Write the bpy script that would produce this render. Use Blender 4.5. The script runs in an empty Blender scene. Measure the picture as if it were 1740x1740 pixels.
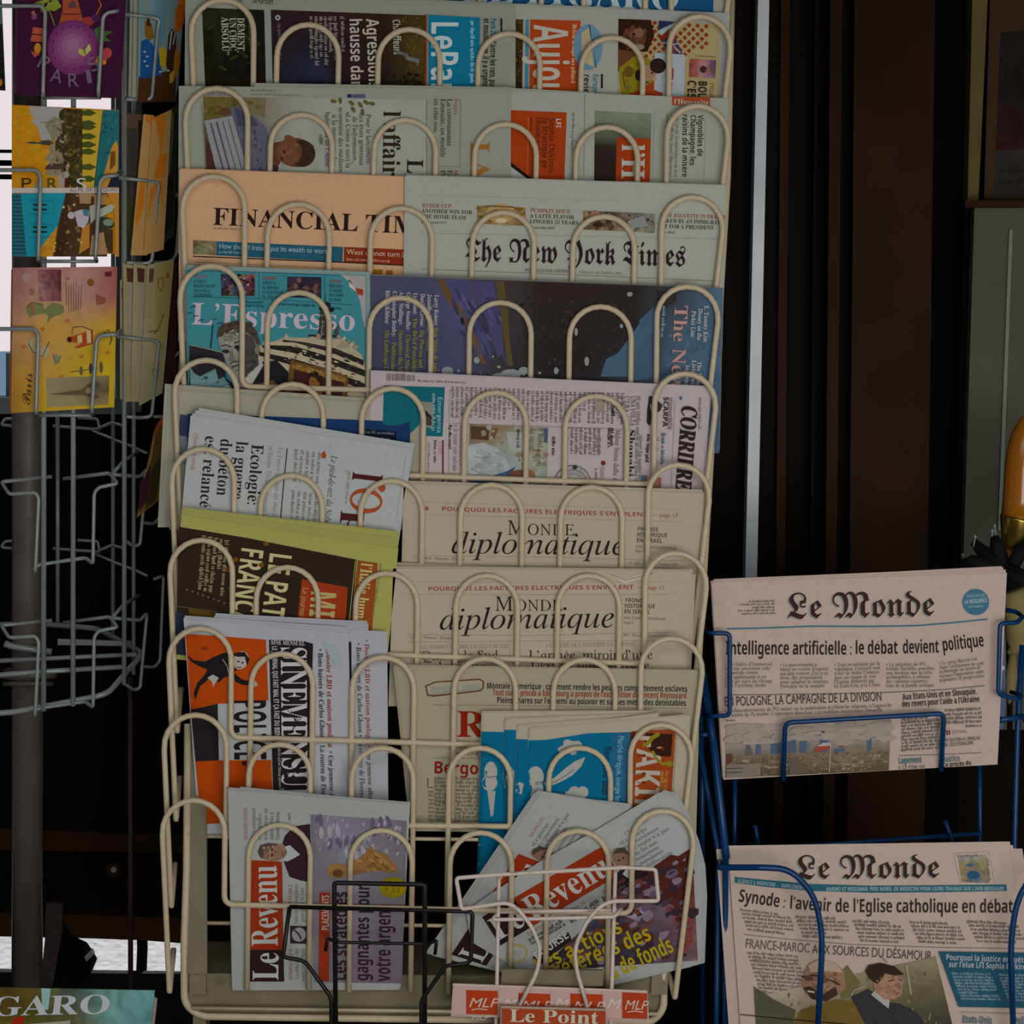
import bpy, math, random
import numpy as np
from mathutils import Vector, Matrix, Euler
from mathutils.geometry import tessellate_polygon
SC = bpy.context.scene
# ---------------------------------------------------------------- camera, world, lights, exposure
FPX = 3600.0
CAM = np.array((0.0, -2.4, 0.90))
ROT = Euler((math.radians(85.0), 0, 0)).to_matrix() @ Matrix.Rotation(math.radians(0.8), 3, 'Z')
RM = np.array(ROT)
cd = bpy.data.cameras.new('camera'); cam = bpy.data.objects.new('camera', cd)
SC.collection.objects.link(cam); SC.camera = cam
cam.location = CAM.tolist(); cam.rotation_euler = ROT.to_euler()
cd.sensor_width = 36.0; cd.lens = 36.0 * FPX / 1740.0; cd.clip_start = 0.05; cd.clip_end = 60
w = bpy.data.worlds.new('overcast_sky'); SC.world = w; w.use_nodes = True
bg = w.node_tree.nodes['Background']; bg.inputs[0].default_value = (0.74, 0.86, 1.0, 1); bg.inputs[1].default_value = 0.05

def area(name, loc, aim, sx, sy, energy, col):
    l = bpy.data.lights.new(name, 'AREA'); l.shape = 'RECTANGLE'; l.size = sx; l.size_y = sy
    l.energy = energy; l.color = col
    o = bpy.data.objects.new(name, l); SC.collection.objects.link(o); o.location = loc
    o.rotation_euler = (Vector(aim) - Vector(loc)).to_track_quat('-Z', 'Y').to_euler()
    return o
area('street_daylight', (-0.4, -4.2, 2.7), (0.05, 0, 0.6), 3.4, 1.8, 30, (0.93, 0.99, 1.0))
area('pavement_bounce', (0.75, -3.0, 0.55), (0.15, 0, 0.60), 1.6, 0.9, 24, (1.0, 0.97, 0.92))
area('warm_street_bounce', (2.6, -2.4, 1.2), (0.5, 0, 0.7), 1.4, 1.6, 3, (1.0, 0.80, 0.72))
sun = bpy.data.lights.new('sun', 'SUN'); sun.energy = 5.0; sun.angle = 0.02; sun.color = (1.0, 0.95, 0.92)
so = bpy.data.objects.new('sun', sun); SC.collection.objects.link(so)
so.rotation_euler = Vector((-0.15, -0.55, -0.82)).to_track_quat('-Z', 'Y').to_euler()
vs = SC.view_settings; vs.view_transform = 'Standard'; vs.look = 'None'; vs.exposure = 0.0; vs.gamma = 1.0
vs.use_curve_mapping = False
try:
    SC.cycles.max_bounces = 6; SC.cycles.diffuse_bounces = 3; SC.cycles.glossy_bounces = 2; SC.cycles.transparent_max_bounces = 4
except Exception: pass

# ---------------------------------------------------------------- helpers
KALB = 2.0
def lin(c):
    c = np.asarray(c, float) / 255.0
    return np.where(c <= 0.04045, c / 12.92, ((c + 0.055) / 1.055) ** 2.4)
def alb(c): return np.clip(lin(c) * KALB, 0.0, 0.9)
DULL = 0.24
def ink(c):
    """printing ink on newsprint: strong colours come out duller than plain greys"""
    c = np.asarray(c, float); mx = max(float(c.max()), 1.0); sat = (mx - float(c.min())) / mx
    return alb(c * (1 - DULL * min(1.0, max(0.0, (sat - 0.3) / 0.5)) * min(1.0, max(0.0, (mx - 60) / 60))))
def W(px, py, Y):
    """a point of the photograph's view at the world depth Y"""
    px = np.asarray(px, float); py = np.asarray(py, float); Y = np.asarray(Y, float)
    d = np.stack([(px - 870) / FPX, (870 - py) / FPX, -np.ones_like(px)], -1) @ RM.T
    t = (Y - CAM[1]) / d[..., 1]
    return CAM + d * t[..., None]
def w1(px, py, Y): return W([px], [py], [Y])[0]
def pxm(Y): return (Y + 2.4) / FPX        # metres per pixel at depth Y

def mat(name, col=None, rough=0.85, metal=0.0, noise=0.06, nscale=60.0, attr=False, spec=0.3, bump=0.0, emit=None, es=1.0, stain=None, vert=False):
    m = bpy.data.materials.new(name); m.use_nodes = True; nt = m.node_tree; b = nt.nodes['Principled BSDF']
    b.inputs['Roughness'].default_value = rough; b.inputs['Metallic'].default_value = metal
    b.inputs['Specular IOR Level'].default_value = spec
    tc = nt.nodes.new('ShaderNodeTexCoord'); nz = nt.nodes.new('ShaderNodeTexNoise')
    nz.inputs['Scale'].default_value = nscale; nz.inputs['Detail'].default_value = 5
    if vert:
        mp = nt.nodes.new('ShaderNodeMapping'); mp.inputs['Scale'].default_value = (1, 1, 0.06)
        nt.links.new(tc.outputs['Object'], mp.inputs[0]); nt.links.new(mp.outputs[0], nz.inputs['Vector'])
    else: nt.links.new(tc.outputs['Object'], nz.inputs['Vector'])
    hv = nt.nodes.new('ShaderNodeMapRange'); hv.inputs[1].default_value = 0.25; hv.inputs[2].default_value = 0.75
    hv.inputs[3].default_value = 1 - noise; hv.inputs[4].default_value = 1 + noise
    nt.links.new(nz.outputs[0], hv.inputs[0])
    mx = nt.nodes.new('ShaderNodeVectorMath'); mx.operation = 'MULTIPLY'
    if attr:
        at = nt.nodes.new('ShaderNodeAttribute'); at.attribute_name = 'ink'; nt.links.new(at.outputs['Color'], mx.inputs[0])
    else: mx.inputs[0].default_value = tuple(col)
    nt.links.new(hv.outputs[0], mx.inputs[1]); out = mx.outputs[0]
    if stain is not None:
        n2 = nt.nodes.new('ShaderNodeTexNoise'); n2.inputs['Scale'].default_value = stain[1]; n2.inputs['Detail'].default_value = 6
        nt.links.new(tc.outputs['Object'], n2.inputs['Vector'])
        rp = nt.nodes.new('ShaderNodeMapRange'); rp.inputs[1].default_value = stain[2]; rp.inputs[2].default_value = stain[2] + 0.12
        nt.links.new(n2.outputs[0], rp.inputs[0])
        mm = nt.nodes.new('ShaderNodeMix'); mm.data_type = 'RGBA'; nt.links.new(rp.outputs[0], mm.inputs[0])
        nt.links.new(out, mm.inputs[6]); mm.inputs[7].default_value = (*stain[0], 1); out = mm.outputs[2]
    nt.links.new(out, b.inputs['Base Color'])
    if bump:
        bp = nt.nodes.new('ShaderNodeBump'); bp.inputs['Strength'].default_value = bump; bp.inputs['Distance'].default_value = 0.001
        nt.links.new(nz.outputs[0], bp.inputs['Height']); nt.links.new(bp.outputs[0], b.inputs['Normal'])
    if emit is not None:
        b.inputs['Emission Color'].default_value = (*emit, 1); b.inputs['Emission Strength'].default_value = es
    return m
M_NEWS = mat('printed_newsprint', attr=True, rough=0.95, noise=0.045, nscale=180, spec=0.1, bump=0.12)
M_GLOSS = mat('printed_gloss_paper', attr=True, rough=0.5, noise=0.03, nscale=90, spec=0.10)
M_CREAM = mat('cream_enamel_wire', alb((162, 149, 125)), rough=0.42, noise=0.07, nscale=140, spec=0.4, stain=((0.16, 0.09, 0.05), 60, 0.70))
M_TRAY = mat('cream_sheet_metal', alb((98, 92, 72)), rough=0.5, noise=0.12, nscale=25, spec=0.3, stain=((0.10, 0.045, 0.02), 16, 0.66))
M_BLUE = mat('blue_enamel_wire', alb((4, 44, 84)), rough=0.35, noise=0.08, nscale=120, spec=0.45)
M_BLACK = mat('black_enamel_wire', (0.012, 0.009, 0.008), rough=0.4, noise=0.2, nscale=120, spec=0.4)
M_WHITEW = mat('white_chipped_enamel_wire', alb((172, 160, 152)), rough=0.4, noise=0.08, nscale=150, spec=0.4, stain=((0.12, 0.06, 0.04), 90, 0.68))
M_ZINC = mat('zinc_grey_wire', alb((112, 118, 116)), rough=0.3, noise=0.1, nscale=80, metal=0.1, spec=0.6)
M_POLE = mat('grey_steel_tube', alb((72, 67, 61)), rough=0.45, noise=0.10, nscale=30, metal=0.0, spec=0.4)
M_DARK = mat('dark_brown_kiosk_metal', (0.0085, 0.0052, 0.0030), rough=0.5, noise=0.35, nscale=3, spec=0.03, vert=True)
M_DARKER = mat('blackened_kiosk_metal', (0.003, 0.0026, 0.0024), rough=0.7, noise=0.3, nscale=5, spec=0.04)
M_BROWN = mat('brown_kiosk_door_panel', (0.040, 0.0175, 0.0070), rough=0.45, noise=0.45, nscale=4, spec=0.04)
M_ALU = mat('bare_aluminium_trim', (0.80, 0.88, 0.94), rough=0.32, noise=0.22, nscale=10, spec=0.5, metal=0.0, vert=False)
M_GREY = mat('grey_green_cabinet_paint', alb((66, 66, 55)), rough=0.7, noise=0.08, nscale=12)
M_OCHRE = mat('ochre_frame_paint', alb((72, 62, 22)), rough=0.6, noise=0.2, nscale=14)
M_ASPH = mat('speckled_pavement', (0.42, 0.43, 0.45), rough=0.95, noise=0.35, nscale=70, stain=((0.03, 0.03, 0.035), 90, 0.66), bump=0.6)

# letter outlines, taken from Blender's own built-in text object (plain, bold, serif, italic, blackletter, script)
GLY = {}
def text_outlines(body):
    c = bpy.data.curves.new('lettering', 'FONT'); c.body = body; c.size = 1
    o = bpy.data.objects.new('lettering', c); SC.collection.objects.link(o)
    dg = bpy.context.evaluated_depsgraph_get(); dg.update(); ev = o.evaluated_get(dg); cu = ev.to_curve(dg); out = []
    for sp in cu.splines:
        pts = []; bp = sp.bezier_points; n = len(bp)
        for i in range(n):
            a = bp[i]; b = bp[(i + 1) % n]; p = [np.array(q[:2]) for q in (a.co, a.handle_right, b.handle_left, b.co)]
            d = p[3] - p[0]; L = math.hypot(*d); dev = max(abs((q - p[0])[0] * d[1] - (q - p[0])[1] * d[0]) / L for q in p[1:3]) if L > 1e-6 else 0
            k = 1 if dev < .004 else 2 if dev < .02 else 3 if dev < .08 else 4
            for j in range(k):
                t = j / k; u = 1 - t; q = p[0] * u ** 3 + p[1] * 3 * u * u * t + p[2] * 3 * u * t * t + p[3] * t ** 3
                if not pts or abs(pts[-1] - q).sum() > .004: pts.append(q)
        if len(pts) > 2: out.append(np.array(pts))
    ev.to_curve_clear(); bpy.data.objects.remove(o); bpy.data.curves.remove(c); return out
H0 = text_outlines('H')[0][:, 0].min()
CAPS = 'ABCDEFGHIJKLMNOPQRSTUVWXYZ'; LOWS = CAPS.lower(); DIGS = '0123456789'
def letters(st, pairs):
    for ch, code in pairs:
        o = text_outlines(chr(code) + 'H'); GLY[(st, ch)] = [o[-1][:, 0].min() - H0, o[:-1], None]
def run(chars, code): return [(c, code + (ord(c) - (65 if c.isupper() else 97 if c.islower() else 48))) for c in chars]
letters('s', [(c, ord(c)) for c in CAPS + LOWS + DIGS + "éèàêçôùûîâÉÈÀÊëï«»’”\",.:;!?-–—•*/&()+€"])
letters('b', run(CAPS, 0x1D5D4) + run(LOWS, 0x1D5EE) + run(DIGS, 0x1D7EC))
letters('r', run(CAPS, 0x1D400) + run(LOWS, 0x1D41A))
letters('i', run(CAPS, 0x1D434) + [(c, n) for c, n in run(LOWS, 0x1D44E) if c != 'h'] + [('h', 0x210E)])
letters('f', run('LMTNY', 0x1D56C) + run('ondehwrkims', 0x1D586))
letters('c', run('P', 0x1D4D0) + run('aris', 0x1D4EA))

MARK = {'\u0301': [(-.02, .0), (.10, .12), (.16, .12), (.04, .0)], '\u0300': [(.02, .0), (-.10, .12), (-.16, .12), (-.04, .0)],
        '\u0302': [(-.14, 0), (-.03, .12), (.03, .12), (.14, 0), (.08, 0), (0, .07), (-.08, 0)],
        '\u0308': [(-.12, .01), (-.12, .09), (-.04, .09), (-.04, .01)], '\u0327': [(-.03, -.72), (.03, -.72), (.07, -.86), (-.07, -.9), (-.02, -.82)]}
import unicodedata
def glyph(st, ch):
    """advance, vertices, triangles of one letter (em units)"""
    base = {'u': 'i', 'o': 'b'}.get(st, st)
    key = (base, ch)
    if key not in GLY:
        nf = unicodedata.normalize('NFD', ch)
        if len(nf) > 1 and (base, nf[0]) in GLY:
            a, lp, _ = GLY[(base, nf[0])]
            xs = np.concatenate(lp); cx = (xs[:, 0].min() + xs[:, 0].max()) / 2; top = xs[:, 1].max() + 0.03
            mk = [np.array(MARK.get(nf[1], MARK['\u0301'])) + (cx, top if nf[1] != '\u0327' else 0.72)]
            if nf[1] == '\u0308': mk.append(mk[0] + (0.16, 0))
            GLY[key] = [a, lp + mk, None]
        elif ('s', ch) in GLY: GLY[key] = GLY[('s', ch)]
        else: GLY[key] = [0.28, [], None]
    g = GLY[key]
    if g[2] is None:
        if g[1]:
            vs_, tris = fill_loops(g[1]); g[2] = (vs_, tris)
        else: g[2] = (np.zeros((0, 2)), np.zeros((0, 3), int))
    return g[0], g[2][0], g[2][1]

def inside(p, l):
    x, y = p; a = l; b = np.roll(l, -1, 0); c = (a[:, 1] > y) != (b[:, 1] > y)
    if not c.any(): return False
    a, b = a[c], b[c]; return bool((x < (b[:, 0] - a[:, 0]) * (y - a[:, 1]) / (b[:, 1] - a[:, 1]) + a[:, 0]).sum() % 2)
def fill_loops(loops):
    """fill outlines, each with only the holes that lie inside it"""
    par = [[j for j in range(len(loops)) if j != i and inside(loops[i][0] * .999 + loops[i][1] * .001, loops[j])] for i in range(len(loops))]
    V = []; F = []; n = 0
    for i, l in enumerate(loops):
        if len(par[i]) % 2: continue
        ls = [l] + [loops[j] for j in range(len(loops)) if len(par[j]) == len(par[i]) + 1 and i in par[j]]
        t = tessellate_polygon([[Vector((x, y, 0)) for x, y in q] for q in ls]); V += ls
        F += [[k + n for k in q] for q in t]; n += sum(len(q) for q in ls)
    return np.concatenate(V), np.array(F, int).reshape(-1, 3)

class MB:
    """collects coloured geometry, links it as one mesh object"""
    def __init__(s): s.v = []; s.f = []; s.c = []; s.n = 0; s.sm = []
    def add(s, verts, faces, cols, smooth=False):
        """cols: one rgb for all, or one rgb per vertex"""
        verts = np.asarray(verts, float); s.v.append(verts); cols = np.asarray(cols, float)
        for f in faces:
            s.f.append([int(i) + s.n for i in f]); s.sm.append(smooth)
            s.c.append(np.repeat(cols[None], len(f), 0) if cols.ndim == 1 else cols[list(f)])
        s.n += len(verts)
    def build(s, name, m, parent=None, **kw):
        v = np.concatenate(s.v)
        if parent is not None: v = v - ORG[parent.name]
        me = bpy.data.meshes.new(name); me.from_pydata(v.tolist(), [], s.f)
        me.polygons.foreach_set('use_smooth', s.sm)
        if s.c and m in (M_NEWS, M_GLOSS):
            c = np.concatenate(s.c); a = me.color_attributes.new('ink', 'FLOAT_COLOR', 'CORNER')
            a.data.foreach_set('color', np.concatenate([c, np.ones((len(c), 1))], 1).astype(np.float32).ravel())
        me.materials.append(m); me.update()
        o = bpy.data.objects.new(name, me); SC.collection.objects.link(o)
        if parent is not None: o.parent = parent; ORG[o.name] = ORG[parent.name]
        for k, x in kw.items(): o[k] = x
        return o
ORG = {}
def thing(name, label, cat, org, group=None):
    o = bpy.data.objects.new(name, None); SC.collection.objects.link(o); o.empty_display_size = 0.02
    o.location = tuple(float(x) for x in org); ORG[o.name] = np.array(org, float)
    o['label'] = label; o['category'] = cat
    if group: o['group'] = group
    return o

def tube(mb, pts, r, seg=8, col=(0.5, 0.5, 0.5), cap=True, flat=None):
    P = np.asarray(pts, float); n = len(P); T = np.gradient(P, axis=0); T /= np.linalg.norm(T, axis=1)[:, None] + 1e-12
    u = np.cross(T[0], (0, 0, 1.0)); 
    if np.linalg.norm(u) < 0.2: u = np.cross(T[0], (0, 1.0, 0))
    u /= np.linalg.norm(u); R = np.broadcast_to(np.asarray(r, float), (n,)); vv = []
    a = np.arange(seg) * 2 * math.pi / seg
    for i in range(n):
        u = u - T[i] * u.dot(T[i]); u /= np.linalg.norm(u) + 1e-12; b = np.cross(T[i], u)
        vv.append(P[i] + R[i] * (np.cos(a)[:, None] * u + np.sin(a)[:, None] * b))
    f = [(i * seg + j, i * seg + (j + 1) % seg, (i + 1) * seg + (j + 1) % seg, (i + 1) * seg + j) for i in range(n - 1) for j in range(seg)]
    if cap: f += [tuple(range(seg))[::-1], tuple((n - 1) * seg + j for j in range(seg))]
    mb.add(np.concatenate(vv), f, col, True)
def fillet(P, rad, k=5):
    """round the corners of a (px, py, depth) polyline; rad in px"""
    P = [np.array((p[0], p[1], p[2] * 1500.0)) for p in P]; out = [P[0]]
    for i in range(1, len(P) - 1):
        a, b, c = P[i - 1], P[i], P[i + 1]; r = P_r(rad, i)
        d1 = a - b; d2 = c - b; l1 = np.linalg.norm(d1); l2 = np.linalg.norm(d2)
        r = min(r, 0.48 * l1, 0.48 * l2)
        if r < 0.5: out.append(b); continue
        s = b + d1 / l1 * r; e = b + d2 / l2 * r
        for t in np.linspace(0, 1, k + 1): out.append(s * (1 - t) ** 2 + 2 * t * (1 - t) * b + e * t * t)
    out.append(P[-1]); q = np.array(out); q[:, 2] /= 1500.0; return q
def P_r(rad, i): return rad[i] if isinstance(rad, (list, tuple)) else rad
def wire(mb, P, wpx, rad=10, seg=8):
    """a round wire through (px, py, depth) points, wpx wide in px"""
    q = fillet(P, rad) if len(P) > 2 else np.array(P, float)
    tube(mb, W(q[:, 0], q[:, 1], q[:, 2]), pxm(float(q[:, 2].mean())) * wpx / 2, seg)
def arch(cx, cy, hw, yb, Y, lean=0.0, rise=None, n=12):
    """hairpin: left foot, over the top, right foot"""
    rise = rise or hw; p = [(cx - hw - lean * (yb - cy), yb, Y)]
    for a in np.linspace(math.pi, 0, n): p.append((cx + hw * math.cos(a), cy + rise - rise * math.sin(a), Y))
    p.append((cx + hw - lean * (yb - cy), yb, Y)); return p
def wire_raw(mb, P, wpx, seg=8):
    q = np.array(P, float); tube(mb, W(q[:, 0], q[:, 1], q[:, 2]), pxm(float(q[:, 2].mean())) * wpx / 2, seg)
def slab(mb, pts, Y, th, col=(.5, .5, .5)):
    """a board with the outline pts (px) standing at depth Y, th metres thick"""
    pts = [tuple(p) for p in pts]; n = len(pts); a = np.array(pts, float)
    Yv = np.array([Y(x, y) if callable(Y) else Y for x, y in pts])
    A = W(a[:, 0], a[:, 1], Yv); B = A + (0, th, 0)
    tr = tessellate_polygon([[Vector((x, y, 0)) for x, y in pts]])
    f = [tuple(t) for t in tr] + [tuple(n + i for i in t[::-1]) for t in tr] + [(i, (i + 1) % n, n + (i + 1) % n, n + i) for i in range(n)]
    mb.add(np.concatenate([A, B]), f, col)
def bil(q, u, v):
    q = np.array(q, float); return q[0] * (1 - u) * (1 - v) + q[1] * u * (1 - v) + q[2] * u * v + q[3] * (1 - u) * v

def bil4(q): return [bil(q, u, v) for u, v in ((.08, .12), (.92, .12), (.92, .9), (.08, .9))]

class Page:
    """a printed sheet: drawing calls take photograph pixels, and lie on the sheet's own curved surface"""
    def __init__(s, quad, Y, col, th=0.0006, tilt=0.0, bend=None, nx=44, ny=16, xf=None, amp=0.0005, sheet=True, outline=None):
        s.q = quad; s.Y0 = Y; s.col = ink(col); s.mb = MB(); s.k = 0; s.xf = xf; s.tilt = tilt; s.bend = bend; s.th = th; s.amp = amp
        s.y0 = min(p[1] for p in quad); s.seed = int(quad[0][0] * 7 + quad[0][1]); s.big = bend is not None
        if bend is None: nx, ny = 8, 5
        if sheet and outline: slab(s.mb, outline, lambda x, y: float(s.Yf(x, y)), th, s.col)
        elif sheet: s.sheet(quad, 0.0, s.col, nx, ny)
    def Yf(s, x, y):
        x = np.asarray(x, float); y = np.asarray(y, float)
        r = s.Y0 - s.tilt * (y - s.y0) / 1500.0
        return r if s.bend is None else r + s.bend(x, y) + s.amp * np.sin(x / 61.0 + s.seed) * np.cos(y / 83.0 + s.seed * .7)
    def sheet(s, quad, dY, col, nx, ny, mb=None):
        mb = mb or s.mb; g = np.array([bil(quad, i / nx, j / ny) for j in range(ny + 1) for i in range(nx + 1)])
        Yv = s.Yf(g[:, 0], g[:, 1]) + dY; A = W(g[:, 0], g[:, 1], Yv); B = A + (0, s.th, 0); n = len(A); I = lambda i, j: j * (nx + 1) + i
        f = [(I(i, j), I(i, j + 1), I(i + 1, j + 1), I(i + 1, j)) for j in range(ny) for i in range(nx)]
        f += [tuple(n + k for k in q[::-1]) for q in f]
        rim = [I(i, 0) for i in range(nx)] + [I(nx, j) for j in range(ny)] + [I(i, ny) for i in range(nx, 0, -1)] + [I(0, j) for j in range(ny, 0, -1)]
        f += [(a, rim[(k + 1) % len(rim)], n + rim[(k + 1) % len(rim)], n + a) for k, a in enumerate(rim)]
        mb.add(np.concatenate([A, B]), f, col, False)
    def put(s, pts, tris, cols, lift=None, step=None):
        pts = np.asarray(pts, float)
        if s.xf: pts = np.array([s.xf(x, y) for x, y in pts])
        if lift is None: s.k += 1; lift = 0.00015 + 0.000018 * s.k + (0.0004 if s.big else 0)
        if step: lift = lift + step[1] * (np.arange(len(pts)) // step[0])
        elif s.big: pts, tris, cols = split(pts, tris, np.asarray(cols, float))
        s.mb.add(W(pts[:, 0], pts[:, 1], s.Yf(pts[:, 0], pts[:, 1]) - lift), tris, cols)
    def P(s, pts, col):
        tr = tessellate_polygon([[Vector((x, y, 0)) for x, y in pts]]); s.put(pts, [tuple(t) for t in tr], ink(col))
    def R(s, x0, y0, x1, y1, col): s.P([(x0, y0), (x1, y0), (x1, y1), (x0, y1)], col)
    def E(s, cx, cy, rx, ry, col, rot=0.0, n=22, a0=0, a1=360):
        c, d = math.cos(math.radians(rot)), math.sin(math.radians(rot)); p = []
        for k in range(n):
            a = math.radians(a0 + (a1 - a0) * k / (n if a1 - a0 == 360 else n - 1)); x, y = rx * math.cos(a), ry * math.sin(a)
            p.append((cx + x * c - y * d, cy + x * d + y * c))
        s.P(p, col)
    def L(s, pts, wd, col):
        a = np.array(pts, float); t = np.gradient(a, axis=0); t /= np.linalg.norm(t, axis=1)[:, None]; nn = np.stack([-t[:, 1], t[:, 0]], 1) * wd / 2
        n = len(a); s.put(np.concatenate([a + nn, a - nn]), [(i, i + 1, n + i + 1, n + i) if not s.big else (i, i + 1, n + i) for i in range(n - 1)] + ([(i + 1, n + i + 1, n + i) for i in range(n - 1)] if s.big else []), ink(col))
    def G(s, quad, cols, nx=12, ny=8, noise=0.12, seed=1, fine=0.5):
        """a small printed picture: blurred blocks of colour"""
        rg = np.random.RandomState(seed); C = np.array([[ink(c) / KALB for c in r] for r in cols]); h, wd = C.shape[:2]
        pts = []; cc = []
        lo = rg.rand(7, 7)
        for j in range(ny + 1):
            for i in range(nx + 1):
                u, v = i / nx, j / ny; pts.append(bil(quad, u, v)); x, y = u * (wd - 1), v * (h - 1); a, b = min(int(x), max(wd - 2, 0)), min(int(y), max(h - 2, 0)); fx, fy = x - a, y - b
                a1, b1 = min(a + 1, wd - 1), min(b + 1, h - 1)
                c = (C[b, a] * (1 - fx) + C[b, a1] * fx) * (1 - fy) + (C[b1, a] * (1 - fx) + C[b1, a1] * fx) * fy
                l = lo[int(v * 5.99), int(u * 5.99)] * (1 - fine) + rg.rand() * fine
                cc.append(np.clip(c * KALB * (1 + noise * 4 * (l - 0.5)) + noise * 0.02 * (rg.rand(3) - 0.5), 0.001, 0.9))
        f = [(j * (nx + 1) + i, (j + 1) * (nx + 1) + i, (j + 1) * (nx + 1) + i + 1, j * (nx + 1) + i + 1) for j in range(ny) for i in range(nx)]
        if s.big: f = [t for q in f for t in ((q[0], q[1], q[2]), (q[0], q[2], q[3]))]
        s.put(pts, f, np.array(cc))
    def T(s, txt, st, x0, y0, x1, y1, h, col, slant=0.0):
        """a line of lettering from (x0,y0) to (x1,y1) along its baseline, capitals h px tall"""
        col = ink(col); d = np.array((x1 - x0, y1 - y0), float); Ln = np.linalg.norm(d); d /= Ln; up = np.array((d[1], -d[0]))
        pen = 0.0; pv = []; pf = []; n = 0; sy = h / 0.70
        for ch in txt:
            adv, v, t = glyph(st, ch)
            if len(v):
                v = v + (pen, 0)
                if st == 'u': v = v - np.stack([v[:, 1] * 0.27 - 0.07, 0 * v[:, 1]], 1)
                if slant: v = v + np.stack([v[:, 1] * slant, 0 * v[:, 1]], 1)
                pv.append(v); pf.append(t + n); n += len(v)
            pen += adv
        if not pv: return
        v = np.concatenate(pv); sx = Ln / max(pen, 1e-6)
        if st == 'o': v = v
        pts = np.array((x0, y0)) + v[:, :1] * sx * d + v[:, 1:] * sy * up
        s.put(pts, np.concatenate(pf).tolist(), col)
    def B(s, o, u, v, n, col, h=None, seed=0, fill=0.93):
        """n lines of small unreadable copy: o corner, u along a line, v across all lines"""
        rg = random.Random(seed + int(o[0] * 3 + o[1])); o = np.array(o, float); u = np.array(u, float); v = np.array(v, float)
        Lu = np.linalg.norm(u); ud = u / Lu; pitch = np.linalg.norm(v) / max(n, 1); vd = v / np.linalg.norm(v); h = h or pitch * 0.5
        cw = h * 0.62; pts = []; f = []
        for k in range(n):
            x = 0.0; end = Lu * (1 if rg.random() < fill else rg.uniform(.4, .9)); y = (k + 0.75) * pitch
            while x < end - cw:
                for _ in range(rg.randint(2, 9)):
                    if x > end - cw: break
                    t = 1.0 if rg.random() < .7 else 1.45; dn = 0.35 if rg.random() < .1 else 0; ww = cw * rg.uniform(.45, .8)
                    b = len(pts)
                    for a, c in ((x, y + dn * h), (x + ww, y + dn * h), (x + ww, y - t * h), (x, y - t * h)): pts.append(o + ud * a + vd * c)
                    f += [(b, b + 1, b + 2), (b, b + 2, b + 3)]; x += cw
                x += cw * 0.8
        if pts: s.put(pts, f, ink(col))
    def S(s, quad, n, cols, r0, r1, seed=1, asp=1.0, rot=0.0, k=7):
        """loose dabs of ink scattered over a printed picture"""
        rg = random.Random(seed); pts = []; f = []; cc = []; ca, sa = math.cos(math.radians(rot)), math.sin(math.radians(rot))
        for _ in range(n):
            c = bil(quad, rg.random(), rg.random()); r = rg.uniform(r0, r1); b = len(pts); col = ink(rg.choice(cols)); ph = rg.random() * 6
            for j in range(k):
                a = ph + j * 6.2832 / k; q = r * rg.uniform(.6, 1.15); x, y = q * math.cos(a) * asp, q * math.sin(a); pts.append((c[0] + x * ca - y * sa, c[1] + x * sa + y * ca)); cc.append(col)
            f += [(b, b + j, b + j + 1) for j in range(1, k - 1)]
        s.put(pts, f, np.array(cc), step=(k, 4e-6)); s.k += n * 4e-6 / 1.8e-5
    def bars(s, x0, y0, x1, y1, n, col, seed=3):
        rg = random.Random(seed); x = x0; st = (x1 - x0) / n; pts = []; f = []
        for k in range(n):
            ww = st * rg.uniform(.25, .75); b = len(pts); pts += [(x, y0), (x + ww, y0), (x + ww, y1), (x, y1)]; f += [(b, b + 1, b + 2), (b, b + 2, b + 3)]; x += st
        s.put(pts, f, ink(col))

def split(pts, tris, cols, lim=9.0):
    """cut long triangles so that print follows a curved sheet"""
    pts = [np.array(p, float) for p in pts]; pv = cols.ndim == 2; cl = list(cols) if pv else None; out = []; cache = {}
    stack = [tuple(t) for t in tris]
    while stack:
        t = stack.pop(); l = [np.linalg.norm(pts[t[i]] - pts[t[(i + 1) % 3]]) for i in range(3)]; m = int(np.argmax(l))
        if l[m] <= lim: out.append(t); continue
        a, b, c = t[m], t[(m + 1) % 3], t[(m + 2) % 3]; key = (min(a, b), max(a, b))
        if key not in cache:
            cache[key] = len(pts); pts.append((pts[a] + pts[b]) / 2)
            if pv: cl.append((cl[a] + cl[b]) / 2)
        k = cache[key]; stack += [(a, k, c), (k, b, c)]
    return np.array(pts), out, (np.array(cl) if pv else cols)

def paper(page, name, label, cat='newspaper', group=None, inner=((0, -3, 0, -2),), dY=0.0009, gloss=False, icol=None, front='front_page'):
    """one newspaper or magazine: the printed front page and the pages folded behind it"""
    q = page.q; b = W([q[2][0], q[3][0]], [q[2][1], q[3][1]], [page.Yf(*q[2]), page.Yf(*q[3])]).mean(0)
    t = thing(name, label, cat, b, group); m = M_GLOSS if gloss else M_NEWS
    page.mb.build(front, m, t)
    ib = MB(); ic = ink(icol) if icol else page.col
    for k, (lx, ly, rx, ry) in enumerate(inner):
        qq = [(q[0][0] + lx, q[0][1] + ly), (q[1][0] + rx, q[1][1] + ry), (q[2][0] + rx, q[2][1] - 4), (q[3][0] + lx, q[3][1] - 4)]
        page.sheet(qq, dY * (k + 1), ic * (0.93 + 0.07 * ((k * 37) % 10) / 10), 24 if page.big else 10, 6, ib)
    if inner: ib.build('inner_pages', M_NEWS, t)
    return t
INK = (38, 30, 28); SOFT = (92, 86, 80); WHT = (172, 168, 160); RED = (150, 58, 40); ORG_ = (196, 78, 28)
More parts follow.
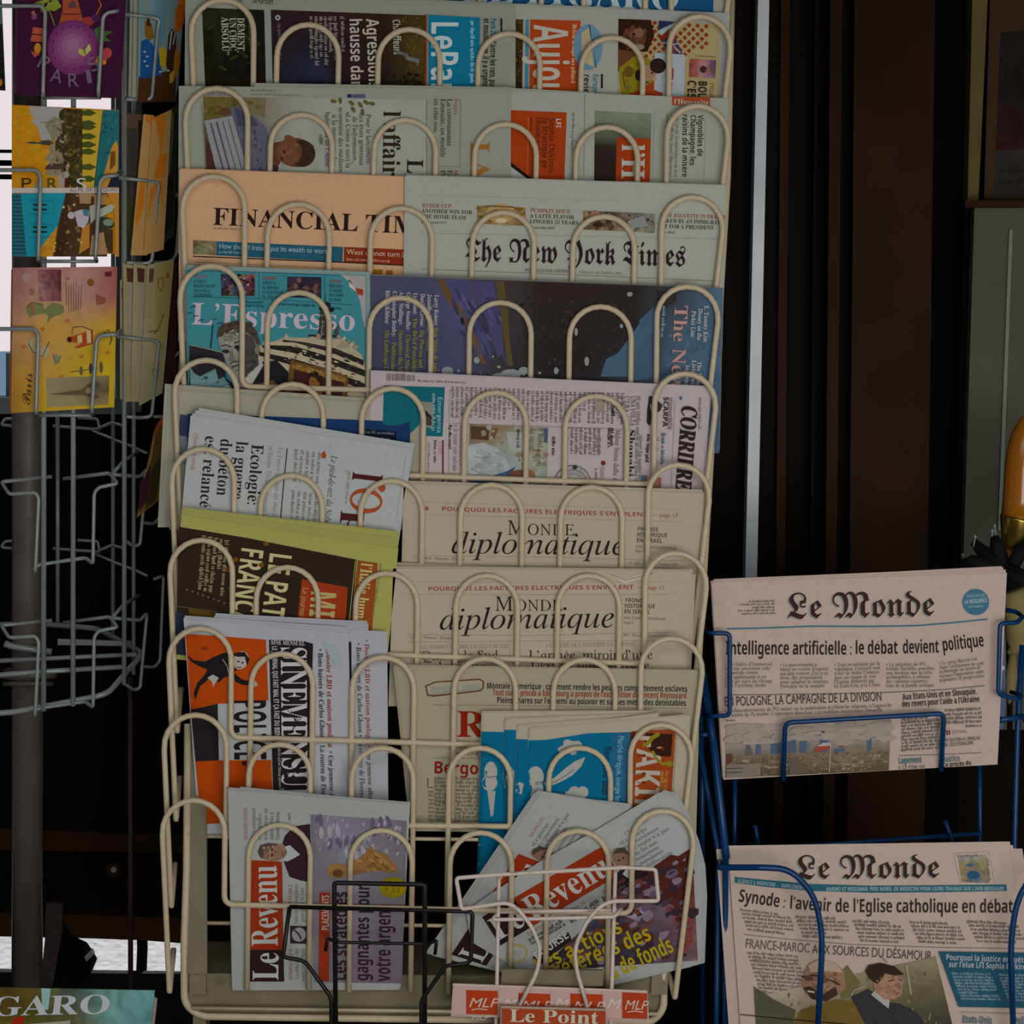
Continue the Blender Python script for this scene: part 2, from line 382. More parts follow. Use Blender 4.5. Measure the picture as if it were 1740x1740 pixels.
# ---------------------------------------------------------------- the setting
YW = 0.45
def struct(name, mb, m, parent=None):
    o = mb.build(name, m, parent)
    if parent is None: o['kind'] = 'structure'; ORG[o.name] = np.zeros(3)
    return o
def box(mb, lo, hi):
    x0, y0, z0 = lo; x1, y1, z1 = hi
    mb.add([(x0, y0, z0), (x1, y0, z0), (x1, y1, z0), (x0, y1, z0), (x0, y0, z1), (x1, y0, z1), (x1, y1, z1), (x0, y1, z1)],
           [(0, 3, 2, 1), (4, 5, 6, 7), (0, 1, 5, 4), (1, 2, 6, 5), (2, 3, 7, 6), (3, 0, 4, 7)], (.3, .3, .3))
mb = MB(); box(mb, (-6, -5, -0.05), (6, 6, 0.0)); struct('floor', mb, M_ASPH)
M_DARK_SLAB = mat('near_black_slab', (0.010, 0.009, 0.009), rough=0.9, noise=0.5, nscale=18)
mb = MB(); box(mb, (-2.6, -1.55, 1.86), (2.6, 0.45, 1.90)); box(mb, (-2.6, -1.58, 1.70), (2.6, -1.55, 1.90)); struct('awning_blocker', mb, M_DARK)   # unseen awning, added to keep overhead light off the top tiers
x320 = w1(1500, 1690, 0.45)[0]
mb = MB(); box(mb, (-2.2, -0.9, 0.0), (x320, 0.462, 0.006)); struct('dark_slab_1', mb, M_DARK_SLAB)  # added dark slab over the pavement, keeps it dark before the wall

mb = MB()                                        # the kiosk's dark side, raised a hand above the pavement
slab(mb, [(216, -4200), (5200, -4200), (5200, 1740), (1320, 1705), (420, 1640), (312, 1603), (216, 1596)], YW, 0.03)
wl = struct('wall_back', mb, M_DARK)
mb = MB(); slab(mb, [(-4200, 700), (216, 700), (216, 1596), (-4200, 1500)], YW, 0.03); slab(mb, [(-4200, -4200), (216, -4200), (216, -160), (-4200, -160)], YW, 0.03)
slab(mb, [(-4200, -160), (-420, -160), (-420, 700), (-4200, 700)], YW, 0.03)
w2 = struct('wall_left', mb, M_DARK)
mb = MB(); slab(mb, [(-400, 1395), (310, 1420), (310, 1450), (-400, 1436)], YW - 0.012, 0.012); slab(mb, [(-400, 1540), (310, 1560), (310, 1600), (-400, 1576)], YW - 0.02, 0.02)
mb.build('ledge', M_BROWN, w2)
mb = MB(); a = np.array([(193 + r * math.cos(t), 1478 + r * math.sin(t)) for r in (13,) for t in np.linspace(0, 2 * math.pi, 14, endpoint=False)])
slab(mb, a, YW - 0.006, 0.006); mb.build('bolt_plate', M_BROWN, w2)
mb = MB(); a = np.array([(193 + 5 * math.cos(t), 1478 + 5 * math.sin(t)) for t in np.linspace(0, 2 * math.pi, 12, endpoint=False)]); slab(mb, a, YW - 0.012, 0.006); mb.build('bolt', M_ZINC, w2)

M_PANE = mat('overexposed_daylit_pane', (0.02, 0.02, 0.02), rough=0.5, noise=0.0, emit=(0.80, 0.72, 0.76), es=1.0)
M_PANE2 = mat('blue_daylit_pane', (0.02, 0.02, 0.02), rough=0.5, noise=0.0, emit=(0.14, 0.22, 0.32), es=1.0)
M_FRAME = mat('grey_window_frame', alb((84, 92, 92)), rough=0.6)
mb = MB(); slab(mb, [(-440, -170), (216, -170), (216, 596), (-440, 600)], YW + 0.10, 0.01); wn = struct('window_1', mb, M_PANE)
mb = MB(); slab(mb, [(-440, 596), (216, 596), (216, 720), (-440, 720)], YW + 0.10, 0.01); mb.build('lower_pane', M_PANE2, wn)
mb = MB(); slab(mb, [(-440, 672), (222, 678), (222, 704), (-440, 702)], YW - 0.01, 0.09); slab(mb, [(196, -170), (240, -170), (240, 700), (196, 700)], YW - 0.012, 0.05)
slab(mb, [(10, 600), (40, 600), (40, 690), (10, 690)], YW + 0.06, 0.02); mb.build('window_frame', M_FRAME, wn)
mb = MB()
for y, h in ((250, 5), (268, 9), (292, 8)): slab(mb, [(-440, y), (216, y + 6), (216, y + 6 + h), (-440, y + h)], YW + 0.05, 0.01)
mb.build('glazing_bar', M_DARKER, wn)

# the kiosk's upright panels and trims, right of the rack
def upright(name, x0, x1, b0, b1, y0, y1, Y, th, m):
    mb = MB(); slab(mb, [(x0, y0), (x1, y0), (b1, y1), (b0, y1)], Y, th); return struct(name, mb, m)
upright('trim_2', 1290, 1309, 1262, 1282, -80, 1180, YW - 0.035, 0.035, M_ALU)
upright('trim_3', 1328, 1343, 1314, 1329, -80, 1500, YW - 0.012, 0.012, M_BROWN)
upright('trim_4', 1386, 1391, 1372, 1377, -80, 1500, YW - 0.03, 0.03, M_DARK)
upright('trim_5', 1412, 1432, 1398, 1416, -80, 1500, YW - 0.045, 0.045, M_BROWN)
d = upright('door_1', 1453, 1590, 1438, 1568, -80, 1620, YW - 0.03, 0.03, M_BROWN)
upright('trim_6', 1590, 1654, 1568, 1624, -80, 1620, YW - 0.018, 0.018, M_DARKER)
upright('trim_7', 1654, 1682, 1644, 1662, -80, 352, YW - 0.05, 0.05, M_OCHRE)
upright('trim_8', 1640, 1656, 1616, 1634, 352, 1100, YW - 0.06, 0.05, M_DARKER)
mb = MB(); slab(mb, [(1656, 351), (1900, 349), (1900, 1240), (1628, 1240)], YW - 0.08, 0.06)
c = thing('cabinet', 'dull grey green cabinet behind the amber umbrella handle', 'cabinet', w1(1720, 1240, YW - 0.05)); mb.build('side_panel', M_GREY, c)
mb = MB(); slab(mb, [(1715, 390), (1721, 390), (1702, 900), (1696, 900)], YW - 0.084, 0.004); mb.build('edge_bead', mat('pale_green_bead', alb((92, 104, 94)), rough=.5), c)
mb = MB(); slab(mb, [(1640, 340), (1900, 338), (1900, 352), (1640, 353)], YW - 0.09, 0.09); mb.build('top_rail', M_BROWN, c)
# framed poster above the cabinet
pg = Page([(1684, -60), (1900, -60), (1900, 338), (1672, 338)], YW - 0.05, (46, 32, 18), amp=0)
pg.G([(1700, 55), (1900, 40), (1900, 250), (1692, 255)], [[(26, 18, 12), (34, 26, 18)], [(20, 14, 12), (24, 16, 14)], [(40, 14, 10), (30, 14, 12)]], noise=.3)
pg.G([(1694, 255), (1900, 245), (1900, 330), (1688, 334)], [[(38, 32, 30), (44, 38, 36)], [(34, 28, 22), (38, 30, 26)]], noise=.2)
pg.B((1697, 284), (120, -6), (0, 16), 1, (20, 16, 18), h=7); pg.B((1697, 304), (120, -5), (0, 14), 1, (20, 16, 18), h=8)
p = thing('poster', 'dark brown poster in the ochre frame above the grey-green cabinet', 'poster', w1(1740, 338, YW - 0.05)); pg.mb.build('sheet', M_GLOSS, p)

# things low down by the kiosk foot, behind the pole
t = thing('caster_foot', 'dark brown bracket with a small wheel standing on the pavement behind the pole', 'caster', w1(110, 1690, 0.40))
mb = MB(); slab(mb, [(78, 1535), (106, 1535), (104, 1590), (86, 1690), (66, 1690), (76, 1600)], 0.385, 0.012); mb.build('bracket_arm', mat('rusty_mauve_steel', alb((44, 34, 32)), rough=.7, noise=.3), t)
mb = MB(); slab(mb, [(100, 1580), (114, 1600), (140, 1612), (150, 1626), (158, 1640), (150, 1660), (120, 1650), (92, 1640)], 0.39, 0.03); mb.build('fork', M_DARKER, t)
mb = MB(); slab(mb, [(143, 1626), (155, 1614), (159, 1622), (147, 1634)], 0.385, 0.01); mb.build('latch', M_ZINC, t)
mb = MB(); a = np.linspace(0, 2 * math.pi, 25); tube(mb, W(112 + 17 * np.cos(a), 1664 + 17 * np.sin(a), np.full(25, 0.40)), 0.008, 8); mb.build('wheel', M_DARKER, t)
mb = MB(); tube(mb, [w1(240, 1555, 0.47), w1(242, 1610, 0.47), w1(240, 1662, 0.47)], 0.0075, 12); struct('trim_9', mb, M_DARKER)
# ---------------------------------------------------------------- the white newspaper rack
def WY(k): return -0.020 * k
def PY(y): return 0.050 - 0.020 * (y / 150.0)          # the leaning back frame
LA = {-1: (395, -150), 0: (379, 0), 1: (369, 150), 2: (364, 300), 3: (360, 452), 4: (351, 612), 5: (346, 763), 6: (343, 918), 7: (341, 1068), 8: (333, 1215), 9: (330, 1360)}
RA = {-1: (1192, -125), 0: (1188, 28), 1: (1184, 180), 2: (1175, 335), 3: (1167, 487), 4: (1163, 635), 5: (1152, 790), 6: (1147, 940), 7: (1140, 1085), 8: (1122, 1232), 9: (1125, 1378)}
PN = {-1: [(530, -105), (700, -98), (868, -92), (1045, -88)], 0: [(523, 42), (695, 50), (865, 57), (1040, 64)], 1: [(512, 195), (688, 204), (859, 211), (1031, 216)],
      2: [(507, 347), (682, 354), (855, 361), (1026, 368)], 3: [(507, 497), (680, 506), (850, 514), (1020, 521)], 4: [(497, 653), (667, 660), (842, 667), (1013, 673)],
      5: [(495, 808), (665, 817), (835, 824), (1005, 828)], 6: [(488, 964), (657, 974), (827, 978), (1000, 978)], 7: [(479, 1111), (651, 1117), (824, 1119), (993, 1121)],
      8: [(475, 1265), (650, 1271), (815, 1271), (985, 1271)], 9: [(475, 1402), (648, 1411), (817, 1415), (982, 1412)]}
rack = thing('newspaper_rack', 'tall cream wire newspaper rack with ten tiers of looped pockets', 'rack', w1(720, 1975, -0.17))
WP = 10.0
for k in range(-1, 10):
    Y = WY(k); mb = MB(); xl, yl = LA[k]; xr, yr = RA[k]; yb = yl + 185 + (20 if k == 3 else 0) + (-8 if k == 9 else 0); yb2 = yr + 188 + (-14 if k >= 8 else 0)
    q = [(xl - 54 + 19, yl + 252, Y + 0.036), (xl - 54 + 12, yl + 326, Y), (xl - 54, yl + 60, Y)]
    for a in np.linspace(math.pi * 0.93, 0.06 * math.pi, 11): q.append((xl - 1 + 53 * math.cos(a), yl + 54 - 54 * math.sin(a), Y))
    q += [(xl + 52, yl + 60, Y), (xl + 51, yb, Y), (xr - 52, yb2, Y), (xr - 51, yr + 60, Y)]
    for a in np.linspace(math.pi * 0.94, 0.06 * math.pi, 11): q.append((xr + 1 + 52 * math.cos(a), yr + 53 - 53 * math.sin(a), Y))
    q += [(xr + 53, yr + 60, Y), (xr + 22, yr + 318, Y), (xr + 6, yr + 258, Y + 0.036)]
    rad = [0, 4, 2] + [0] * 11 + [2, 17, 17, 2] + [0] * 11 + [2, 4, 0]
    f = fillet(q, rad); tube(mb, W(f[:, 0], f[:, 1], f[:, 2]), pxm(Y) * WP / 2, 10); pk = mb.build('wire_pocket', M_CREAM, rack)
    for i, (cx, cy) in enumerate(PN[k]):
        u = (cx - xl) / (xr - xl); bot = yb + (yb2 - yb) * u + 142; sh = -3 - 2 * (k < 3)
        mb = MB(); wire_raw(mb, [(x + (sh * (y - cy) / 290 if y > cy + 60 else 0), y, yy + 0.0012) for x, y, yy in arch(cx, cy, 52.5, bot, Y, 0, 54, 13)], WP, 10); mb.build('wire_loop', M_CREAM, pk)
    mb = MB(); wire(mb, [(326, yl + 353, PY(yl + 353)), (1212 - .0545 * (yr + 345), yr + 345, PY(yr + 345))], 7, 0, 6)
    mb.build('back_bar', M_CREAM, pk)
for xs in ((338, -120, 336, 1690), (1212, -120, 1120, 1690)):
    mb = MB(); pts = []
    n = 8
    for i in range(n + 1):
        y = xs[1] + (xs[3] - xs[1]) * i / n; x = xs[0] + (xs[2] - xs[0]) * i / n; pts.append((x, y))
    for a, b in zip(pts[:-1], pts[1:]): slab(mb, [(a[0] - 14, a[1]), (a[0] + 14, a[1]), (b[0] + 14, b[1]), (b[0] - 14, b[1])], lambda x, y: PY(y) + .001, 0.012)
    mb.build('side_post', M_TRAY, rack)
mb = MB(); q = fillet([(319, 1230, PY(1230) - .004), (317, 1480, PY(1480) - .004), (313, 1600, -0.166), (313, 1706, -0.170), (340, 1727, -0.170), (1108, 1737, -0.170), (1128, 1715, -0.170), (1128, 1640, -.166), (1185, 1150, PY(1150)), (1236, 300, PY(300)), (1246, -120, PY(-120))], [0, 4, 8, 26, 26, 26, 18, 6, 6, 6, 0])
tube(mb, W(q[:, 0], q[:, 1], q[:, 2]), pxm(-.17) * 13 / 2, 10); mb.build('frame_tube', M_CREAM, rack)
mb = MB(); slab(mb, [(318, 1654), (1126, 1660), (1126, 1722), (1108, 1734), (342, 1724), (318, 1704)], -0.1655, 0.006); slab(mb, [(318, 1654), (1126, 1660), (1126, 1668), (318, 1662)], -0.1595, 0.12)
mb.build('bottom_tray', M_TRAY, rack)
mb = MB(); slab(mb, [(320, 1232), (350, 1234), (352, 1656), (318, 1654)], lambda x, y: PY(y) - .003, .004); mb.build('side_plate', M_TRAY, rack)
for x in (338, 1100):
    mb = MB(); slab(mb, [(x - 10, 1715), (x + 12, 1715), (x + 12, 1972), (x - 10, 1972)], -0.164, 0.03); mb.build('leg', M_TRAY, rack)
# ---------------------------------------------------------------- the papers, tier by tier from the top
def slot(k, back=0): return WY(k) + 0.0058 + 0.0042 * back
# above: a paper with a blue title band, cut by the photo's top edge
p = Page([(688, -62), (1236, -60), (1228, 120), (684, 120)], slot(-1), (140, 142, 134))
p.P([(690, -60), (1213, -56), (1212, 23), (690, 8)], (30, 92, 142)); p.T('LE FIGARO', 'r', 786, 3, 1156, 19, 60, (160, 172, 176))
paper(p, 'newspaper', 'newspaper with blue band and white capitals, cut by the top of the photo')
# tier 0
p = Page([(315, -16), (876, 10), (876, 300), (313, 280)], slot(0), (126, 130, 118))
p.bars(366, 0, 412, 4, 18, (70, 66, 60)); p.T('Le Parisien', 'o', 429, 5, 464, 8, 10, (48, 44, 40))
p.G([(343, 13), (449, 17), (454, 230), (352, 228)], [[(26, 28, 18), (34, 34, 22), (22, 20, 16)], [(36, 34, 20), (28, 34, 20), (20, 18, 14)], [(24, 20, 12), (18, 22, 14), (22, 14, 10)], [(30, 18, 12), (30, 20, 12), (70, 36, 14)], [(30, 18, 12), (40, 20, 12), (40, 20, 10)]], 14, 16, .25, 4)
for i in range(9): p.E(360 + (i * 37) % 80, 45 + (i * 53) % 75, 9, 2.5, (48, 46, 24), rot=-35 + i * 9, n=10)
p.T('DÉMENT,', 'r', 403.5, 30, 404, 89, 12, (158, 156, 142)); p.T('UN CHOC', 'r', 390, 30, 391, 86, 11.5, (158, 156, 142)); p.T('ABSOLU”', 'r', 376, 29, 378, 94, 12, (158, 156, 142))
p.B((429, 32), (2, 58), (-9, 0), 1, (96, 96, 60), h=5)
p.P([(449, 17), (460, 17), (467, 230), (454, 230)], (126, 132, 128))
p.G([(460, 16.5), (722, 26), (720, 236), (466, 230)], [[(40, 28, 28), (40, 24, 26), (42, 26, 26), (46, 30, 24), (64, 54, 22)], [(36, 26, 30), (32, 28, 36), (38, 24, 26), (40, 30, 24), (80, 66, 26)], [(32, 24, 28), (36, 40, 60), (38, 24, 26), (36, 28, 24), (62, 52, 22)], [(24, 16, 16), (20, 16, 18), (22, 16, 16), (34, 26, 20), (26, 18, 16)], [(20, 14, 14), (20, 14, 14), (22, 14, 14), (24, 18, 16), (20, 14, 12)]], 22, 14, .14, 8)
p.S([(684, 28), (716, 28), (714, 128), (690, 124)], 130, ((96, 80, 30), (78, 62, 24), (58, 46, 20), (116, 98, 40)), .8, 2.4, 3); p.S([(640, 120), (716, 126), (714, 150), (640, 150)], 30, ((30, 24, 22), (22, 18, 18)), 2, 5, 4); p.E(472, 30, 4.5, 4.5, (140, 150, 150)); p.E(472, 30, 2, 2, (50, 40, 40)); p.B((477, 40), (2, 62), (-7, 0), 1, (90, 88, 88), h=3.5)
for i, x in enumerate((525, 533.5, 541.5, 549.5, 557.5, 566, 578)): p.B((x + 7, 28), (1, 62 + (i * 13) % 26 + (10 if i < 4 else 0)), (-8, 0), 1, (120, 112, 106), h=4.6, seed=i)
p.T('hausse dans', 'b', 594, 31, 597, 162, 20, (160, 156, 146)); p.T('Agressions', 'b', 622, 32, 627, 150, 21, (160, 156, 146)); p.T('Chauffeurs', 'b', 667, 33, 669, 93, 12.5, (150, 148, 138))
p.P([(690, 95), (712, 100), (712, 108), (690, 101)], (96, 100, 100)); p.P([(672, 84), (694, 92), (694, 97), (672, 90)], (88, 90, 88))
p.P([(722, 25), (725.5, 25), (724, 240), (720, 240)], (140, 52, 34))
p.P([(728, 25), (816, 30), (812, 240), (728, 240)], (20, 134, 172)); p.T('LeParisien', 'b', 733, 34, 732, 262, 45, (166, 180, 178))
p.B((806, 36), (-1, 110), (-8, 0), 1, (120, 170, 180), h=4.5)
p.T('Paris 2024', 'o', 834, 31, 834, 68, 9.5, (40, 120, 150)); p.T('Contre les rats, punaises', 'o', 833.5, 70, 832, 172, 10, INK); p.T('et moustiques, il y a urgence', 'o', 822, 31, 820, 152, 10, INK); p.R(850.5, 31, 853.5, 54, INK)
paper(p, 'newspaper', 'newspaper in the top tier with cyan title band and dark photos, read sideways', inner=((4, -3, -2, -4),))
p = Page([(846, 9), (1049, 16), (1046, 300), (846, 300)], slot(0, 1), (142, 144, 136))
p.G([(846, 32), (889, 33), (886, 240), (846, 240)], [[(52, 40, 18), (60, 44, 18)], [(40, 28, 14), (50, 38, 18)], [(30, 20, 12), (36, 24, 12)], [(30, 20, 12), (36, 24, 12)]], 6, 14, .3, 5)
p.S([(872, 34), (887, 34), (885, 150), (872, 150)], 60, ((70, 52, 24), (30, 20, 12), (92, 72, 34)), .8, 2.5, 6); p.P([(893, 33), (899, 33), (897, 240), (891, 240)], (70, 128, 150)); p.P([(901, 33), (987, 35), (976, 240), (898, 240)], ORG_)
p.T("Aujourd’hui", 'b', 907, 42, 905, 290, 57, (164, 160, 148)); p.B((979, 42), (-3, 105), (-8, 0), 1, (200, 150, 120), h=5)
p.E(999, 80, 25, 39, (92, 128, 148)); p.P([(988, 56), (1001, 47), (1009, 114), (988, 104)], (158, 146, 116)); p.L([(1001, 42), (1007, 78), (1013, 115)], 1.6, (34, 34, 40)); p.P([(1003, 55), (1007, 76), (1012, 110), (1006, 80)], (130, 140, 140))
p.T('reviennent', 'o', 993, 126, 991, 196, 9.5, INK); p.T('Europe', 'o', 1008, 126, 1007, 158, 9, (40, 120, 150)); p.R(1021, 126, 1024.5, 150, INK)
paper(p, 'newspaper', 'newspaper with an orange title band, between cyan band and footballer papers', inner=((0, -2, 2, -2), (0, -4, 0, -3)))
p = Page([(1002, 14), (1239, 23), (1230, 300), (1000, 300)], slot(0, 1) + .0030, (140, 142, 138))
p.P([(1049, 31), (1225, 41), (1218, 250), (1047, 250)], (150, 138, 98))
rg = random.Random(5)
for i in range(15):
    for j in range(9):
        x = 1098 + i * 7.3; y = 38 + j * 7.2 + i * .5
        if (i + j) % 2 == 0 and math.hypot((x - 1128) / 74, (y - 62) / 40) < 1.05 + rg.uniform(-.12, .1): p.P([(x, y - 4.2), (x + 4.2, y), (x, y + 4.2), (x - 4.2, y)], (158, 62, 34))
p.P([(1118, 52), (1120, 35), (1147, 37)], (40, 44, 82)); p.P([(1118, 53), (1148, 38), (1142, 47), (1124, 60)], (140, 156, 168)); p.P([(1120, 64), (1138, 48), (1134, 66), (1124, 72)], (150, 56, 34))
p.P([(1124, 70), (1145, 58), (1160, 92), (1136, 91)], (52, 50, 84)); p.L([(1126, 72), (1142, 76), (1156, 90)], 3, (146, 130, 128)); p.L([(1148, 64), (1142, 76), (1146, 91)], 3.4, (150, 60, 42)); p.L([(1134, 84), (1142, 76), (1152, 74)], 2, (140, 150, 160))
p.P([(1049, 32), (1106, 34), (1112, 60), (1100, 88), (1050, 88)], (44, 26, 18)); p.E(1078, 64, 20, 21, (88, 56, 38)); p.S([(1064, 48), (1096, 50), (1094, 84), (1062, 82)], 26, ((96, 62, 44), (80, 50, 34), (108, 74, 54)), 2, 5, 8); p.S([(1050, 34), (1104, 36), (1112, 46), (1062, 46)], 20, ((38, 22, 16), (52, 32, 22)), 2, 4, 9); p.E(1085, 56, 9, 8, (120, 88, 66)); p.E(1086, 80, 9, 5, (126, 112, 104)); p.E(1077, 58, 2.5, 2, (24, 16, 14)); p.E(1076, 74, 2.5, 2, (24, 16, 14)); p.E(1066, 67, 4, 6, (70, 36, 28))
p.P([(1112, 89), (1164, 93), (1160, 240), (1108, 240)], (146, 154, 160)); p.P([(1048, 84), (1086, 88), (1062, 118), (1048, 122)], (96, 60, 40))
p.P([(1052, 116), (1084, 90), (1104, 102), (1112, 150), (1098, 158), (1056, 160)], (158, 144, 30)); p.L([(1058, 122), (1062, 150)], 1.5, (60, 40, 20)); p.S([(1058, 112), (1100, 102), (1106, 148), (1060, 154)], 24, ((168, 154, 38), (140, 126, 24), (120, 104, 30)), 2, 5, 5); p.E(1068, 122, 8, 10, (110, 84, 30)); p.E(1067, 148, 6, 4, (110, 100, 50)); p.P([(1090, 150), (1112, 138), (1108, 200), (1060, 200), (1070, 160)], (184, 70, 30))
p.E(1102, 124, 13, 14, (150, 116, 92)); p.E(1118, 112, 14, 13, (40, 28, 24)); p.E(1084, 128, 5, 9, (40, 28, 24)); p.L([(1092, 139), (1102, 140)], 2, (30, 22, 20)); p.E(1108, 124, 2, 2, (40, 30, 26)); p.P([(1108, 134), (1116, 132), (1114, 138)], (170, 130, 110))
p.P([(1137, 113), (1145, 117), (1144, 136), (1136, 132)], (184, 70, 30)); p.P([(1134, 139), (1143, 141), (1141, 154), (1133, 152)], (184, 70, 30)); p.P([(1110, 152), (1126, 158), (1124, 200), (1108, 200)], (184, 70, 30)); p.P([(1132, 160), (1141, 161), (1140, 200), (1130, 200)], (184, 70, 30))
p.G([(1173, 100), (1217, 103), (1215, 133), (1171, 131)], [[(170, 60, 30), (150, 96, 100), (70, 64, 100)], [(160, 70, 40), (150, 110, 110), (52, 50, 66)], [(170, 70, 40), (150, 104, 108), (110, 90, 110)]], 10, 7, .2, 4); p.E(1195, 118, 6, 6, (50, 36, 34)); p.E(1203, 121, 4, 5, (120, 90, 80))
p.L([(1183, 95), (1217, 97)], 1, (80, 74, 56)); p.T('BOU', 'o', 1187.5, 137, 1186, 168, 14, INK); p.T('C’ES', 'o', 1169, 136, 1168, 167, 14, INK); p.T('CYCLISME', 'i', 1207, 141, 1206, 176, 6, (150, 62, 46))
paper(p, 'newspaper', 'newspaper with a footballer in yellow, at the right end of the top tier', inner=((0, -2, 1, -1),))
# tier 1
p = Page([(304, 146), (868, 152), (868, 440), (302, 430)], slot(1), (130, 134, 123))
p.bars(340, 153, 401, 163, 34, (92, 84, 78)); p.T('N 42741 3330 2023', 's', 343, 151, 389, 150, 4.5, SOFT); p.B((426, 151), (44, 1), (0, 5), 1, SOFT, h=2.4); p.B((426, 157), (118, 3), (0, 6), 1, (106, 102, 96), h=2.6)
p.P([(590, 160), (621, 160), (621, 167), (590, 166)], (74, 78, 104)); p.P([(590, 160), (597, 160), (597, 166), (590, 166)], (36, 30, 84))
p.G([(345, 164), (725, 170), (725, 400), (352, 400)], [[(96, 88, 46), (110, 98, 60), (136, 138, 128), (142, 144, 136), (140, 144, 134), (140, 144, 134)], [(84, 70, 44), (100, 94, 90), (142, 144, 136), (142, 146, 136), (142, 146, 136), (142, 146, 138)], [(70, 50, 34), (110, 110, 110), (144, 146, 136), (144, 146, 138), (142, 146, 138), (142, 146, 138)], [(60, 44, 34), (110, 110, 110), (144, 146, 136), (144, 146, 138), (142, 146, 138), (142, 146, 138)]], 18, 10, .05, 3)
p.P([(345, 164), (412, 165), (408, 180), (388, 196), (348, 204)], (98, 90, 44)); p.P([(412, 165), (452, 167), (450, 200), (424, 192)], (104, 98, 72))
for x, y in ((426, 175), (438, 182), (567, 172), (578, 171), (597, 175), (612, 178), (622, 174), (632, 176), (600, 186), (616, 190)): p.E(x, y, 6, 3.5, (96, 86, 48), rot=x * 7 % 90, n=9); 
p.S([(346, 166), (410, 167), (400, 190), (350, 198)], 20, ((84, 74, 34), (110, 100, 54)), 3, 7, 2); p.P([(391, 186), (402, 180), (432, 198), (452, 216), (462, 250), (462, 330), (352, 330), (350, 240)], (82, 84, 98)); p.S([(396, 200), (446, 216), (458, 300), (410, 300)], 40, ((74, 76, 92), (90, 92, 106), (66, 66, 82)), 3, 8, 5, asp=.5); p.P([(398, 182), (428, 198), (440, 214), (404, 214)], (62, 64, 78)); p.P([(350, 236), (362, 250), (372, 300), (350, 320)], (66, 44, 34)); p.E(382, 190, 11, 7, (92, 58, 40))
p.P([(347, 205), (395, 197), (424, 300), (372, 308)], (128, 128, 130)); 
for i in range(5): p.L([(358 + i * 10, 209 - i * 2), (381 + i * 10, 294 - i * 2)], 3.5 if i < 2 else 2, (86, 76, 92))
p.P([(456, 244), (480, 240), (484, 262), (474, 280), (458, 310)], (88, 54, 38)); p.E(502, 259, 33, 25, (106, 68, 48), rot=6); p.E(513, 261, 23, 23, (52, 36, 26)); p.E(494, 258, 19, 20, (114, 74, 54)); p.S([(478, 244), (512, 244), (508, 278), (478, 276)], 40, ((122, 82, 60), (106, 68, 50), (98, 62, 44), (116, 74, 54)), 2, 5, 3); p.S([(512, 242), (532, 246), (532, 276), (510, 280)], 24, ((46, 32, 24), (58, 42, 32)), 2, 4, 4); p.E(492, 236, 9, 6, (112, 68, 50), rot=20); p.E(483, 258, 3, 1.6, (40, 26, 22), rot=75); p.E(479, 270, 4, 2, (66, 36, 30), rot=60); p.P([(470, 262), (476, 268), (472, 272)], (104, 64, 48))
p.P([(457, 278), (474, 284), (462, 320), (448, 320)], (44, 40, 40))
for s, x, y0, y1 in (('Pour le lancement', 622.5, 194, 279), ('des états généraux', 611, 192, 282), ('de l’information,', 599.5, 198, 276), ('«La Croix» a suivi la', 588, 190, 286), ('«caravane des médias»', 576, 182, 293), ('à la rencontre des', 564.5, 195, 281), ('habitants de l’Aisne', 552.5, 190, 284)): p.T(s, 'i' if 0 else 'u', x, y0, x, y1, 8.2, (50, 42, 40))
p.B((549, 229), (0, 18), (-8, 0), 1, SOFT, h=4)
p.T('l’affaire', 'r', 652, 188, 650, 316, 30, (44, 30, 28)); p.T('L’eau', 'r', 692, 270, 690, 360, 28, (44, 30, 28)); p.L([(725, 170), (725, 300)], 1, (110, 112, 106)); p.L([(783, 168), (782, 283)], 0.8, (116, 118, 110)); p.L([(738, 283), (784, 284)], .8, (116, 118, 110))
p.T('France', 'u', 771.5, 168, 771.5, 196, 7, (170, 96, 50)); p.T('La communauté', 'u', 760, 168, 760, 249, 8.5, INK); p.T('Emmaüs, un modèle', 'u', 749, 168, 749, 268, 8.5, INK); p.T('en crise', 'u', 737.5, 168, 737.5, 205, 8.5, INK); p.B((743, 207), (0, 18), (-7, 0), 1, SOFT, h=4)
p.T('Musique', 'u', 772, 289, 771, 322, 7, (170, 80, 56)); p.T('Entre', 'u', 761, 289, 760, 318, 8.5, INK); p.T('Paris', 'u', 749, 289, 748, 318, 8.5, INK)
p.T('LA CROIX', 'r', 800, 240, 798, 482, 33, (176, 116, 44)); p.L([(343, 176), (350, 286)], 1.5, (112, 108, 104))
paper(p, 'newspaper', 'newspaper whose sideways photo shows a man reading, left end of second tier', inner=((128, -5, -1, -4),))
p = Page([(840, 154), (1009, 158), (1006, 440), (840, 440)], slot(1, 1), (142, 145, 138))
p.P([(842, 186), (963, 191), (955, 420), (842, 420)], (190, 72, 22)); p.L([(898, 200), (896, 300)], 1.2, (210, 110, 60))
p.T('Sophia Chikirou,', 'o', 933, 201, 932, 296, 10, (84, 34, 20)); p.T('la stratégie de', 'o', 922, 200, 921, 286, 10, (84, 34, 20)); p.T('l’huile sur le feu', 'o', 910.5, 199, 909, 292, 10, (84, 34, 20)); p.T('LFI', 'b', 945, 201, 945, 217, 8, (176, 168, 156)); p.B((905, 200), (0, 24), (-6, 0), 1, (84, 34, 20), h=3)
p.P([(850, 262), (908, 306), (900, 320), (850, 320)], (30, 20, 18)); p.P([(850, 270), (902, 308), (896, 320), (850, 320)], (150, 154, 150)); p.P([(850, 292), (872, 308), (866, 320), (850, 320)], (30, 20, 18)); p.P([(850, 300), (864, 311), (858, 320), (850, 320)], (190, 72, 22))
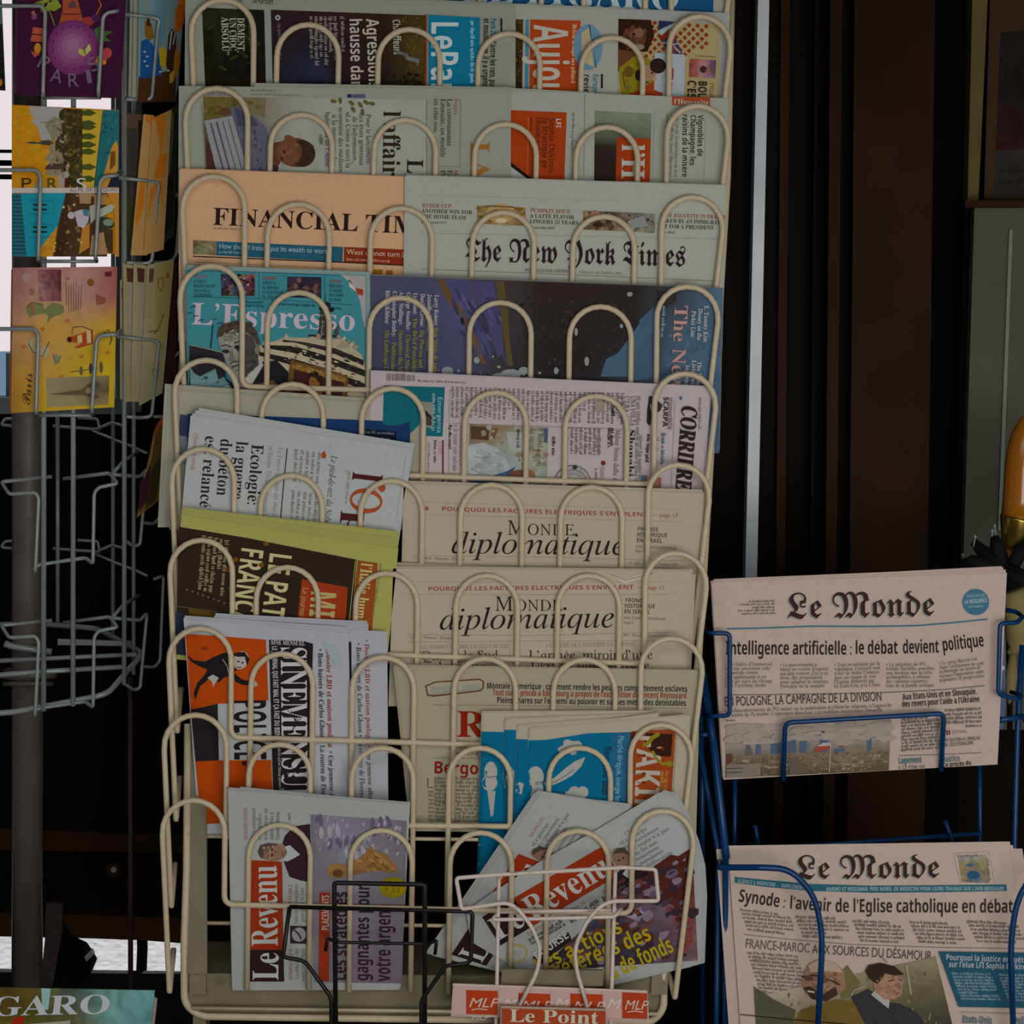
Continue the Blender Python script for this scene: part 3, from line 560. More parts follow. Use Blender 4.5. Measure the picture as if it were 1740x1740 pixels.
p.B((978, 192), (-3, 68), (-7, 0), 1, (96, 92, 88), h=3.6)
p.L([(994, 160), (992, 300)], 1.5, (116, 118, 112))
paper(p, 'newspaper', 'newspaper with an orange front page and dark red sideways headline in the second tier', inner=((0, -2, 2, 6), (0, -5, -12, 2), (0, -6, 1, -1)))
p = Page([(960, 158), (1236, 168), (1228, 440), (960, 440)], slot(1, 1) + .0032, (140, 144, 134))
p.G([(996, 187), (1107, 193), (1102, 400), (992, 400)], [[(104, 112, 92), (112, 120, 100)], [(100, 108, 92), (96, 104, 86)], [(42, 34, 30), (46, 38, 34)], [(40, 30, 28), (42, 32, 30)], [(38, 30, 28), (42, 32, 28)], [(38, 30, 28), (40, 30, 28)], [(38, 30, 28), (40, 30, 28)], [(38, 30, 28), (40, 30, 28)]], 8, 21, .08, 4)
p.P([(1048, 233), (1106, 236), (1101, 420), (1044, 420)], (186, 72, 24)); p.T('l’Humanité', 'r', 1057, 244, 1054, 470, 40, (158, 164, 156))
p.L([(1112, 193), (1108, 310)], 0.8, (112, 116, 108)); p.L([(1199, 200), (1196, 310)], .8, (112, 116, 108))
p.T('Vignobles de', 'b', 1186, 195, 1185, 266, 9.5, INK); p.T('Champagne, les', 'b', 1173.5, 195, 1172, 281, 9.5, INK); p.T('raisins de la misère', 'b', 1160, 194, 1159, 301, 9.5, INK)
for i, x in enumerate((1132, 1140, 1148)): p.B((x + 5, 195), (-3, 108), (-6, 0), 1, (96, 94, 90), h=3.6, seed=i)
p.P([(1142, 163.5), (1207, 166), (1206, 181), (1142, 179)], (178, 78, 46)); p.T('l’Humanité', 'r', 1145, 177, 1204, 179.5, 9.5, (170, 164, 154))
paper(p, 'newspaper', 'newspaper with small red title tab and vineyard headline, right end of second tier', inner=((0, -1, 2, -1),))
# tier 2
p = Page([(305, 288), (846, 306), (846, 590), (303, 580)], slot(2, 1), (188, 150, 116))
p.T('FINANCIAL TIMES', 'r', 361, 382, 764, 400, 30, (40, 26, 26)); p.B((362, 385), (50, 2), (0, 6), 1, (120, 100, 84), h=2.6)
p.G([(328, 408), (368, 410), (368, 434), (328, 432)], [[(92, 72, 50), (104, 86, 60), (110, 104, 74)], [(84, 92, 66), (120, 120, 90), (128, 116, 84)], [(64, 74, 50), (130, 128, 100), (90, 74, 52)]], 10, 6, .25, 7)
p.P([(368, 410), (583, 419.5), (582, 445), (368, 434)], (40, 98, 122)); p.T('How should Ireland put its wealth to work', 's', 372, 422, 556, 431, 9, (140, 162, 164)); p.B((372, 424), (52, 2), (0, 8), 1, (112, 140, 146), h=3)
p.P([(584.5, 419.5), (846, 431), (846, 458), (584, 445)], (156, 56, 30)); p.T('West cannot turn blind', 's', 589, 432, 707, 438, 9, (196, 160, 140)); p.B((589, 436), (76, 4), (0, 8), 1, (180, 130, 110), h=3)
p.L([(328, 435.5), (590, 446), (846, 459)], 2, (40, 28, 26)); p.L([(330, 445), (590, 457)], .8, (120, 98, 80)); p.R(634, 458, 650, 466, (176, 120, 36)); p.R(656, 459, 667, 467, (176, 120, 36)); p.B((330, 447), (60, 3), (0, 7), 1, (110, 70, 60), h=3)
p.B((330, 462), (500, 20), (0, 60), 8, (96, 78, 66))
paper(p, 'newspaper', 'salmon-pink financial newspaper with large black capital title', inner=((2, -2, 0, -1),))
p = Page([(688, 299), (1233, 315), (1226, 600), (684, 590)], slot(2), (146, 148, 140))
p.L([(716, 331), (860, 336), (1050, 341)], .7, (126, 128, 120))
def nyt(lines, x, y, wds, first):
    for i, (s, wd) in enumerate(zip(lines, wds)): p.T(s, 'u' if 0 else 'r', x - i * .6, y + i * 9.3, x - i * .6 + wd, y + i * 9.3 + wd * .035, 6.8, first if i == 0 else (46, 40, 38))
nyt(('RYDER CUP', 'ANOTHER WIN FOR', 'THE HOME TEAM'), 717, 352, (50, 86, 76), (140, 70, 58)); p.B((716, 374), (44, 1), (0, 7), 1, SOFT, h=3)
nyt(('PUMPKIN SPICE', 'A LATTE FLAVOR', 'LINGERS 20 YEARS'), 901, 360.5, (68, 75, 83), (140, 70, 58)); p.B((901, 383), (44, 1), (0, 7), 1, SOFT, h=3)
nyt(('BEST BAGUETTE IN FRANCE', 'BAKED BY AN IMMIGRANT', 'FIT FOR A PRESIDENT'), 1122, 368.5, (112, 108, 92), (140, 70, 58)); p.B((1121, 391), (40, 1), (0, 7), 1, SOFT, h=3)
p.G([(811, 349), (893, 353), (893, 384), (811, 380)], [[(138, 116, 62), (160, 136, 86), (142, 118, 66)], [(124, 98, 56), (160, 138, 92), (132, 104, 56)], [(110, 84, 44), (150, 126, 82), (120, 90, 46)]], 12, 6, .14, 3); p.S([(812, 350), (892, 354), (892, 382), (812, 380)], 50, ((120, 94, 50), (150, 126, 78), (104, 80, 42)), 1.5, 5, 3); p.E(851, 362, 26, 16, (164, 140, 92)); p.E(842, 358, 4, 1.6, (70, 50, 34)); p.E(862, 359, 4, 1.6, (70, 50, 34)); p.E(852, 375, 10, 4, (176, 164, 136)); p.L([(822, 352), (830, 350), (872, 352), (880, 356)], 2, (92, 70, 36)); p.E(852, 366, 3, 3, (140, 110, 72))
p.G([(991, 358), (1114, 363), (1112, 396), (991, 390)], [[(126, 108, 88), (70, 52, 40), (92, 88, 82), (118, 120, 116)], [(98, 78, 60), (52, 40, 34), (100, 96, 90), (114, 116, 112)], [(84, 60, 40), (120, 100, 72), (140, 124, 96), (96, 94, 88)]], 18, 6, .25, 11); p.S([(992, 360), (1112, 364), (1110, 394), (992, 388)], 90, ((70, 54, 42), (110, 104, 98), (140, 120, 90), (84, 80, 76), (120, 96, 70)), 1, 5, 7); p.E(1012, 366, 10, 7, (140, 108, 84)); p.E(1016, 382, 9, 4, (46, 34, 30)); p.P([(1066, 376), (1094, 366), (1100, 384), (1072, 388)], (120, 124, 122))
p.T('The New York Times', 'f', 790, 443, 1165, 453, 38, (40, 28, 28))
p.T('INTERNATIONAL EDITION', 'u', 892, 461, 968, 463.5, 5, (58, 50, 48)); p.T('TUESDAY, OCTOBER 3, 2023', 'u', 984, 464.5, 1057, 467, 4.5, (110, 106, 100)); p.L([(716, 457), (950, 466), (1226, 478)], .8, (104, 104, 98)); p.L([(716, 396), (1226, 406)], .5, (130, 132, 124)); p.L([(716, 482), (1220, 500)], .8, (90, 88, 84))
p.B((716, 490), (490, 14), (0, 60), 8, (110, 106, 100))
paper(p, 'newspaper', 'white newspaper with an old blackletter title, right of the salmon-pink one', inner=((3, -2, -1, -1), (2, 0, 1, 1)))
# tier 3
CY = (60, 138, 148)
p = Page([(316, 458), (622, 468), (620, 745), (320, 735)], slot(3), CY, amp=0.0003)
GL = [(315, 457), (420, 462), (578, 466), (592, 474), (606, 492), (614, 520), (619, 560), (620, 745), (320, 735)]
p.P([(579, 467), (621, 469), (621, 560), (616, 540), (612, 512), (603, 490), (590, 474)], (146, 138, 138)); p.P([(600, 488), (617, 492), (617, 502), (608, 501)], (176, 66, 34)); p.P([(580, 467), (592, 474), (594, 488), (606, 496), (602, 486)], (170, 164, 158))
for x, y, hd, ls, wds in ((329, 472, 'POLITICA', ('IL DUELLO', 'MELONI-SALVINI', 'SULLA PELLE', 'DEI MIGRANTI'), (22, 37, 28, 31)), (446, 475, 'ECONOMIA', ('DIRITTI TV', 'AL RIBASSO', 'LA LEGA SOGNA', 'IL PIÙ DA...'), (23, 28, 35, 34)), (559, 480, 'CULTURA', ('MERCANTI', 'DI TALENTI', 'VITA DIURNA', 'DA SEGNI'), (23, 23, 25, 21))):
    p.T(hd, 'b', x, y, x + len(hd) * 2.9, y + .8, 5, (150, 56, 44))
    for i, (s, wd) in enumerate(zip(ls, wds)): p.T(s, 'b', x, y + 8.2 + i * 7.8, x + wd, y + 9 + i * 7.8, 5, (22, 60, 68))
p.G([(375, 466), (433, 466), (433, 503), (376, 503)], [[(40, 28, 26), (60, 60, 90), (150, 60, 30)], [(60, 60, 80), (40, 52, 100), (120, 40, 26)], [(90, 80, 40), (60, 50, 60), (80, 50, 40)]], 10, 7, .5, 3)
p.G([(488, 470), (546, 471), (546, 507), (488, 505)], [[(32, 30, 54), (36, 30, 50), (30, 28, 50)], [(70, 48, 46), (40, 32, 44), (60, 40, 44)], [(40, 30, 36), (30, 26, 40), (50, 40, 50)]], 10, 7, .3, 8)
p.S([(377, 468), (431, 468), (431, 501), (378, 501)], 50, ((40, 44, 84), (150, 70, 40), (120, 104, 60), (30, 24, 30), (140, 130, 120)), 1, 4, 5); p.S([(489, 484), (545, 486), (545, 506), (489, 504)], 40, ((30, 28, 46), (70, 50, 46), (24, 22, 34), (90, 74, 70)), 1, 4, 6)
for x, y, c in ((508, 476, (110, 76, 60)), (502, 486, (100, 72, 58)), (537, 487, (96, 66, 54)), (521, 490, (90, 66, 56))): p.E(x, y, 4, 5, c, n=10)
p.L([(326, 504), (450, 508), (600, 518)], .8, (22, 82, 96)); p.L([(440, 464), (440, 507)], .7, (22, 92, 106)); p.L([(552, 470), (552, 512)], .7, (22, 92, 106)); p.L([(326, 460), (440, 463), (575, 468)], .6, (22, 92, 106))
p.T('L’Espresso', 'r', 324, 551, 604, 562, 38, (170, 158, 168)); p.B((412, 510), (38, 1.5), (0, 12), 2, (20, 84, 98), h=3); p.B((468, 514), (70, 3), (0, 6), 1, (20, 70, 84), h=3); p.B((568, 521), (14, 1), (0, 6), 1, (20, 84, 98), h=3)
# yacht
p.P([(474, 577), (482, 574), (486, 566), (491, 573), (526, 574), (530, 568), (536, 574), (548, 578), (580, 574), (600, 590), (615, 604), (620, 620), (620, 740), (500, 740), (430, 640), (440, 588)], (150, 140, 116))
for a in ([(480, 577), (520, 582), (570, 592), (618, 612), (618, 624), (560, 605), (482, 586)], [(446, 584), (500, 586), (560, 604), (620, 628), (620, 640), (560, 618), (500, 602), (446, 596)], [(440, 594), (500, 608), (560, 626), (620, 648), (620, 668), (560, 646), (500, 626), (440, 608)], [(520, 616), (560, 630), (620, 655), (620, 672), (570, 660), (520, 640)]): p.P(a, (30, 24, 22))
for a in ([(446, 580), (500, 582), (560, 598), (620, 622), (620, 629), (560, 606), (500, 588), (446, 586)], [(442, 590), (500, 600), (560, 617), (620, 642), (620, 652), (560, 628), (500, 610), (442, 598)], [(440, 604), (500, 622), (560, 640), (620, 664), (620, 690), (560, 660), (500, 640), (440, 616)]): p.P(a, (158, 146, 122))
p.L([(553, 500), (553, 520)], 1, (24, 30, 34)); p.E(556, 518, 6, 5, (24, 24, 28)); p.E(563, 526, 5, 4.5, (24, 24, 28)); p.E(546, 524, 4, 4, (24, 26, 30)); p.P([(544, 528), (556, 524), (562, 560), (556, 578), (540, 574)], (52, 50, 46)); p.P([(568, 560), (576, 552), (576, 574), (568, 576)], (62, 62, 56)); p.L([(524, 570), (560, 572), (575, 570)], 3, (26, 24, 24)); p.L([(548, 545), (546, 572)], 2, (120, 112, 96)); p.E(541, 572, 4, 5, (146, 120, 96))
for i in range(9): p.L([(528 + i * 4, 616 + i * 1.4), (527 + i * 4, 628 + i * 1.4)], 1, (70, 62, 54))
p.S([(500, 582), (612, 612), (612, 660), (470, 612)], 90, ((110, 102, 86), (60, 54, 48), (164, 154, 132), (36, 30, 28)), .6, 2.2, 4, asp=2.6, rot=17); p.S([(546, 530), (560, 530), (572, 574), (542, 574)], 30, ((110, 104, 92), (36, 36, 36), (84, 80, 72)), .8, 2.2, 3); p.L([(488, 580), (540, 588), (600, 604)], .8, (70, 62, 54)); p.L([(520, 640), (570, 652), (618, 668)], 1, (60, 54, 46)); p.S([(574, 566), (604, 586), (618, 606), (570, 590)], 20, ((158, 150, 128), (130, 122, 104)), 2, 5, 5)
# hull and dark water at left, birds, mast
p.P([(322, 586), (350, 592), (380, 600), (384, 640), (384, 740), (322, 735)], (34, 32, 36)); p.L([(322, 586), (350, 592), (382, 600)], 1.6, (120, 128, 120)); p.L([(362, 552), (358, 592)], 1.8, (20, 34, 38))
for x, y in ((328, 521), (322, 532), (332, 537), (341, 544), (363, 542), (373, 549)): p.L([(x - 4, y + 2), (x, y - 1), (x + 1, y + .5), (x + 5, y - 1)], 1.3, (26, 44, 48))
# man
p.P([(380, 640), (396, 652), (412, 660), (440, 616), (470, 612), (490, 632), (520, 740), (372, 740)], (20, 20, 26)); p.P([(406, 652), (442, 612), (448, 620), (430, 650), (418, 668)], (150, 148, 142)); p.P([(404, 650), (412, 642), (424, 664), (420, 672)], (120, 120, 116))
p.P([(370, 562), (378, 556), (410, 552), (430, 562), (436, 580), (438, 604), (440, 616), (424, 634), (410, 648), (402, 646), (390, 630), (380, 604), (372, 584)], (124, 120, 114))
p.P([(368, 574), (372, 556), (388, 548), (404, 545), (424, 548), (436, 562), (442, 584), (436, 586), (430, 572), (412, 560), (392, 562), (376, 572)], (62, 52, 46)); p.P([(416, 566), (430, 572), (436, 590), (438, 608), (440, 620), (424, 634), (412, 646), (412, 612), (406, 590)], (62, 58, 54)); p.P([(404, 586), (412, 584), (410, 600), (402, 596)], (34, 30, 30))
p.S([(378, 566), (412, 558), (410, 640), (394, 628)], 70, ((134, 130, 124), (112, 108, 104), (98, 94, 90), (142, 138, 132)), 1.2, 4, 5); p.S([(412, 596), (438, 600), (430, 630), (412, 644)], 40, ((56, 52, 50), (70, 66, 62), (48, 44, 42)), 1.2, 4, 6); p.S([(374, 552), (424, 546), (438, 576), (384, 564)], 60, ((54, 46, 42), (78, 66, 58), (44, 38, 36)), .8, 2.4, 7, asp=2.4, rot=-25); p.E(384, 597, 6.5, 3.4, (44, 40, 38)); p.E(404, 590, 6, 3.4, (30, 28, 28)); p.E(384, 598, 2, 1.6, (16, 14, 14)); p.L([(376, 588), (386, 586), (393, 590)], 2, (56, 48, 44)); p.L([(398, 583), (406, 580), (414, 584)], 2, (40, 36, 34)); p.P([(394, 592), (398, 610), (404, 614), (394, 616), (388, 612)], (96, 92, 88)); p.L([(390, 618), (398, 615), (408, 614)], 1.6, (40, 34, 34)); p.L([(394, 624), (402, 621), (410, 620)], 2.6, (60, 46, 44)); p.L([(400, 630), (410, 627)], 1.4, (70, 64, 60)); p.E(437, 594, 4, 8, (104, 98, 92))
for yy in (566, 571, 576): p.L([(380, yy + 2), (392, yy), (402, yy - 1)], .9, (92, 86, 80))
# banknotes, gilt frame with a painted head
p.P([(322, 622), (330, 634), (340, 640), (366, 626), (372, 648), (352, 656), (324, 656)], (96, 124, 126)); p.P([(322, 656), (352, 657), (380, 640), (396, 664), (380, 690), (322, 690)], (82, 112, 114)); p.P([(342, 682), (388, 650), (398, 672), (372, 700), (345, 700)], (118, 138, 142)); p.E(350, 642, 4, 3, (50, 70, 72)); p.E(378, 668, 6, 5, (62, 92, 120)); p.L([(360, 676), (370, 660), (390, 652)], 1.2, (52, 70, 72)); p.E(364, 674, 4, 3, (26, 30, 34))
p.P([(394, 664), (464, 646), (472, 654), (452, 662), (400, 674)], (110, 74, 30)); p.P([(398, 668), (468, 652), (460, 660), (402, 673)], (150, 110, 50))
p.P([(494, 612), (512, 616), (560, 628), (592, 640), (590, 690), (480, 690), (490, 640)], (104, 72, 26)); p.P([(496, 616), (588, 642), (586, 650), (496, 625)], (150, 112, 46)); p.P([(500, 628), (584, 650), (580, 690), (494, 690)], (52, 22, 20)); p.P([(522, 636), (536, 630), (548, 640), (546, 680), (520, 690)], (30, 16, 12)); p.E(534, 650, 9, 13, (150, 92, 40)); p.P([(528, 640), (536, 634), (544, 642), (542, 652), (536, 642)], (34, 18, 12)); p.E(531, 648, 1.8, 1, (50, 26, 16)); p.L([(531, 655), (536, 656)], 1, (120, 40, 24)); p.P([(522, 662), (546, 662), (552, 690), (518, 690)], (140, 84, 36)); p.P([(594, 646), (604, 648), (604, 653), (594, 651)], (26, 22, 20)); p.L([(612, 652), (612, 658)], 1.4, (40, 34, 30)); p.L([(617, 653), (617, 659)], 1.4, (40, 34, 30))
p.S([(496, 616), (590, 642), (590, 650), (496, 626)], 40, ((130, 92, 36), (90, 60, 22), (166, 128, 60)), .8, 2.4, 4); p.S([(326, 640), (390, 652), (376, 690), (330, 690)], 40, ((70, 100, 104), (126, 146, 148), (56, 82, 86)), .8, 2.6, 6); p.P([(400, 674), (478, 668), (590, 680), (590, 740), (400, 740)], (96, 34, 22))
paper(p, 'magazine', 'turquoise magazine with large pale title, a grey portrait and a yacht', 'magazine', inner=((0, -3, 6, -2), (6, -6, 7, -5), (2, -8, 8, -6)), dY=.001, gloss=True, icol=(120, 140, 138), front='front_cover')
p = Page([(630, 468), (1228, 490), (1222, 770), (630, 760)], slot(3), (70, 60, 62), amp=.0003)
p.G([(630, 468), (1228, 490), (1222, 770), (630, 760)], [[(66, 66, 86), (62, 62, 84), (68, 66, 92), (52, 44, 46), (34, 24, 22), (34, 24, 22), (34, 26, 24), (48, 52, 56), (74, 102, 124)],
    [(60, 62, 84), (58, 60, 86), (72, 70, 104), (56, 48, 50), (30, 22, 20), (30, 22, 20), (32, 24, 22), (60, 76, 92), (66, 94, 118)], [(58, 60, 80), (54, 58, 84), (62, 62, 90), (46, 42, 44), (28, 22, 22), (28, 22, 20), (40, 42, 48), (64, 88, 110), (60, 88, 112)],
    [(60, 62, 78), (54, 60, 80), (66, 72, 86), (70, 68, 66), (40, 36, 38), (36, 36, 42), (62, 82, 102), (58, 84, 108), (58, 84, 108)], [(60, 62, 78), (54, 60, 80), (66, 72, 86), (70, 68, 66), (40, 36, 38), (36, 36, 42), (62, 82, 102), (58, 84, 108), (58, 84, 108)]], 40, 18, .06, 4)
p.P([(743, 474), (754, 474), (770, 505), (792, 535), (812, 580), (826, 620), (818, 618), (800, 578), (782, 540), (758, 508)], (96, 70, 40)); p.P([(842, 478), (856, 478), (862, 520), (866, 580), (872, 622), (862, 620), (854, 560)], (76, 66, 36)); p.P([(800, 478), (838, 480), (850, 530), (856, 600), (846, 608), (826, 540)], (66, 60, 96)); p.P([(756, 476), (790, 478), (826, 560), (838, 612), (822, 600), (790, 530)], (62, 62, 100))
for qq, n_, cs, a_, ro in (([(750, 476), (850, 480), (870, 630), (790, 620)], 70, ((70, 68, 106), (54, 52, 86), (80, 74, 110), (48, 44, 66)), 7, 62), ([(860, 484), (1100, 494), (1060, 640), (880, 630)], 120, ((42, 32, 28), (28, 20, 18), (50, 38, 32), (34, 28, 30)), 2.4, -20), ([(1110, 530), (1220, 500), (1216, 650), (1040, 650)], 60, ((58, 84, 108), (70, 98, 122), (54, 76, 98)), 3, -30), ([(640, 474), (750, 478), (780, 640), (640, 636)], 60, ((58, 60, 82), (68, 68, 90), (52, 54, 74)), 3, 70)): p.S(bil4(qq), n_, cs, 1.4, 4, n_, asp=a_ * .5, rot=ro)
p.P([(1118, 518), (1116, 494), (1150, 496), (1148, 512), (1108, 540), (1080, 560), (1084, 545)], (40, 32, 32)); p.P([(1050, 600), (1072, 570), (1088, 548), (1112, 536), (1118, 560), (1100, 640), (1020, 640), (1030, 610)], (62, 90, 112)); p.P([(1086, 544), (1110, 522), (1122, 516), (1116, 545), (1090, 560)], (58, 82, 102)); p.P([(1082, 600), (1100, 570), (1116, 560), (1112, 640), (1066, 650)], (56, 82, 106))
rg = random.Random(2)
for i in range(46):
    x = rg.uniform(700, 960); y = 650 - abs(rg.gauss(0, 20)) + (x - 800) * .03; r = rg.choice((1, 1.4, 2, 3)); p.E(x, y, r, r * .8, rg.choice(((128, 132, 128), (110, 116, 110), (140, 136, 110))), n=8)
for x, y, rx, ry in ((760, 630, 10, 7), (868, 636, 18, 9), (890, 630, 9, 7), (810, 612, 5, 6), (997, 614, 4, 8), (979, 564, 3, 7), (1070, 500, 5, 4), (1056, 554, 3, 4), (945, 630, 4, 6), (848, 640, 14, 6)): p.E(x, y, rx, ry, (120, 126, 124), n=10)
p.E(786, 545, 2.5, 6, (20, 14, 14), n=10)
YL = (150, 142, 52); WB = (160, 160, 158)
for i, (a, b) in enumerate((('Larry Rohter:', 'How Mário de Andrade'), ('Jennifer Wilson:', 'Andrei'), ('Daniel Levine:', 'Big Pharma and'), ('Lyn Hunt:', 'The Brief Possibilities'), ('George Stauffer:', 'Classical Music'), ('Ann Stallings:', 'Simonides the Master'), ('Christopher Benfey:', 'Pathbreakers'), ('Bill McKibben:', 'The Landscape Ch'))):
    x = 738.5 - i * 11.9; wa = len(a) * 4.1; wb = len(b) * 4.6
    p.T(a, 'r', x, 501 - i * 1.1, x - 1, 501 - i * 1.1 + wa, 7.6, WB); p.T(b, 'r', x - 1, 503 + wa, x - 3, 503 + wa + wb, 7.6, YL)
p.T('The New York Review', 'r', 1146.5, 518, 1130, 875, 23, (160, 124, 112)); p.B((1132, 520), (-4, 54), (-8, 0), 1, (110, 130, 140), h=4)
for s, x, y0, y1 in (('E. Tammy Kim:', 1197, 519, 583), ('Disney on the', 1186.5, 524, 578), ('Picket Line', 1175.5, 528, 573), ('The Daughters', 1185, 614, 680), ('Living with', 1176, 612, 662), ('in Brazil', 1165, 620, 662)): p.T(s, 'r', x, y0, x - 2, y1, 7.6, WB)
paper(p, 'magazine', 'dark blue and brown review with sideways pale title, right of turquoise magazine', 'magazine', inner=((0, -2, 1, -1),), gloss=True, icol=(110, 104, 100), front='front_cover')
# tier 4
p = Page([(300, 664), (722, 690), (716, 900), (288, 900)], slot(4), (140, 136, 122), bend=lambda x, y: 0.003 * np.sin(np.clip(x, 0, 720) / 47.0) * np.exp(-((y - 670) / 60.0) ** 2))
p.P([(318, 704), (330, 702), (420, 706), (697, 717), (696, 850), (316, 850)], (28, 58, 100)); p.P([(619, 729), (674, 733), (672, 760), (618, 758)], (20, 24, 40)); p.T('Les AS. se réveillent', 's', 621, 736, 670, 739, 5, (120, 124, 130)); p.B((624, 742), (40, 2), (0, 6), 1, (120, 124, 130), h=3)
p.E(312, 716, 6, 8, (120, 50, 36)); p.P([(304, 740), (318, 744), (318, 790), (300, 786)], (110, 112, 116)); p.P([(306, 704), (320, 706), (318, 742), (304, 740)], (50, 58, 84))
paper(p, 'newspaper', 'crumpled newspaper with dark blue band, half hidden behind the tilted white newspaper', inner=((-8, -4, 0, -2), (-14, -10, -2, -6), (-20, -12, -30, -9)), dY=.0012)
p = Page([(630, 632), (1208, 657), (1196, 860), (628, 850)], slot(4) + .0012, (158, 148, 150))
p.bars(656, 635, 690, 647, 22, (60, 54, 56)); p.bars(690, 637, 706, 648, 10, (60, 54, 56)); p.B((710, 645), (84, 3), (0, 5), 1, (84, 78, 80), h=2.6)
p.P([(652, 655), (756, 658), (752, 742), (650, 738)], (26, 116, 128)); p.T('Emergenza', 's', 744, 674, 743, 736, 8, (130, 160, 162)); p.B((740, 668), (-1, 66), (-7, 0), 1, (120, 152, 154), h=4); p.P([(714, 682), (736, 684), (735, 728), (713, 724)], (120, 118, 110)); p.P([(712, 690), (724, 698), (734, 708), (734, 713), (724, 708), (712, 703)], (40, 34, 32)); p.P([(714, 714), (732, 708), (734, 722), (728, 724)], (60, 54, 50))
p.R(751, 748, 754, 860, (110, 50, 46)); p.T('IL CAFFÈ', 'u', 745, 750, 745, 772, 5, (150, 90, 84)); p.B((742, 748), (-1, 42), (-6, 0), 1, (50, 44, 44), h=3.4); p.B((733, 752), (-1, 60), (-8, 0), 1, (110, 104, 104), h=3)
for x0, n, y0, y1 in ((765, 16, 661, 716), (893, 21, 668, 722)):
    p.B((x0 + n * 8.0 / 1, y0), (-1, y1 - y0), (-n * 8.0, -4), n, (92, 84, 84), h=4.2, seed=x0)
p.L([(764, 663), (1062, 674)], .7, (96, 90, 90)); p.L([(762, 719), (1060, 729)], .7, (96, 90, 90)); p.L([(764, 663), (762, 850)], .7, (110, 104, 104))
p.B((768, 722), (-1, 42), (-7, 0), 1, (46, 40, 40), h=4); p.T('e le tante vite salvate', 'u', 771, 722, 769, 801, 8.5, (70, 64, 66)); p.T('BIOGRAFIA DI UNA VITA', 's', 782, 723, 780, 792, 5, (70, 64, 66)); p.B((774, 806), (-1, 40), (-14, 0), 3, (96, 88, 88), h=3.6)
p.G([(798, 721), (932, 726), (929, 850), (794, 850)], [[(96, 84, 64), (120, 100, 72), (112, 98, 74), (132, 128, 116), (120, 122, 106)], [(112, 104, 88), (126, 112, 84), (136, 138, 130), (142, 144, 138), (132, 136, 118)], [(142, 146, 146), (134, 140, 140), (132, 140, 138), (140, 146, 142), (122, 132, 114)], [(138, 144, 146), (132, 142, 144), (120, 132, 136), (132, 140, 138), (116, 128, 112)], [(60, 84, 104), (70, 96, 120), (110, 122, 130), (120, 130, 124), (116, 124, 112)]], 18, 14, .05, 4)
p.P([(800, 724), (832, 726), (830, 748), (800, 746)], (74, 56, 40)); p.P([(836, 727), (846, 728), (842, 746), (834, 744)], (110, 80, 46))
p.S([(800, 724), (930, 728), (928, 800), (900, 800)], 60, ((126, 116, 98), (136, 132, 118), (118, 106, 86), (142, 142, 132)), 2, 6, 4); p.P([(796, 756), (822, 752), (846, 762), (862, 784), (868, 802), (850, 812), (796, 820)], (146, 150, 150)); p.S([(800, 762), (850, 770), (862, 800), (800, 812)], 40, ((138, 142, 144), (152, 156, 156), (126, 132, 136)), 2, 7, 4, asp=2, rot=15); p.P([(796, 812), (830, 810), (858, 802), (876, 793), (866, 812), (840, 824), (796, 832)], (56, 88, 118)); p.L([(806, 776), (818, 778), (834, 776)], 1, (84, 88, 90)); p.E(884, 811, 20, 13, (104, 70, 54)); p.E(901, 810, 9, 12, (126, 92, 70)); p.L([(860, 806), (872, 798)], 2, (70, 60, 56))
p.P([(860, 734), (900, 736), (898, 766), (866, 764)], (142, 146, 140)); p.B((884, 730), (-1, 32), (-7, 0), 1, (44, 38, 38), h=4)
p.T('Il Nobel a pioni', 'u', 915, 727, 911, 792, 10, (56, 54, 52)); p.T('dei vaccini', 'u', 902, 727, 899, 766, 10, (56, 54, 52)); p.P([(925, 728), (931, 728), (930, 752), (924, 752)], (62, 80, 110))
p.B((946, 742), (-1, 34), (-10, 0), 1, (44, 38, 38), h=4); p.B((1022, 728), (-1, 48), (-62, -2), 8, (92, 84, 84), h=4); p.B((1041, 727), (-1, 36), (-9, 0), 2, (44, 38, 38), h=4); p.B((1021, 728), (-2, 45), (-8, 0), 1, (110, 100, 100), h=5)
for r, c in ((33, (96, 92, 92)), (31, (140, 136, 134)), (26, (100, 96, 96)), (24.5, (132, 128, 128)), (19, (104, 100, 100)), (17.5, (140, 136, 134))): p.E(973, 824, r, r * 1.03, c, n=30)
for a in range(0, 360, 30): p.L([(973 + 24 * math.cos(math.radians(a)), 824 + 24 * math.sin(math.radians(a))), (973 + 31 * math.cos(math.radians(a)), 824 + 31 * math.sin(math.radians(a)))], 1, (96, 92, 92))
p.E(977, 794, 4, 4, (50, 46, 46)); p.P([(964, 820), (976, 812), (990, 816), (984, 832), (968, 832)], (70, 66, 66)); p.T('A. SANITARIA', 's', 1011, 795, 1010, 830, 4.5, (60, 50, 50)); p.E(1025, 787, 4, 4, (130, 44, 40)); p.T('GIANNELLI', 'u', 1020, 793, 1019, 822, 7, (100, 84, 84))
p.T('Mdme basta dalla sentenza di', 'u', 1046, 730, 1040, 860, 8.5, (76, 72, 74)); p.T('UNA VOLTA', 'u', 1072, 673, 1071, 724, 9, (60, 56, 58)); p.T('C’ERA', 'u', 1061, 673, 1060, 700, 9, (60, 56, 58)); p.T('IL SOLE DI', 'u', 1050, 673, 1049, 712, 9, (60, 56, 58)); p.B((1044, 680), (0, 30), (-7, 0), 1, (44, 38, 38), h=4.5)
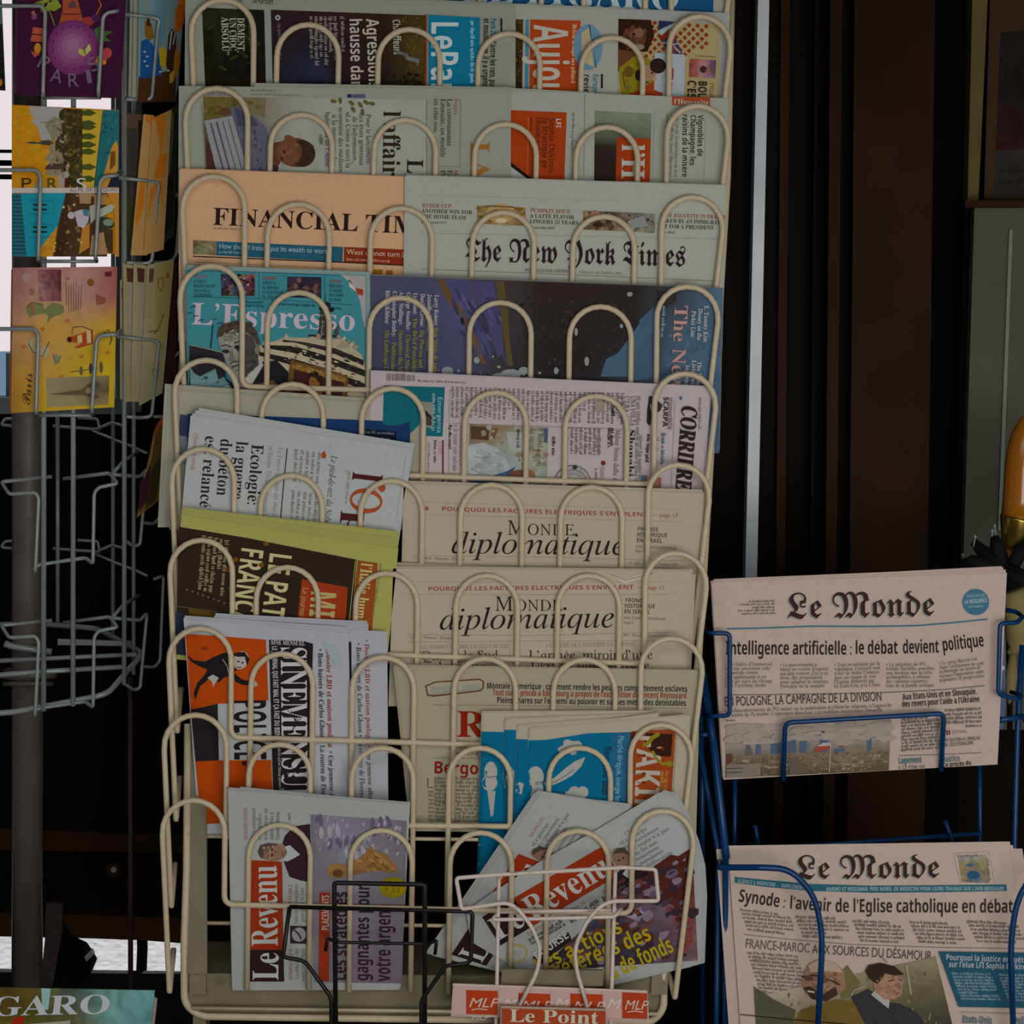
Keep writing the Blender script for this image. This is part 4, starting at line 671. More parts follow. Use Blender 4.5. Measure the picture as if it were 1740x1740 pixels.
p.T('Shanahi si tra', 'r', 1068, 729, 1063, 868, 12, (38, 32, 32)); p.B((1089, 673), (-5, 150), (-8, 0), 1, (110, 106, 108), h=4.4); p.B((1093, 740), (-4, 90), (-8, 0), 1, (110, 106, 108), h=4.4)
p.E(1019, 690, 9, 10, (128, 120, 108)); p.T('”', 'r', 1028, 686, 1028, 696, 12, (90, 110, 112))
p.P([(1103, 673), (1112, 674), (1114, 690), (1110, 704), (1104, 724), (1099, 718), (1100, 696)], (40, 34, 34)); p.P([(1112, 676), (1126, 688), (1122, 698), (1112, 704), (1116, 690)], (48, 44, 44)); p.P([(1104, 686), (1110, 690), (1106, 700)], (120, 112, 110))
p.T('SCARPA', 'b', 1128, 674, 1126, 725, 8.5, (44, 38, 40)); p.B((1142, 676), (-1, 56), (-8, 0), 2, (110, 104, 106), h=3); p.R(1155, 674, 1159, 679, (60, 80, 110)); p.B((1194, 676), (-1, 54), (-8, 0), 1, (110, 104, 106), h=3)
p.L([(1147, 676), (1140, 850)], .6, (118, 112, 114)); p.B((1106, 738), (-4, 50), (-8, 0), 1, (46, 40, 42), h=4.4); p.T('Mancham Gabriel', 'u', 1112, 742, 1107, 806, 9, (84, 92, 104)); p.B((1130, 736), (-3, 56), (-7, 0), 1, (70, 84, 100), h=4.4); p.P([(1090, 808), (1100, 808), (1098, 850), (1088, 850)], (124, 84, 66)); p.P([(1112, 810), (1124, 812), (1122, 850), (1110, 850)], (130, 90, 74)); p.E(1093, 813, 4, 4, (70, 100, 130))
p.T('CORRIERE', 'r', 1159, 687, 1148, 830, 27, (40, 32, 34), slant=.16); p.T('CORRIERE', 'r', 1159.5, 688.6, 1148.5, 831.5, 27, (40, 32, 34), slant=.16); p.T('DELLA SERA', 'r', 1148, 831, 1136, 990, 25, (40, 32, 34), slant=.16)
paper(p, 'newspaper', 'white newspaper with sideways slanted black title and rounded corner, right of the fifth tier', inner=((0, -2, -2, -1), (1, -3, 0, 0)), dY=.0008)
# tier 5
p = Page([(324, 706), (700, 763), (668, 960), (303, 930)], slot(5), (150, 153, 152))
p.T('Ecologie:', 'r', 428, 754, 420, 858, 21, (40, 34, 34)); p.T('la guerre', 'r', 402, 749, 394, 848, 21, (40, 34, 34)); p.T('du béton', 'r', 375, 745, 368, 842, 21, (40, 34, 34)); p.T('est relancé', 'r', 349, 740, 339, 862, 21, (40, 34, 34))
p.T('Effritements monde', 'i', 330, 736, 324, 799, 8, (150, 84, 70)); p.T('La France qui était des objectifs', 'u', 473, 760, 462, 884, 8, (96, 98, 98)); p.T('en Europe. Un quart plongeait là', 'u', 457, 757, 446, 880, 8, (96, 98, 98))
p.L([(488, 762), (482, 822), (476, 890)], 2, (54, 50, 50))
for k in range(5): x = 502 + k * 9.8; p.B((x + 6, 764 + k * 1.4), (-4.5, 58), (-9, -1), 1, (104, 102, 100), h=4.4, seed=k); p.B((x + 1, 834 + k * 1.4), (-4.5, 58), (-9, -1), 1, (104, 102, 100), h=4.4, seed=k + 9)
p.E(550, 774, 4.5, 5, (178, 78, 40)); p.P([(547, 771), (551, 765), (553, 771)], (178, 78, 40)); p.T('Le pied-de-nez du Nobel', 'i', 563, 774, 551, 893, 11, (54, 50, 48)); p.B((596, 800), (-6, 56), (-6, 0), 1, (120, 122, 120), h=3.6); p.B((590, 798), (0, 8), (-6, 0), 1, (120, 122, 120), h=3.6)
p.T('l', 'r', 600, 800, 598, 817, 53, (66, 30, 28)); p.E(649, 829, 6, 7, (184, 84, 44)); p.E(622, 851, 28, 21, (184, 84, 44), rot=8, n=30); p.E(622, 851, 24, 13, (150, 153, 152), rot=8, n=30); p.T('p', 'r', 592, 866, 588, 912, 42, (66, 30, 28)); p.L([(562, 753), (560, 766)], .6, (126, 128, 126)); p.L([(690, 772), (672, 890)], .6, (126, 128, 126))
paper(p, 'newspaper', 'tilted white newspaper with an orange letter O, read sideways, left of the sixth tier', inner=((3, -4, 3, -2), (8, -9, 2, -5), (14, -13, 4, -9)), dY=.001)
def diplo(o, ld, name):
    X, Y = o
    red = (150, 74, 60)
    p.T('POURQUOI LES FACTURES ÉLECTRIQUES S’ENVOLENT', 'b', X, Y, X + 350, Y + ld[0], 7, red); p.T('— page 17', 's', X + 358, Y + ld[0], X + 402, Y + ld[0] + 1.5, 7, red)
    a = [(X - 25 + r * math.sin(t * math.pi / 5), Y - 4 - r * math.cos(t * math.pi / 5)) for t in range(10) for r in ((5.5,) if t % 2 == 0 else (2.3,))]; p.P(a, red)
    p.L([(X - 36, Y + 6), (X + 160, Y + 8 + ld[0] * .4), (X + 410, Y + 9 + ld[0])], .6, (112, 106, 98)); p.L([(X - 36, Y - 15), (X + 160, Y - 13 + ld[0] * .4), (X + 410, Y - 12 + ld[0])], .6, (122, 116, 106))
p = Page([(686, 822), (1196, 838), (1190, 1050), (680, 1050)], slot(5), (152, 142, 126))
diplo((750, 868), (10,), 0); p.T('LE', 'u', 873, 890, 886, 890.5, 7, (130, 124, 114)); p.T('M', 'u', 862, 909, 895, 909, 25, (46, 40, 36)); p.T('ONDE', 'u', 896, 909, 978, 910, 19, (46, 40, 36)); p.T('diplomatique', 'i', 768, 940, 1064, 943, 36, (36, 30, 28))
for i, (s, wd) in enumerate((('FRONDE', 36), ('HISTORIQUE', 52), ('EN ISRAËL', 44))): p.T(s, 'b', 1083 - i * .8, 902 + i * 9.6, 1083 - i * .8 + wd, 903.5 + i * 9.6, 6.8, (70, 64, 58))
p.T('PAR CHARLES ENDERLIN', 's', 1080, 931, 1150, 934, 4.6, (90, 84, 78)); p.T('Page 6', 's', 1079, 938, 1096, 938.5, 4.6, (90, 84, 78)); p.T('5,40 € - Mensuel - 28 pages', 's', 716, 951, 790, 952, 4.6, (96, 90, 84)); p.T('N° 835 - 70e année. Octobre 2023', 's', 1070, 959, 1152, 962, 4.6, (96, 90, 84)); p.L([(700, 944), (900, 946), (1160, 953)], .6, (112, 106, 98)); p.L([(700, 958), (1150, 966)], .6, (112, 106, 98)); p.T('DU SOMMET DES BRICS À CELUI DU G20', 'u', 719, 968, 880, 968, 7, (110, 104, 96))
paper(p, 'newspaper', 'upper of two alike monthly newspapers with a large italic title', group='two monthly newspapers with an italic title', inner=((0, -3, 0, -2), (3, -5, -3, -6), (4, -1, 6, 0)), dY=.001)
# tier 6
p = Page([(308, 874), (677, 932), (654, 1160), (298, 1120)], slot(6), (152, 152, 84))
p.P([(304, 895), (420, 914), (606, 951), (592, 1130), (299, 1100)], (40, 32, 24))
p.T('LE PATI', 'b', 459, 937, 443, 1060, 37, (166, 162, 118)); p.T('FRANÇA', 'b', 411, 928, 393, 1060, 37, (166, 162, 118))
for i in range(5): p.B((388 - i * 9.5, 918 - i * 2), (-9, 96), (-7, 0), 1, (124, 118, 88), h=5, seed=i)
for x, y in ((400, 951), (444, 960), (452, 924), (388, 968), (392, 1000)): p.E(x, y, 5, 4, (130, 84, 20), n=10)
for i in range(8): p.E(318 + i * 9, 1002 + i * 3.2, 1.6, 1.6, (96, 90, 70), n=8)
p.L([(300, 1030), (372, 1040)], 1, (90, 84, 66))
p.P([(513, 984), (591, 998), (582, 1130), (498, 1120)], (178, 66, 26)); p.T('MIDI', 'b', 529, 1002, 522, 1086, 42, (160, 150, 100)); p.T('Le journal de', 's', 515, 998, 507, 1062, 10, (170, 140, 90))
p.P([(608, 952), (642, 957), (626, 1140), (588, 1136)], (168, 84, 28)); p.L([(604, 952), (586, 1130)], 1.4, (150, 140, 80)); p.T('l’Italie humiliée', 'r', 614, 956, 600, 1084, 20, (170, 162, 112)); p.B((650, 958), (-14, 90), (-6, 0), 1, (112, 110, 70), h=3.2)
p.P([(299, 1040), (372, 1052), (370, 1120), (298, 1112)], (36, 44, 56)); p.P([(320, 1034), (370, 1042), (368, 1056), (322, 1050)], (100, 74, 20))
paper(p, 'newspaper', 'yellow-green edged newspaper with a dark brown front and cream block capitals', inner=((1, -7, 0, -18), (3, -9, 1, -28), (2, -12, -4, -30)), dY=.001)
p = Page([(668, 966), (1174, 970), (1164, 1200), (660, 1200)], slot(6), (152, 142, 126))
diplo((727, 1004), (-3,), 1); p.T('LE', 'u', 850, 1017, 863, 1017.5, 7, (130, 124, 114)); p.T('M', 'u', 841, 1038, 874, 1038, 25, (46, 40, 36)); p.T('ONDE', 'u', 875, 1038, 957, 1038, 19, (46, 40, 36)); p.T('diplomatique', 'i', 748, 1070, 1046, 1066, 36, (36, 30, 28))
for i, (s, wd) in enumerate((('FRONDE', 36), ('HISTORIQUE', 52), ('EN ISRAËL', 44))): p.T(s, 'b', 1062 - i * .8, 1023 + i * 9.6, 1062 - i * .8 + wd, 1024 + i * 9.6, 6.8, (70, 64, 58))
p.T('PAR CHARLES ENDERLIN', 's', 1060, 1052, 1131, 1054, 4.6, (90, 84, 78)); p.T('Page 6', 's', 1060, 1060, 1076, 1060, 4.6, (90, 84, 78)); p.T('5,40 € - Mensuel - 28 pages', 's', 696, 1085, 770, 1086, 4.6, (96, 90, 84)); p.T('N° 835 - 70e année. Octobre 2023', 's', 1052, 1081, 1133, 1083, 4.6, (96, 90, 84)); p.L([(690, 1078), (900, 1080), (1150, 1074)], .6, (112, 106, 98)); p.L([(690, 1091), (1150, 1088)], .6, (112, 106, 98)); p.L([(866, 1090), (866, 1180)], .6, (112, 106, 98))
p.T('DU SOMMET DES BRICS À CELUI DU G20', 'u', 716, 1103, 864, 1101, 7, (110, 104, 96)); p.T('À L’HEURE DE LA GUERRE EN UKRAINE', 'u', 926, 1100, 1081, 1098, 7, (110, 104, 96)); p.T('Quand le Sud', 'u', 716, 1122, 848, 1121, 16, (48, 42, 38)); p.T('s’affirme', 'u', 738, 1140, 826, 1140, 16, (48, 42, 38)); p.T('L’armée, miroir d’une', 'u', 898, 1121, 1110, 1120, 16, (48, 42, 38)); p.T('Ukraine sans boussole', 'u', 902, 1139, 1104, 1138, 16, (48, 42, 38))
p.P([(1036, 975), (1060, 984), (1098, 974), (1102, 978), (1062, 992)], (166, 158, 142)); p.L([(1038, 976), (1062, 986), (1110, 974)], 1, (96, 88, 78))
paper(p, 'newspaper', 'lower of two alike monthly newspapers with a large italic title', group='two monthly newspapers with an italic title', inner=((0, -2, 0, -2), (2, -4, 3, -3), (0, -3, 8, 6)), dY=.001)
# tier 7
def sine_lines(x, y, l2=True):
    p.T('• Dossier LBD et maison poulaga', 'r', x + 14, y - 8, x + 18, y + 166, 8.6, (146, 62, 46), slant=.12); p.T('• Bons baisers de Carlos Ghosn •', 'r', x, y - 2, x + 4, y + 158, 8.6, (40, 36, 38), slant=.12)
    p.T('La rentrée de Florence', 'r', x + 4, y + 162, x + 7, y + 268, 8.6, (50, 62, 76), slant=.12); p.T('• Une jeunesse allemande', 'r', x + 18, y + 172, x + 22, y + 292, 8.6, (56, 52, 54), slant=.12)
p = Page([(420, 1062), (658, 1073), (660, 1420), (440, 1420)], slot(7) + .0048, (146, 146, 152))
p.P([(560, 1090), (597, 1091), (600, 1420), (560, 1420)], (30, 24, 24)); sine_lines(605, 1094)
paper(p, 'newspaper', 'white right edge of a second satirical monthly, behind the orange and black one', group='two satirical monthlies', inner=((-56, -16, -32, -14), (-54, -20, -34, -17)), dY=.001)
p = Page([(312, 1052), (592, 1076), (600, 1420), (338, 1418)], slot(7), (148, 148, 154), outline=None, bend=lambda x, y: 0.0035 * np.exp(-((x - 318) / 16.0) ** 2) + .0015 * np.sin(x / 50.0) * np.exp(-((y - 1060) / 40.0) ** 2))
OR = (202, 78, 14)
p.P([(315, 1077), (360, 1080), (452, 1087), (456, 1190), (420, 1194), (370, 1196), (324, 1206)], OR)
p.P([(324, 1206), (370, 1196), (372, 1292), (332, 1294)], (34, 28, 28)); p.P([(370, 1196), (420, 1194), (456, 1190), (461, 1291), (372, 1292)], (146, 148, 150)); p.P([(332, 1294), (372, 1292), (461, 1291), (466, 1418), (342, 1401)], OR); p.P([(342, 1401), (388, 1398), (390, 1418), (345, 1416)], (150, 152, 158))
# the leaping figure
p.P([(317, 1112), (330, 1122), (348, 1124), (364, 1116), (378, 1110), (392, 1108), (404, 1112), (406, 1132), (396, 1146), (380, 1152), (372, 1160), (358, 1152), (340, 1166), (336, 1178), (332, 1190), (329, 1176), (336, 1160), (348, 1146), (352, 1138), (338, 1132), (324, 1124)], (28, 24, 26)); p.P([(394, 1140), (400, 1158), (412, 1164), (428, 1164), (426, 1158), (410, 1154)], (28, 24, 26)); p.E(409, 1122, 13, 16, (150, 144, 136), rot=28); p.P([(396, 1114), (404, 1108), (416, 1108), (424, 1120), (420, 1132), (416, 1116), (404, 1116)], (26, 22, 22)); p.E(405, 1124, 2, 1.4, (30, 24, 24)); p.E(412, 1126, 2, 1.4, (30, 24, 24)); p.L([(402, 1134), (410, 1134)], 1.4, (40, 30, 30)); p.P([(352, 1152), (362, 1146), (372, 1152), (366, 1160), (362, 1168), (360, 1158)], (150, 144, 136)); p.P([(424, 1160), (434, 1157), (438, 1164), (430, 1168)], (150, 144, 136)); p.L([(378, 1120), (386, 1132), (388, 1144)], 1.2, (150, 146, 140)); p.E(348, 1102, 7, 3, (150, 60, 24), n=10)
p.T('POLICE-', 'b', 397, 1188, 398, 1302, 54, (30, 25, 26))
p.P([(457, 1087), (490, 1088), (518, 1090), (532, 1094), (529, 1200), (530, 1418), (466, 1418)], (32, 26, 26)); p.T('SINÉ MENSUEL', 'r', 460, 1095, 518, 1097, 8, (160, 158, 160)); p.T('LE JOURNAL QUI FAIT MAL ET ÇA FAIT DU BIEN', 'b', 462, 1098, 467, 1252, 8.5, (160, 158, 160)); p.B((476, 1262), (3, 90), (-6, 0), 1, (120, 116, 118), h=3.4)
p.T('SINEMENSUEL', 'r', 477, 1098, 480, 1390, 45, (166, 164, 166)); p.E(529, 1181, 4, 8, OR, n=10)
for k in range(6): p.L([(488 + k * 6, 1206 + k), (508 - k * 3, 1230 + k * 3)], 1.2, (34, 28, 28))
for x, y in ((492, 1300), (506, 1310), (498, 1322), (514, 1296), (486, 1318)): p.E(x, y, 4, 5, (30, 25, 25), n=9); p.L([(x, y), (500, 1308)], 1.2, (30, 25, 25))
sine_lines(540, 1104); p.P([(548, 1088), (575, 1100), (584, 1130), (572, 1136), (558, 1112)], (136, 146, 148))
paper(p, 'newspaper', 'folded satirical monthly with orange and black front and a leaping figure', group='two satirical monthlies', inner=((0, -3, 0, -6), (2, -6, -1, -10), (4, -4, -14, -12)), dY=.001)
p = Page([(672, 1132), (1187, 1139), (1180, 1420), (700, 1412)], slot(7), (140, 133, 114), bend=lambda x, y: 0.004 * np.exp(-((x - 676) / 18.0) ** 2))
p.P([(722, 1165), (740, 1158), (815, 1153), (823, 1158), (822, 1170), (816, 1175), (736, 1184), (726, 1182)], (96, 56, 40)); p.P([(725, 1166), (741, 1160), (815, 1155.5), (820, 1159), (819.5, 1169), (815, 1172.5), (737, 1181), (728, 1180)], (140, 134, 116)); p.T('dernières pages', 'r', 733, 1177, 816, 1168, 10, (116, 122, 122)); p.L([(733, 1179), (816, 1170)], 1, (96, 100, 100))
p.T('Monnaie numérique : comment rendre les peuples complètement esclaves', 'o', 827, 1170, 1168, 1175.5, 10, (44, 42, 44)); p.T('Tout sur le procès à Edimbourg à propos de l’extradition de Vincent Reynouard', 'o', 837, 1181.5, 1167, 1187, 10, (152, 70, 44)); p.T('Pleins phares sur l’ennemi au pouvoir et sur ses méthodes détestables', 'o', 844, 1194.5, 1166, 1199.5, 10, (44, 42, 44))
p.L([(732, 1198), (900, 1199), (1166, 1204)], 1, (110, 104, 90)); p.T('RIVAROL', 'r', 775, 1252, 1090, 1256, 45, (150, 38, 16)); p.T('Quotidiens', 'i', 782, 1274, 846, 1276, 10, (120, 66, 46)); p.B((776, 1276), (60, 1), (0, 8), 1, (80, 76, 66), h=4.4); p.L([(732, 1288), (1166, 1290)], .8, (108, 102, 88))
p.T('Bergoglio', 'b', 736, 1314, 862, 1317, 20, (150, 40, 26)); p.L([(727, 1322), (727, 1338), (736, 1338)], 1.6, (60, 54, 48))
p.B((738, 1320), (84, 1), (0, 84), 13, (92, 88, 78), h=3.8); p.B((728, 1342), (10, 0), (0, 62), 9, (92, 88, 78), h=3.8); p.B((840, 1320), (300, 1), (0, 84), 13, (92, 88, 78), h=3.8)
paper(p, 'newspaper', 'yellowish newspaper with a big red capital R, right of the eighth tier', inner=((-2, -3, 1, -1), (-4, -1, 3, 2)), dY=.001)
# tier 8: four copies of one paper nested, their folds to the left
BLU = (10, 116, 158)
def fold(x0, r=13.0): return lambda x, y: 0.0075 * (1 - np.sqrt(np.clip(1 - (1 - np.clip((x - x0) / r, 0, 1)) ** 2, 0, 1)))
for i, (x0, xt, yt, yb, back, lab) in enumerate(((818, 1110, 1211, 1243, .0078, 'rearmost of four nested blue newspapers, its fold furthest left'), (857, 1116, 1223, 1240, .0052, 'second from the back of four nested blue newspapers'), (877, 1120, 1234, 1256, .0026, 'third from the back of four nested blue newspapers'))):
    p = Page([(x0, yt), (xt, 1208 + i * 3), (xt - 4, 1500), (x0 - 8 + i * 2, 1500)], slot(8) + back, (150, 142, 126), bend=fold(x0 - 6), th=.0005, nx=90)
    p.P([(x0, yb), (x0 + 46, yb + 1), (x0 + 42, 1500), (x0 - 8 + i * 2, 1500)], BLU)
    if i == 0:
        p.E(834, 1312, 11, 18, (146, 144, 136)); p.E(832, 1330, 13, 14, (146, 144, 136)); p.L([(820, 1318), (833, 1321), (846, 1318)], 1.2, (50, 60, 64)); p.P([(828, 1344), (842, 1344), (838, 1385), (834, 1388)], (140, 138, 130))
    if i == 1: p.P([(850, 1306), (858, 1318), (868, 1302), (874, 1312), (872, 1340), (858, 1338), (848, 1326)], (146, 144, 136)); p.L([(858, 1318), (858, 1336)], 1, (50, 60, 64))
    if i == 2: p.P([(876, 1326), (890, 1332), (886, 1350), (876, 1346)], (146, 144, 136))
    paper(p, 'newspaper', lab, group='four nested blue newspapers', inner=((1, -3, 0, -1),), dY=.0006)
p = Page([(898, 1240), (1172, 1216), (1166, 1500), (888, 1500)], slot(8), (150, 142, 126), nx=90, bend=lambda x, y: fold(892)(x, y) + .0016 * np.sin(x / 31.0 + y / 60.0))
p.P([(898, 1258), (930, 1257), (975, 1250), (1000, 1246), (1072, 1244), (1062, 1500), (888, 1500)], BLU); p.P([(1040, 1246), (1072, 1244), (1062, 1420), (1032, 1420)], (40, 104, 140))
for x, y, r in ((968, 1268, 12), (956, 1274, 8), (980, 1266, 9), (964, 1262, 7), (974, 1278, 6)): p.E(x, y, r, r * .8, (142, 142, 136))
for x, y, r in ((976, 1346, 10), (990, 1346, 10), (966, 1350, 6), (984, 1354, 9)): p.E(x, y, r, r, (142, 142, 136))
p.P([(924, 1330), (944, 1320), (960, 1306), (976, 1294), (995, 1286), (988, 1302), (972, 1318), (950, 1330), (928, 1338)], (142, 142, 136)); p.L([(930, 1334), (952, 1324), (975, 1308)], 1, (60, 70, 74))
p.E(910, 1320, 14, 18, (144, 144, 138)); p.E(906, 1340, 17, 16, (144, 144, 138)); p.L([(894, 1334), (910, 1330), (924, 1328)], 1.4, (50, 60, 64)); p.L([(893, 1337), (910, 1333), (924, 1331)], 1, (50, 60, 64)); p.P([(890, 1336), (897, 1348), (892, 1356), (886, 1344)], (144, 144, 138)); p.L([(924, 1329), (930, 1324), (928, 1333)], 1.4, (50, 60, 64))
p.T('finançais, tous l’auront', 'o', 1027, 1268, 1020, 1400, 12, (24, 40, 54)); p.T('Marché dérégulé, énergie hors de prix', 's', 1051, 1250, 1043, 1400, 10, (110, 154, 170))
p.P([(1073, 1243), (1148, 1239), (1137, 1420), (1060, 1420)], (170, 74, 26)); p.P([(1072, 1244), (1079, 1243), (1070, 1420), (1060, 1420)], (110, 34, 16)); p.P([(1097, 1246), (1143, 1247), (1140, 1286), (1110, 1284), (1096, 1262)], (46, 24, 18)); p.P([(1118, 1262), (1130, 1264), (1128, 1276), (1114, 1272)], (110, 46, 24)); p.E(1079, 1256, 5, 8, (30, 24, 18))
p.T('FAKIR', 'b', 1083, 1246, 1077, 1385, 41, (152, 146, 134)); p.P([(1104, 1246), (1136, 1247), (1134, 1268), (1110, 1270)], (46, 24, 18)); p.L([(1120, 1247), (1108, 1254), (1100, 1264), (1092, 1266)], 7, (156, 140, 30)); p.L([(1108, 1276), (1116, 1290), (1126, 1298), (1138, 1296)], 5, (156, 136, 34)); p.E(1138, 1298, 6, 5, (150, 132, 40)); p.B((1136, 1310), (-5, 60), (-14, 0), 2, (190, 130, 70), h=4)
for y in (1284, 1315, 1330): p.E(1094, y, 4, 3, (150, 60, 20), n=10); p.L([(1083, y), (1097, y)], 1.2, (110, 44, 18))
p.L([(1150, 1240), (1140, 1420)], .8, (120, 112, 98))
paper(p, 'newspaper', 'frontmost of four nested blue newspapers, with white leaves and orange title strip', group='four nested blue newspapers', inner=((2, -4, -6, -2), (0, -1, -54, -5)), dY=.0006)
# tier 9: three copies of a financial weekly, one upright and two slumped
G9 = (138, 140, 138)
def masthead(r=(1,)):
    p.P([(417, 1461), (479, 1464), (482, 1614), (418, 1614)], (168, 56, 20)); p.P([(418, 1614), (482, 1614), (483, 1668), (419, 1668)], (38, 24, 24))
    p.T('Le', 'r', 473, 1666, 473, 1618, 45, (158, 158, 156)); p.T('Revenu', 'r', 472, 1608, 470, 1470, 46, (158, 158, 156)); p.T('L’hebdo Conseil Bourse et Placements', 'r', 481, 1604, 480, 1470, 6.4, (166, 150, 140) if 0 else (150, 60, 36))
q0 = [(388, 1342), (695, 1367), (679, 1682), (395, 1683)]
p = Page(q0, slot(9), G9)
masthead()
p.T('BENJAMIN LENOIR', 'u', 421, 1426, 420, 1372, 6.5, (150, 70, 56))
for i, s in enumerate(('«Les entreprises', 'industrielles', 'n’ont jamais été', 'défavorables à', 'l’immigration»')): p.T(s, 'u', 434 + i * 10.2, 1427, 434 + i * 10.2, 1427 - len(s) * 3.4, 7, (50, 46, 46))
p.B((488, 1394), (0, -16), (8, 0), 1, SOFT, h=4)
p.P([(478, 1440), (484, 1420), (500, 1404), (527, 1400), (530, 1500), (510, 1496), (492, 1490), (484, 1470)], (44, 28, 34)); p.P([(480, 1440), (492, 1436), (510, 1452), (500, 1458), (488, 1464), (480, 1462)], (150, 152, 152)); p.E(463, 1448, 25, 15, (128, 98, 80)); p.P([(438, 1446), (442, 1436), (456, 1432), (474, 1434), (462, 1440), (450, 1448), (446, 1460), (440, 1454)], (70, 60, 54)); p.S([(448, 1438), (484, 1436), (484, 1460), (450, 1460)], 40, ((138, 108, 88), (116, 88, 70), (128, 98, 82)), 1.4, 4, 3); p.E(462, 1444, 1.6, 2.4, (40, 30, 28)); p.E(462, 1453, 1.6, 2.4, (40, 30, 28)); p.L([(480, 1446), (481, 1455)], 1.6, (90, 50, 44)); p.L([(468, 1449), (474, 1449)], 2, (104, 74, 60)); p.L([(455, 1441), (456, 1448)], 1.4, (60, 50, 44)); p.L([(455, 1451), (456, 1458)], 1.4, (60, 50, 44))
p.T('RENOUVELABLE', 'u', 496, 1558, 496, 1502, 6, (150, 70, 56)); p.T('Dans les starting-blocks', 'u', 506, 1570, 506, 1502, 6.5, SOFT); p.T('pour jouer le foot', 'u', 517, 1566, 516, 1508, 6.5, SOFT); p.P([(493, 1573), (523, 1574), (523, 1604), (493, 1603)], (44, 32, 40)); p.E(508, 1588, 12, 12, (128, 126, 130)); p.L([(500, 1580), (508, 1588), (512, 1596)], 3, (60, 44, 52))
p.T('IMMEUBLES', 'u', 497, 1666, 497, 1612, 6, (150, 70, 56)); p.T('La réduction des', 'u', 507, 1664, 507, 1612, 6.5, SOFT); p.T('risques vaut choses', 'u', 518, 1668, 517, 1612, 6.5, SOFT)
p.G([(528, 1384), (691, 1395), (683, 1671), (533, 1669)], [[(98, 90, 100), (116, 112, 124), (104, 98, 110), (110, 104, 114), (96, 92, 100)], [(100, 94, 104), (110, 106, 116), (120, 116, 126), (104, 100, 108), (100, 96, 104)], [(106, 102, 110), (108, 104, 112), (108, 102, 112), (106, 100, 108), (104, 98, 106)], [(110, 106, 114), (106, 102, 108), (104, 96, 106), (98, 92, 100), (100, 92, 100)], [(110, 104, 112), (100, 94, 104), (98, 88, 98), (92, 84, 92), (94, 84, 92)]], 20, 26, .05, 6)
rg = random.Random(9)
for i in range(16): p.E(545 + (i * 29) % 130, 1394 + (i * 17) % 66, 4, 11, (140, 136, 146) if i % 2 else (84, 78, 92), rot=rg.uniform(-25, 15), n=10)
p.S([(534, 1390), (688, 1398), (684, 1452), (536, 1446)], 90, ((128, 124, 136), (84, 78, 92), (110, 104, 116), (140, 136, 146)), 2, 7, 3, asp=.45, rot=12); p.E(573, 1480, 18, 13, (150, 114, 66)); p.E(574, 1484, 9, 7, (110, 72, 36)); p.P([(586, 1470), (606, 1462), (622, 1448), (628, 1436), (636, 1444), (656, 1452), (674, 1470), (676, 1480), (662, 1484), (640, 1478), (618, 1482), (596, 1488)], (142, 104, 58)); p.L([(630, 1446), (660, 1478)], 2, (92, 58, 30)); p.L([(622, 1456), (644, 1478)], 2, (104, 68, 34)); p.L([(640, 1450), (670, 1478)], 1.6, (168, 132, 84))
p.S([(590, 1470), (632, 1446), (672, 1474), (620, 1482)], 36, ((160, 124, 74), (124, 88, 46), (146, 108, 60)), 1.2, 3.4, 6, asp=2, rot=25); p.P([(543, 1517), (561, 1517), (559, 1667), (541, 1667)], (176, 60, 28)); p.T('PLACEMENTS', 'b', 559, 1581, 559, 1521, 12, (164, 150, 148)); p.T('Les stratégies', 'b', 588, 1667, 590, 1515, 22, (46, 28, 36)); p.T('gagnantes pour', 'b', 626, 1667, 628, 1504, 23, (46, 28, 36)); p.T('votre argent', 'b', 663, 1668, 664, 1538, 25, (46, 28, 36))
p.E(668, 1508, 23, 18, (166, 148, 18)); p.T('Nos', 's', 660, 1514, 660, 1502, 6, (70, 60, 20)); p.T('30 titres', 's', 670, 1517, 670, 1499, 6, (70, 60, 20)); p.T('phares', 's', 679, 1516, 679, 1500, 6, (70, 60, 20))
paper(p, 'newspaper', 'upright financial weekly with orange sideways title, left of the bottom tier', group='three copies of a financial weekly', inner=((-1, -2, 0, -2), (1, -4, 2, -4), (20, -5, -2, -3)), dY=.0009)
def xfm(o, u, v): return lambda x, y: (o[0] + (x - 389) * v[0] - (y - 1343) * u[0], o[1] + (x - 389) * v[1] - (y - 1343) * u[1])
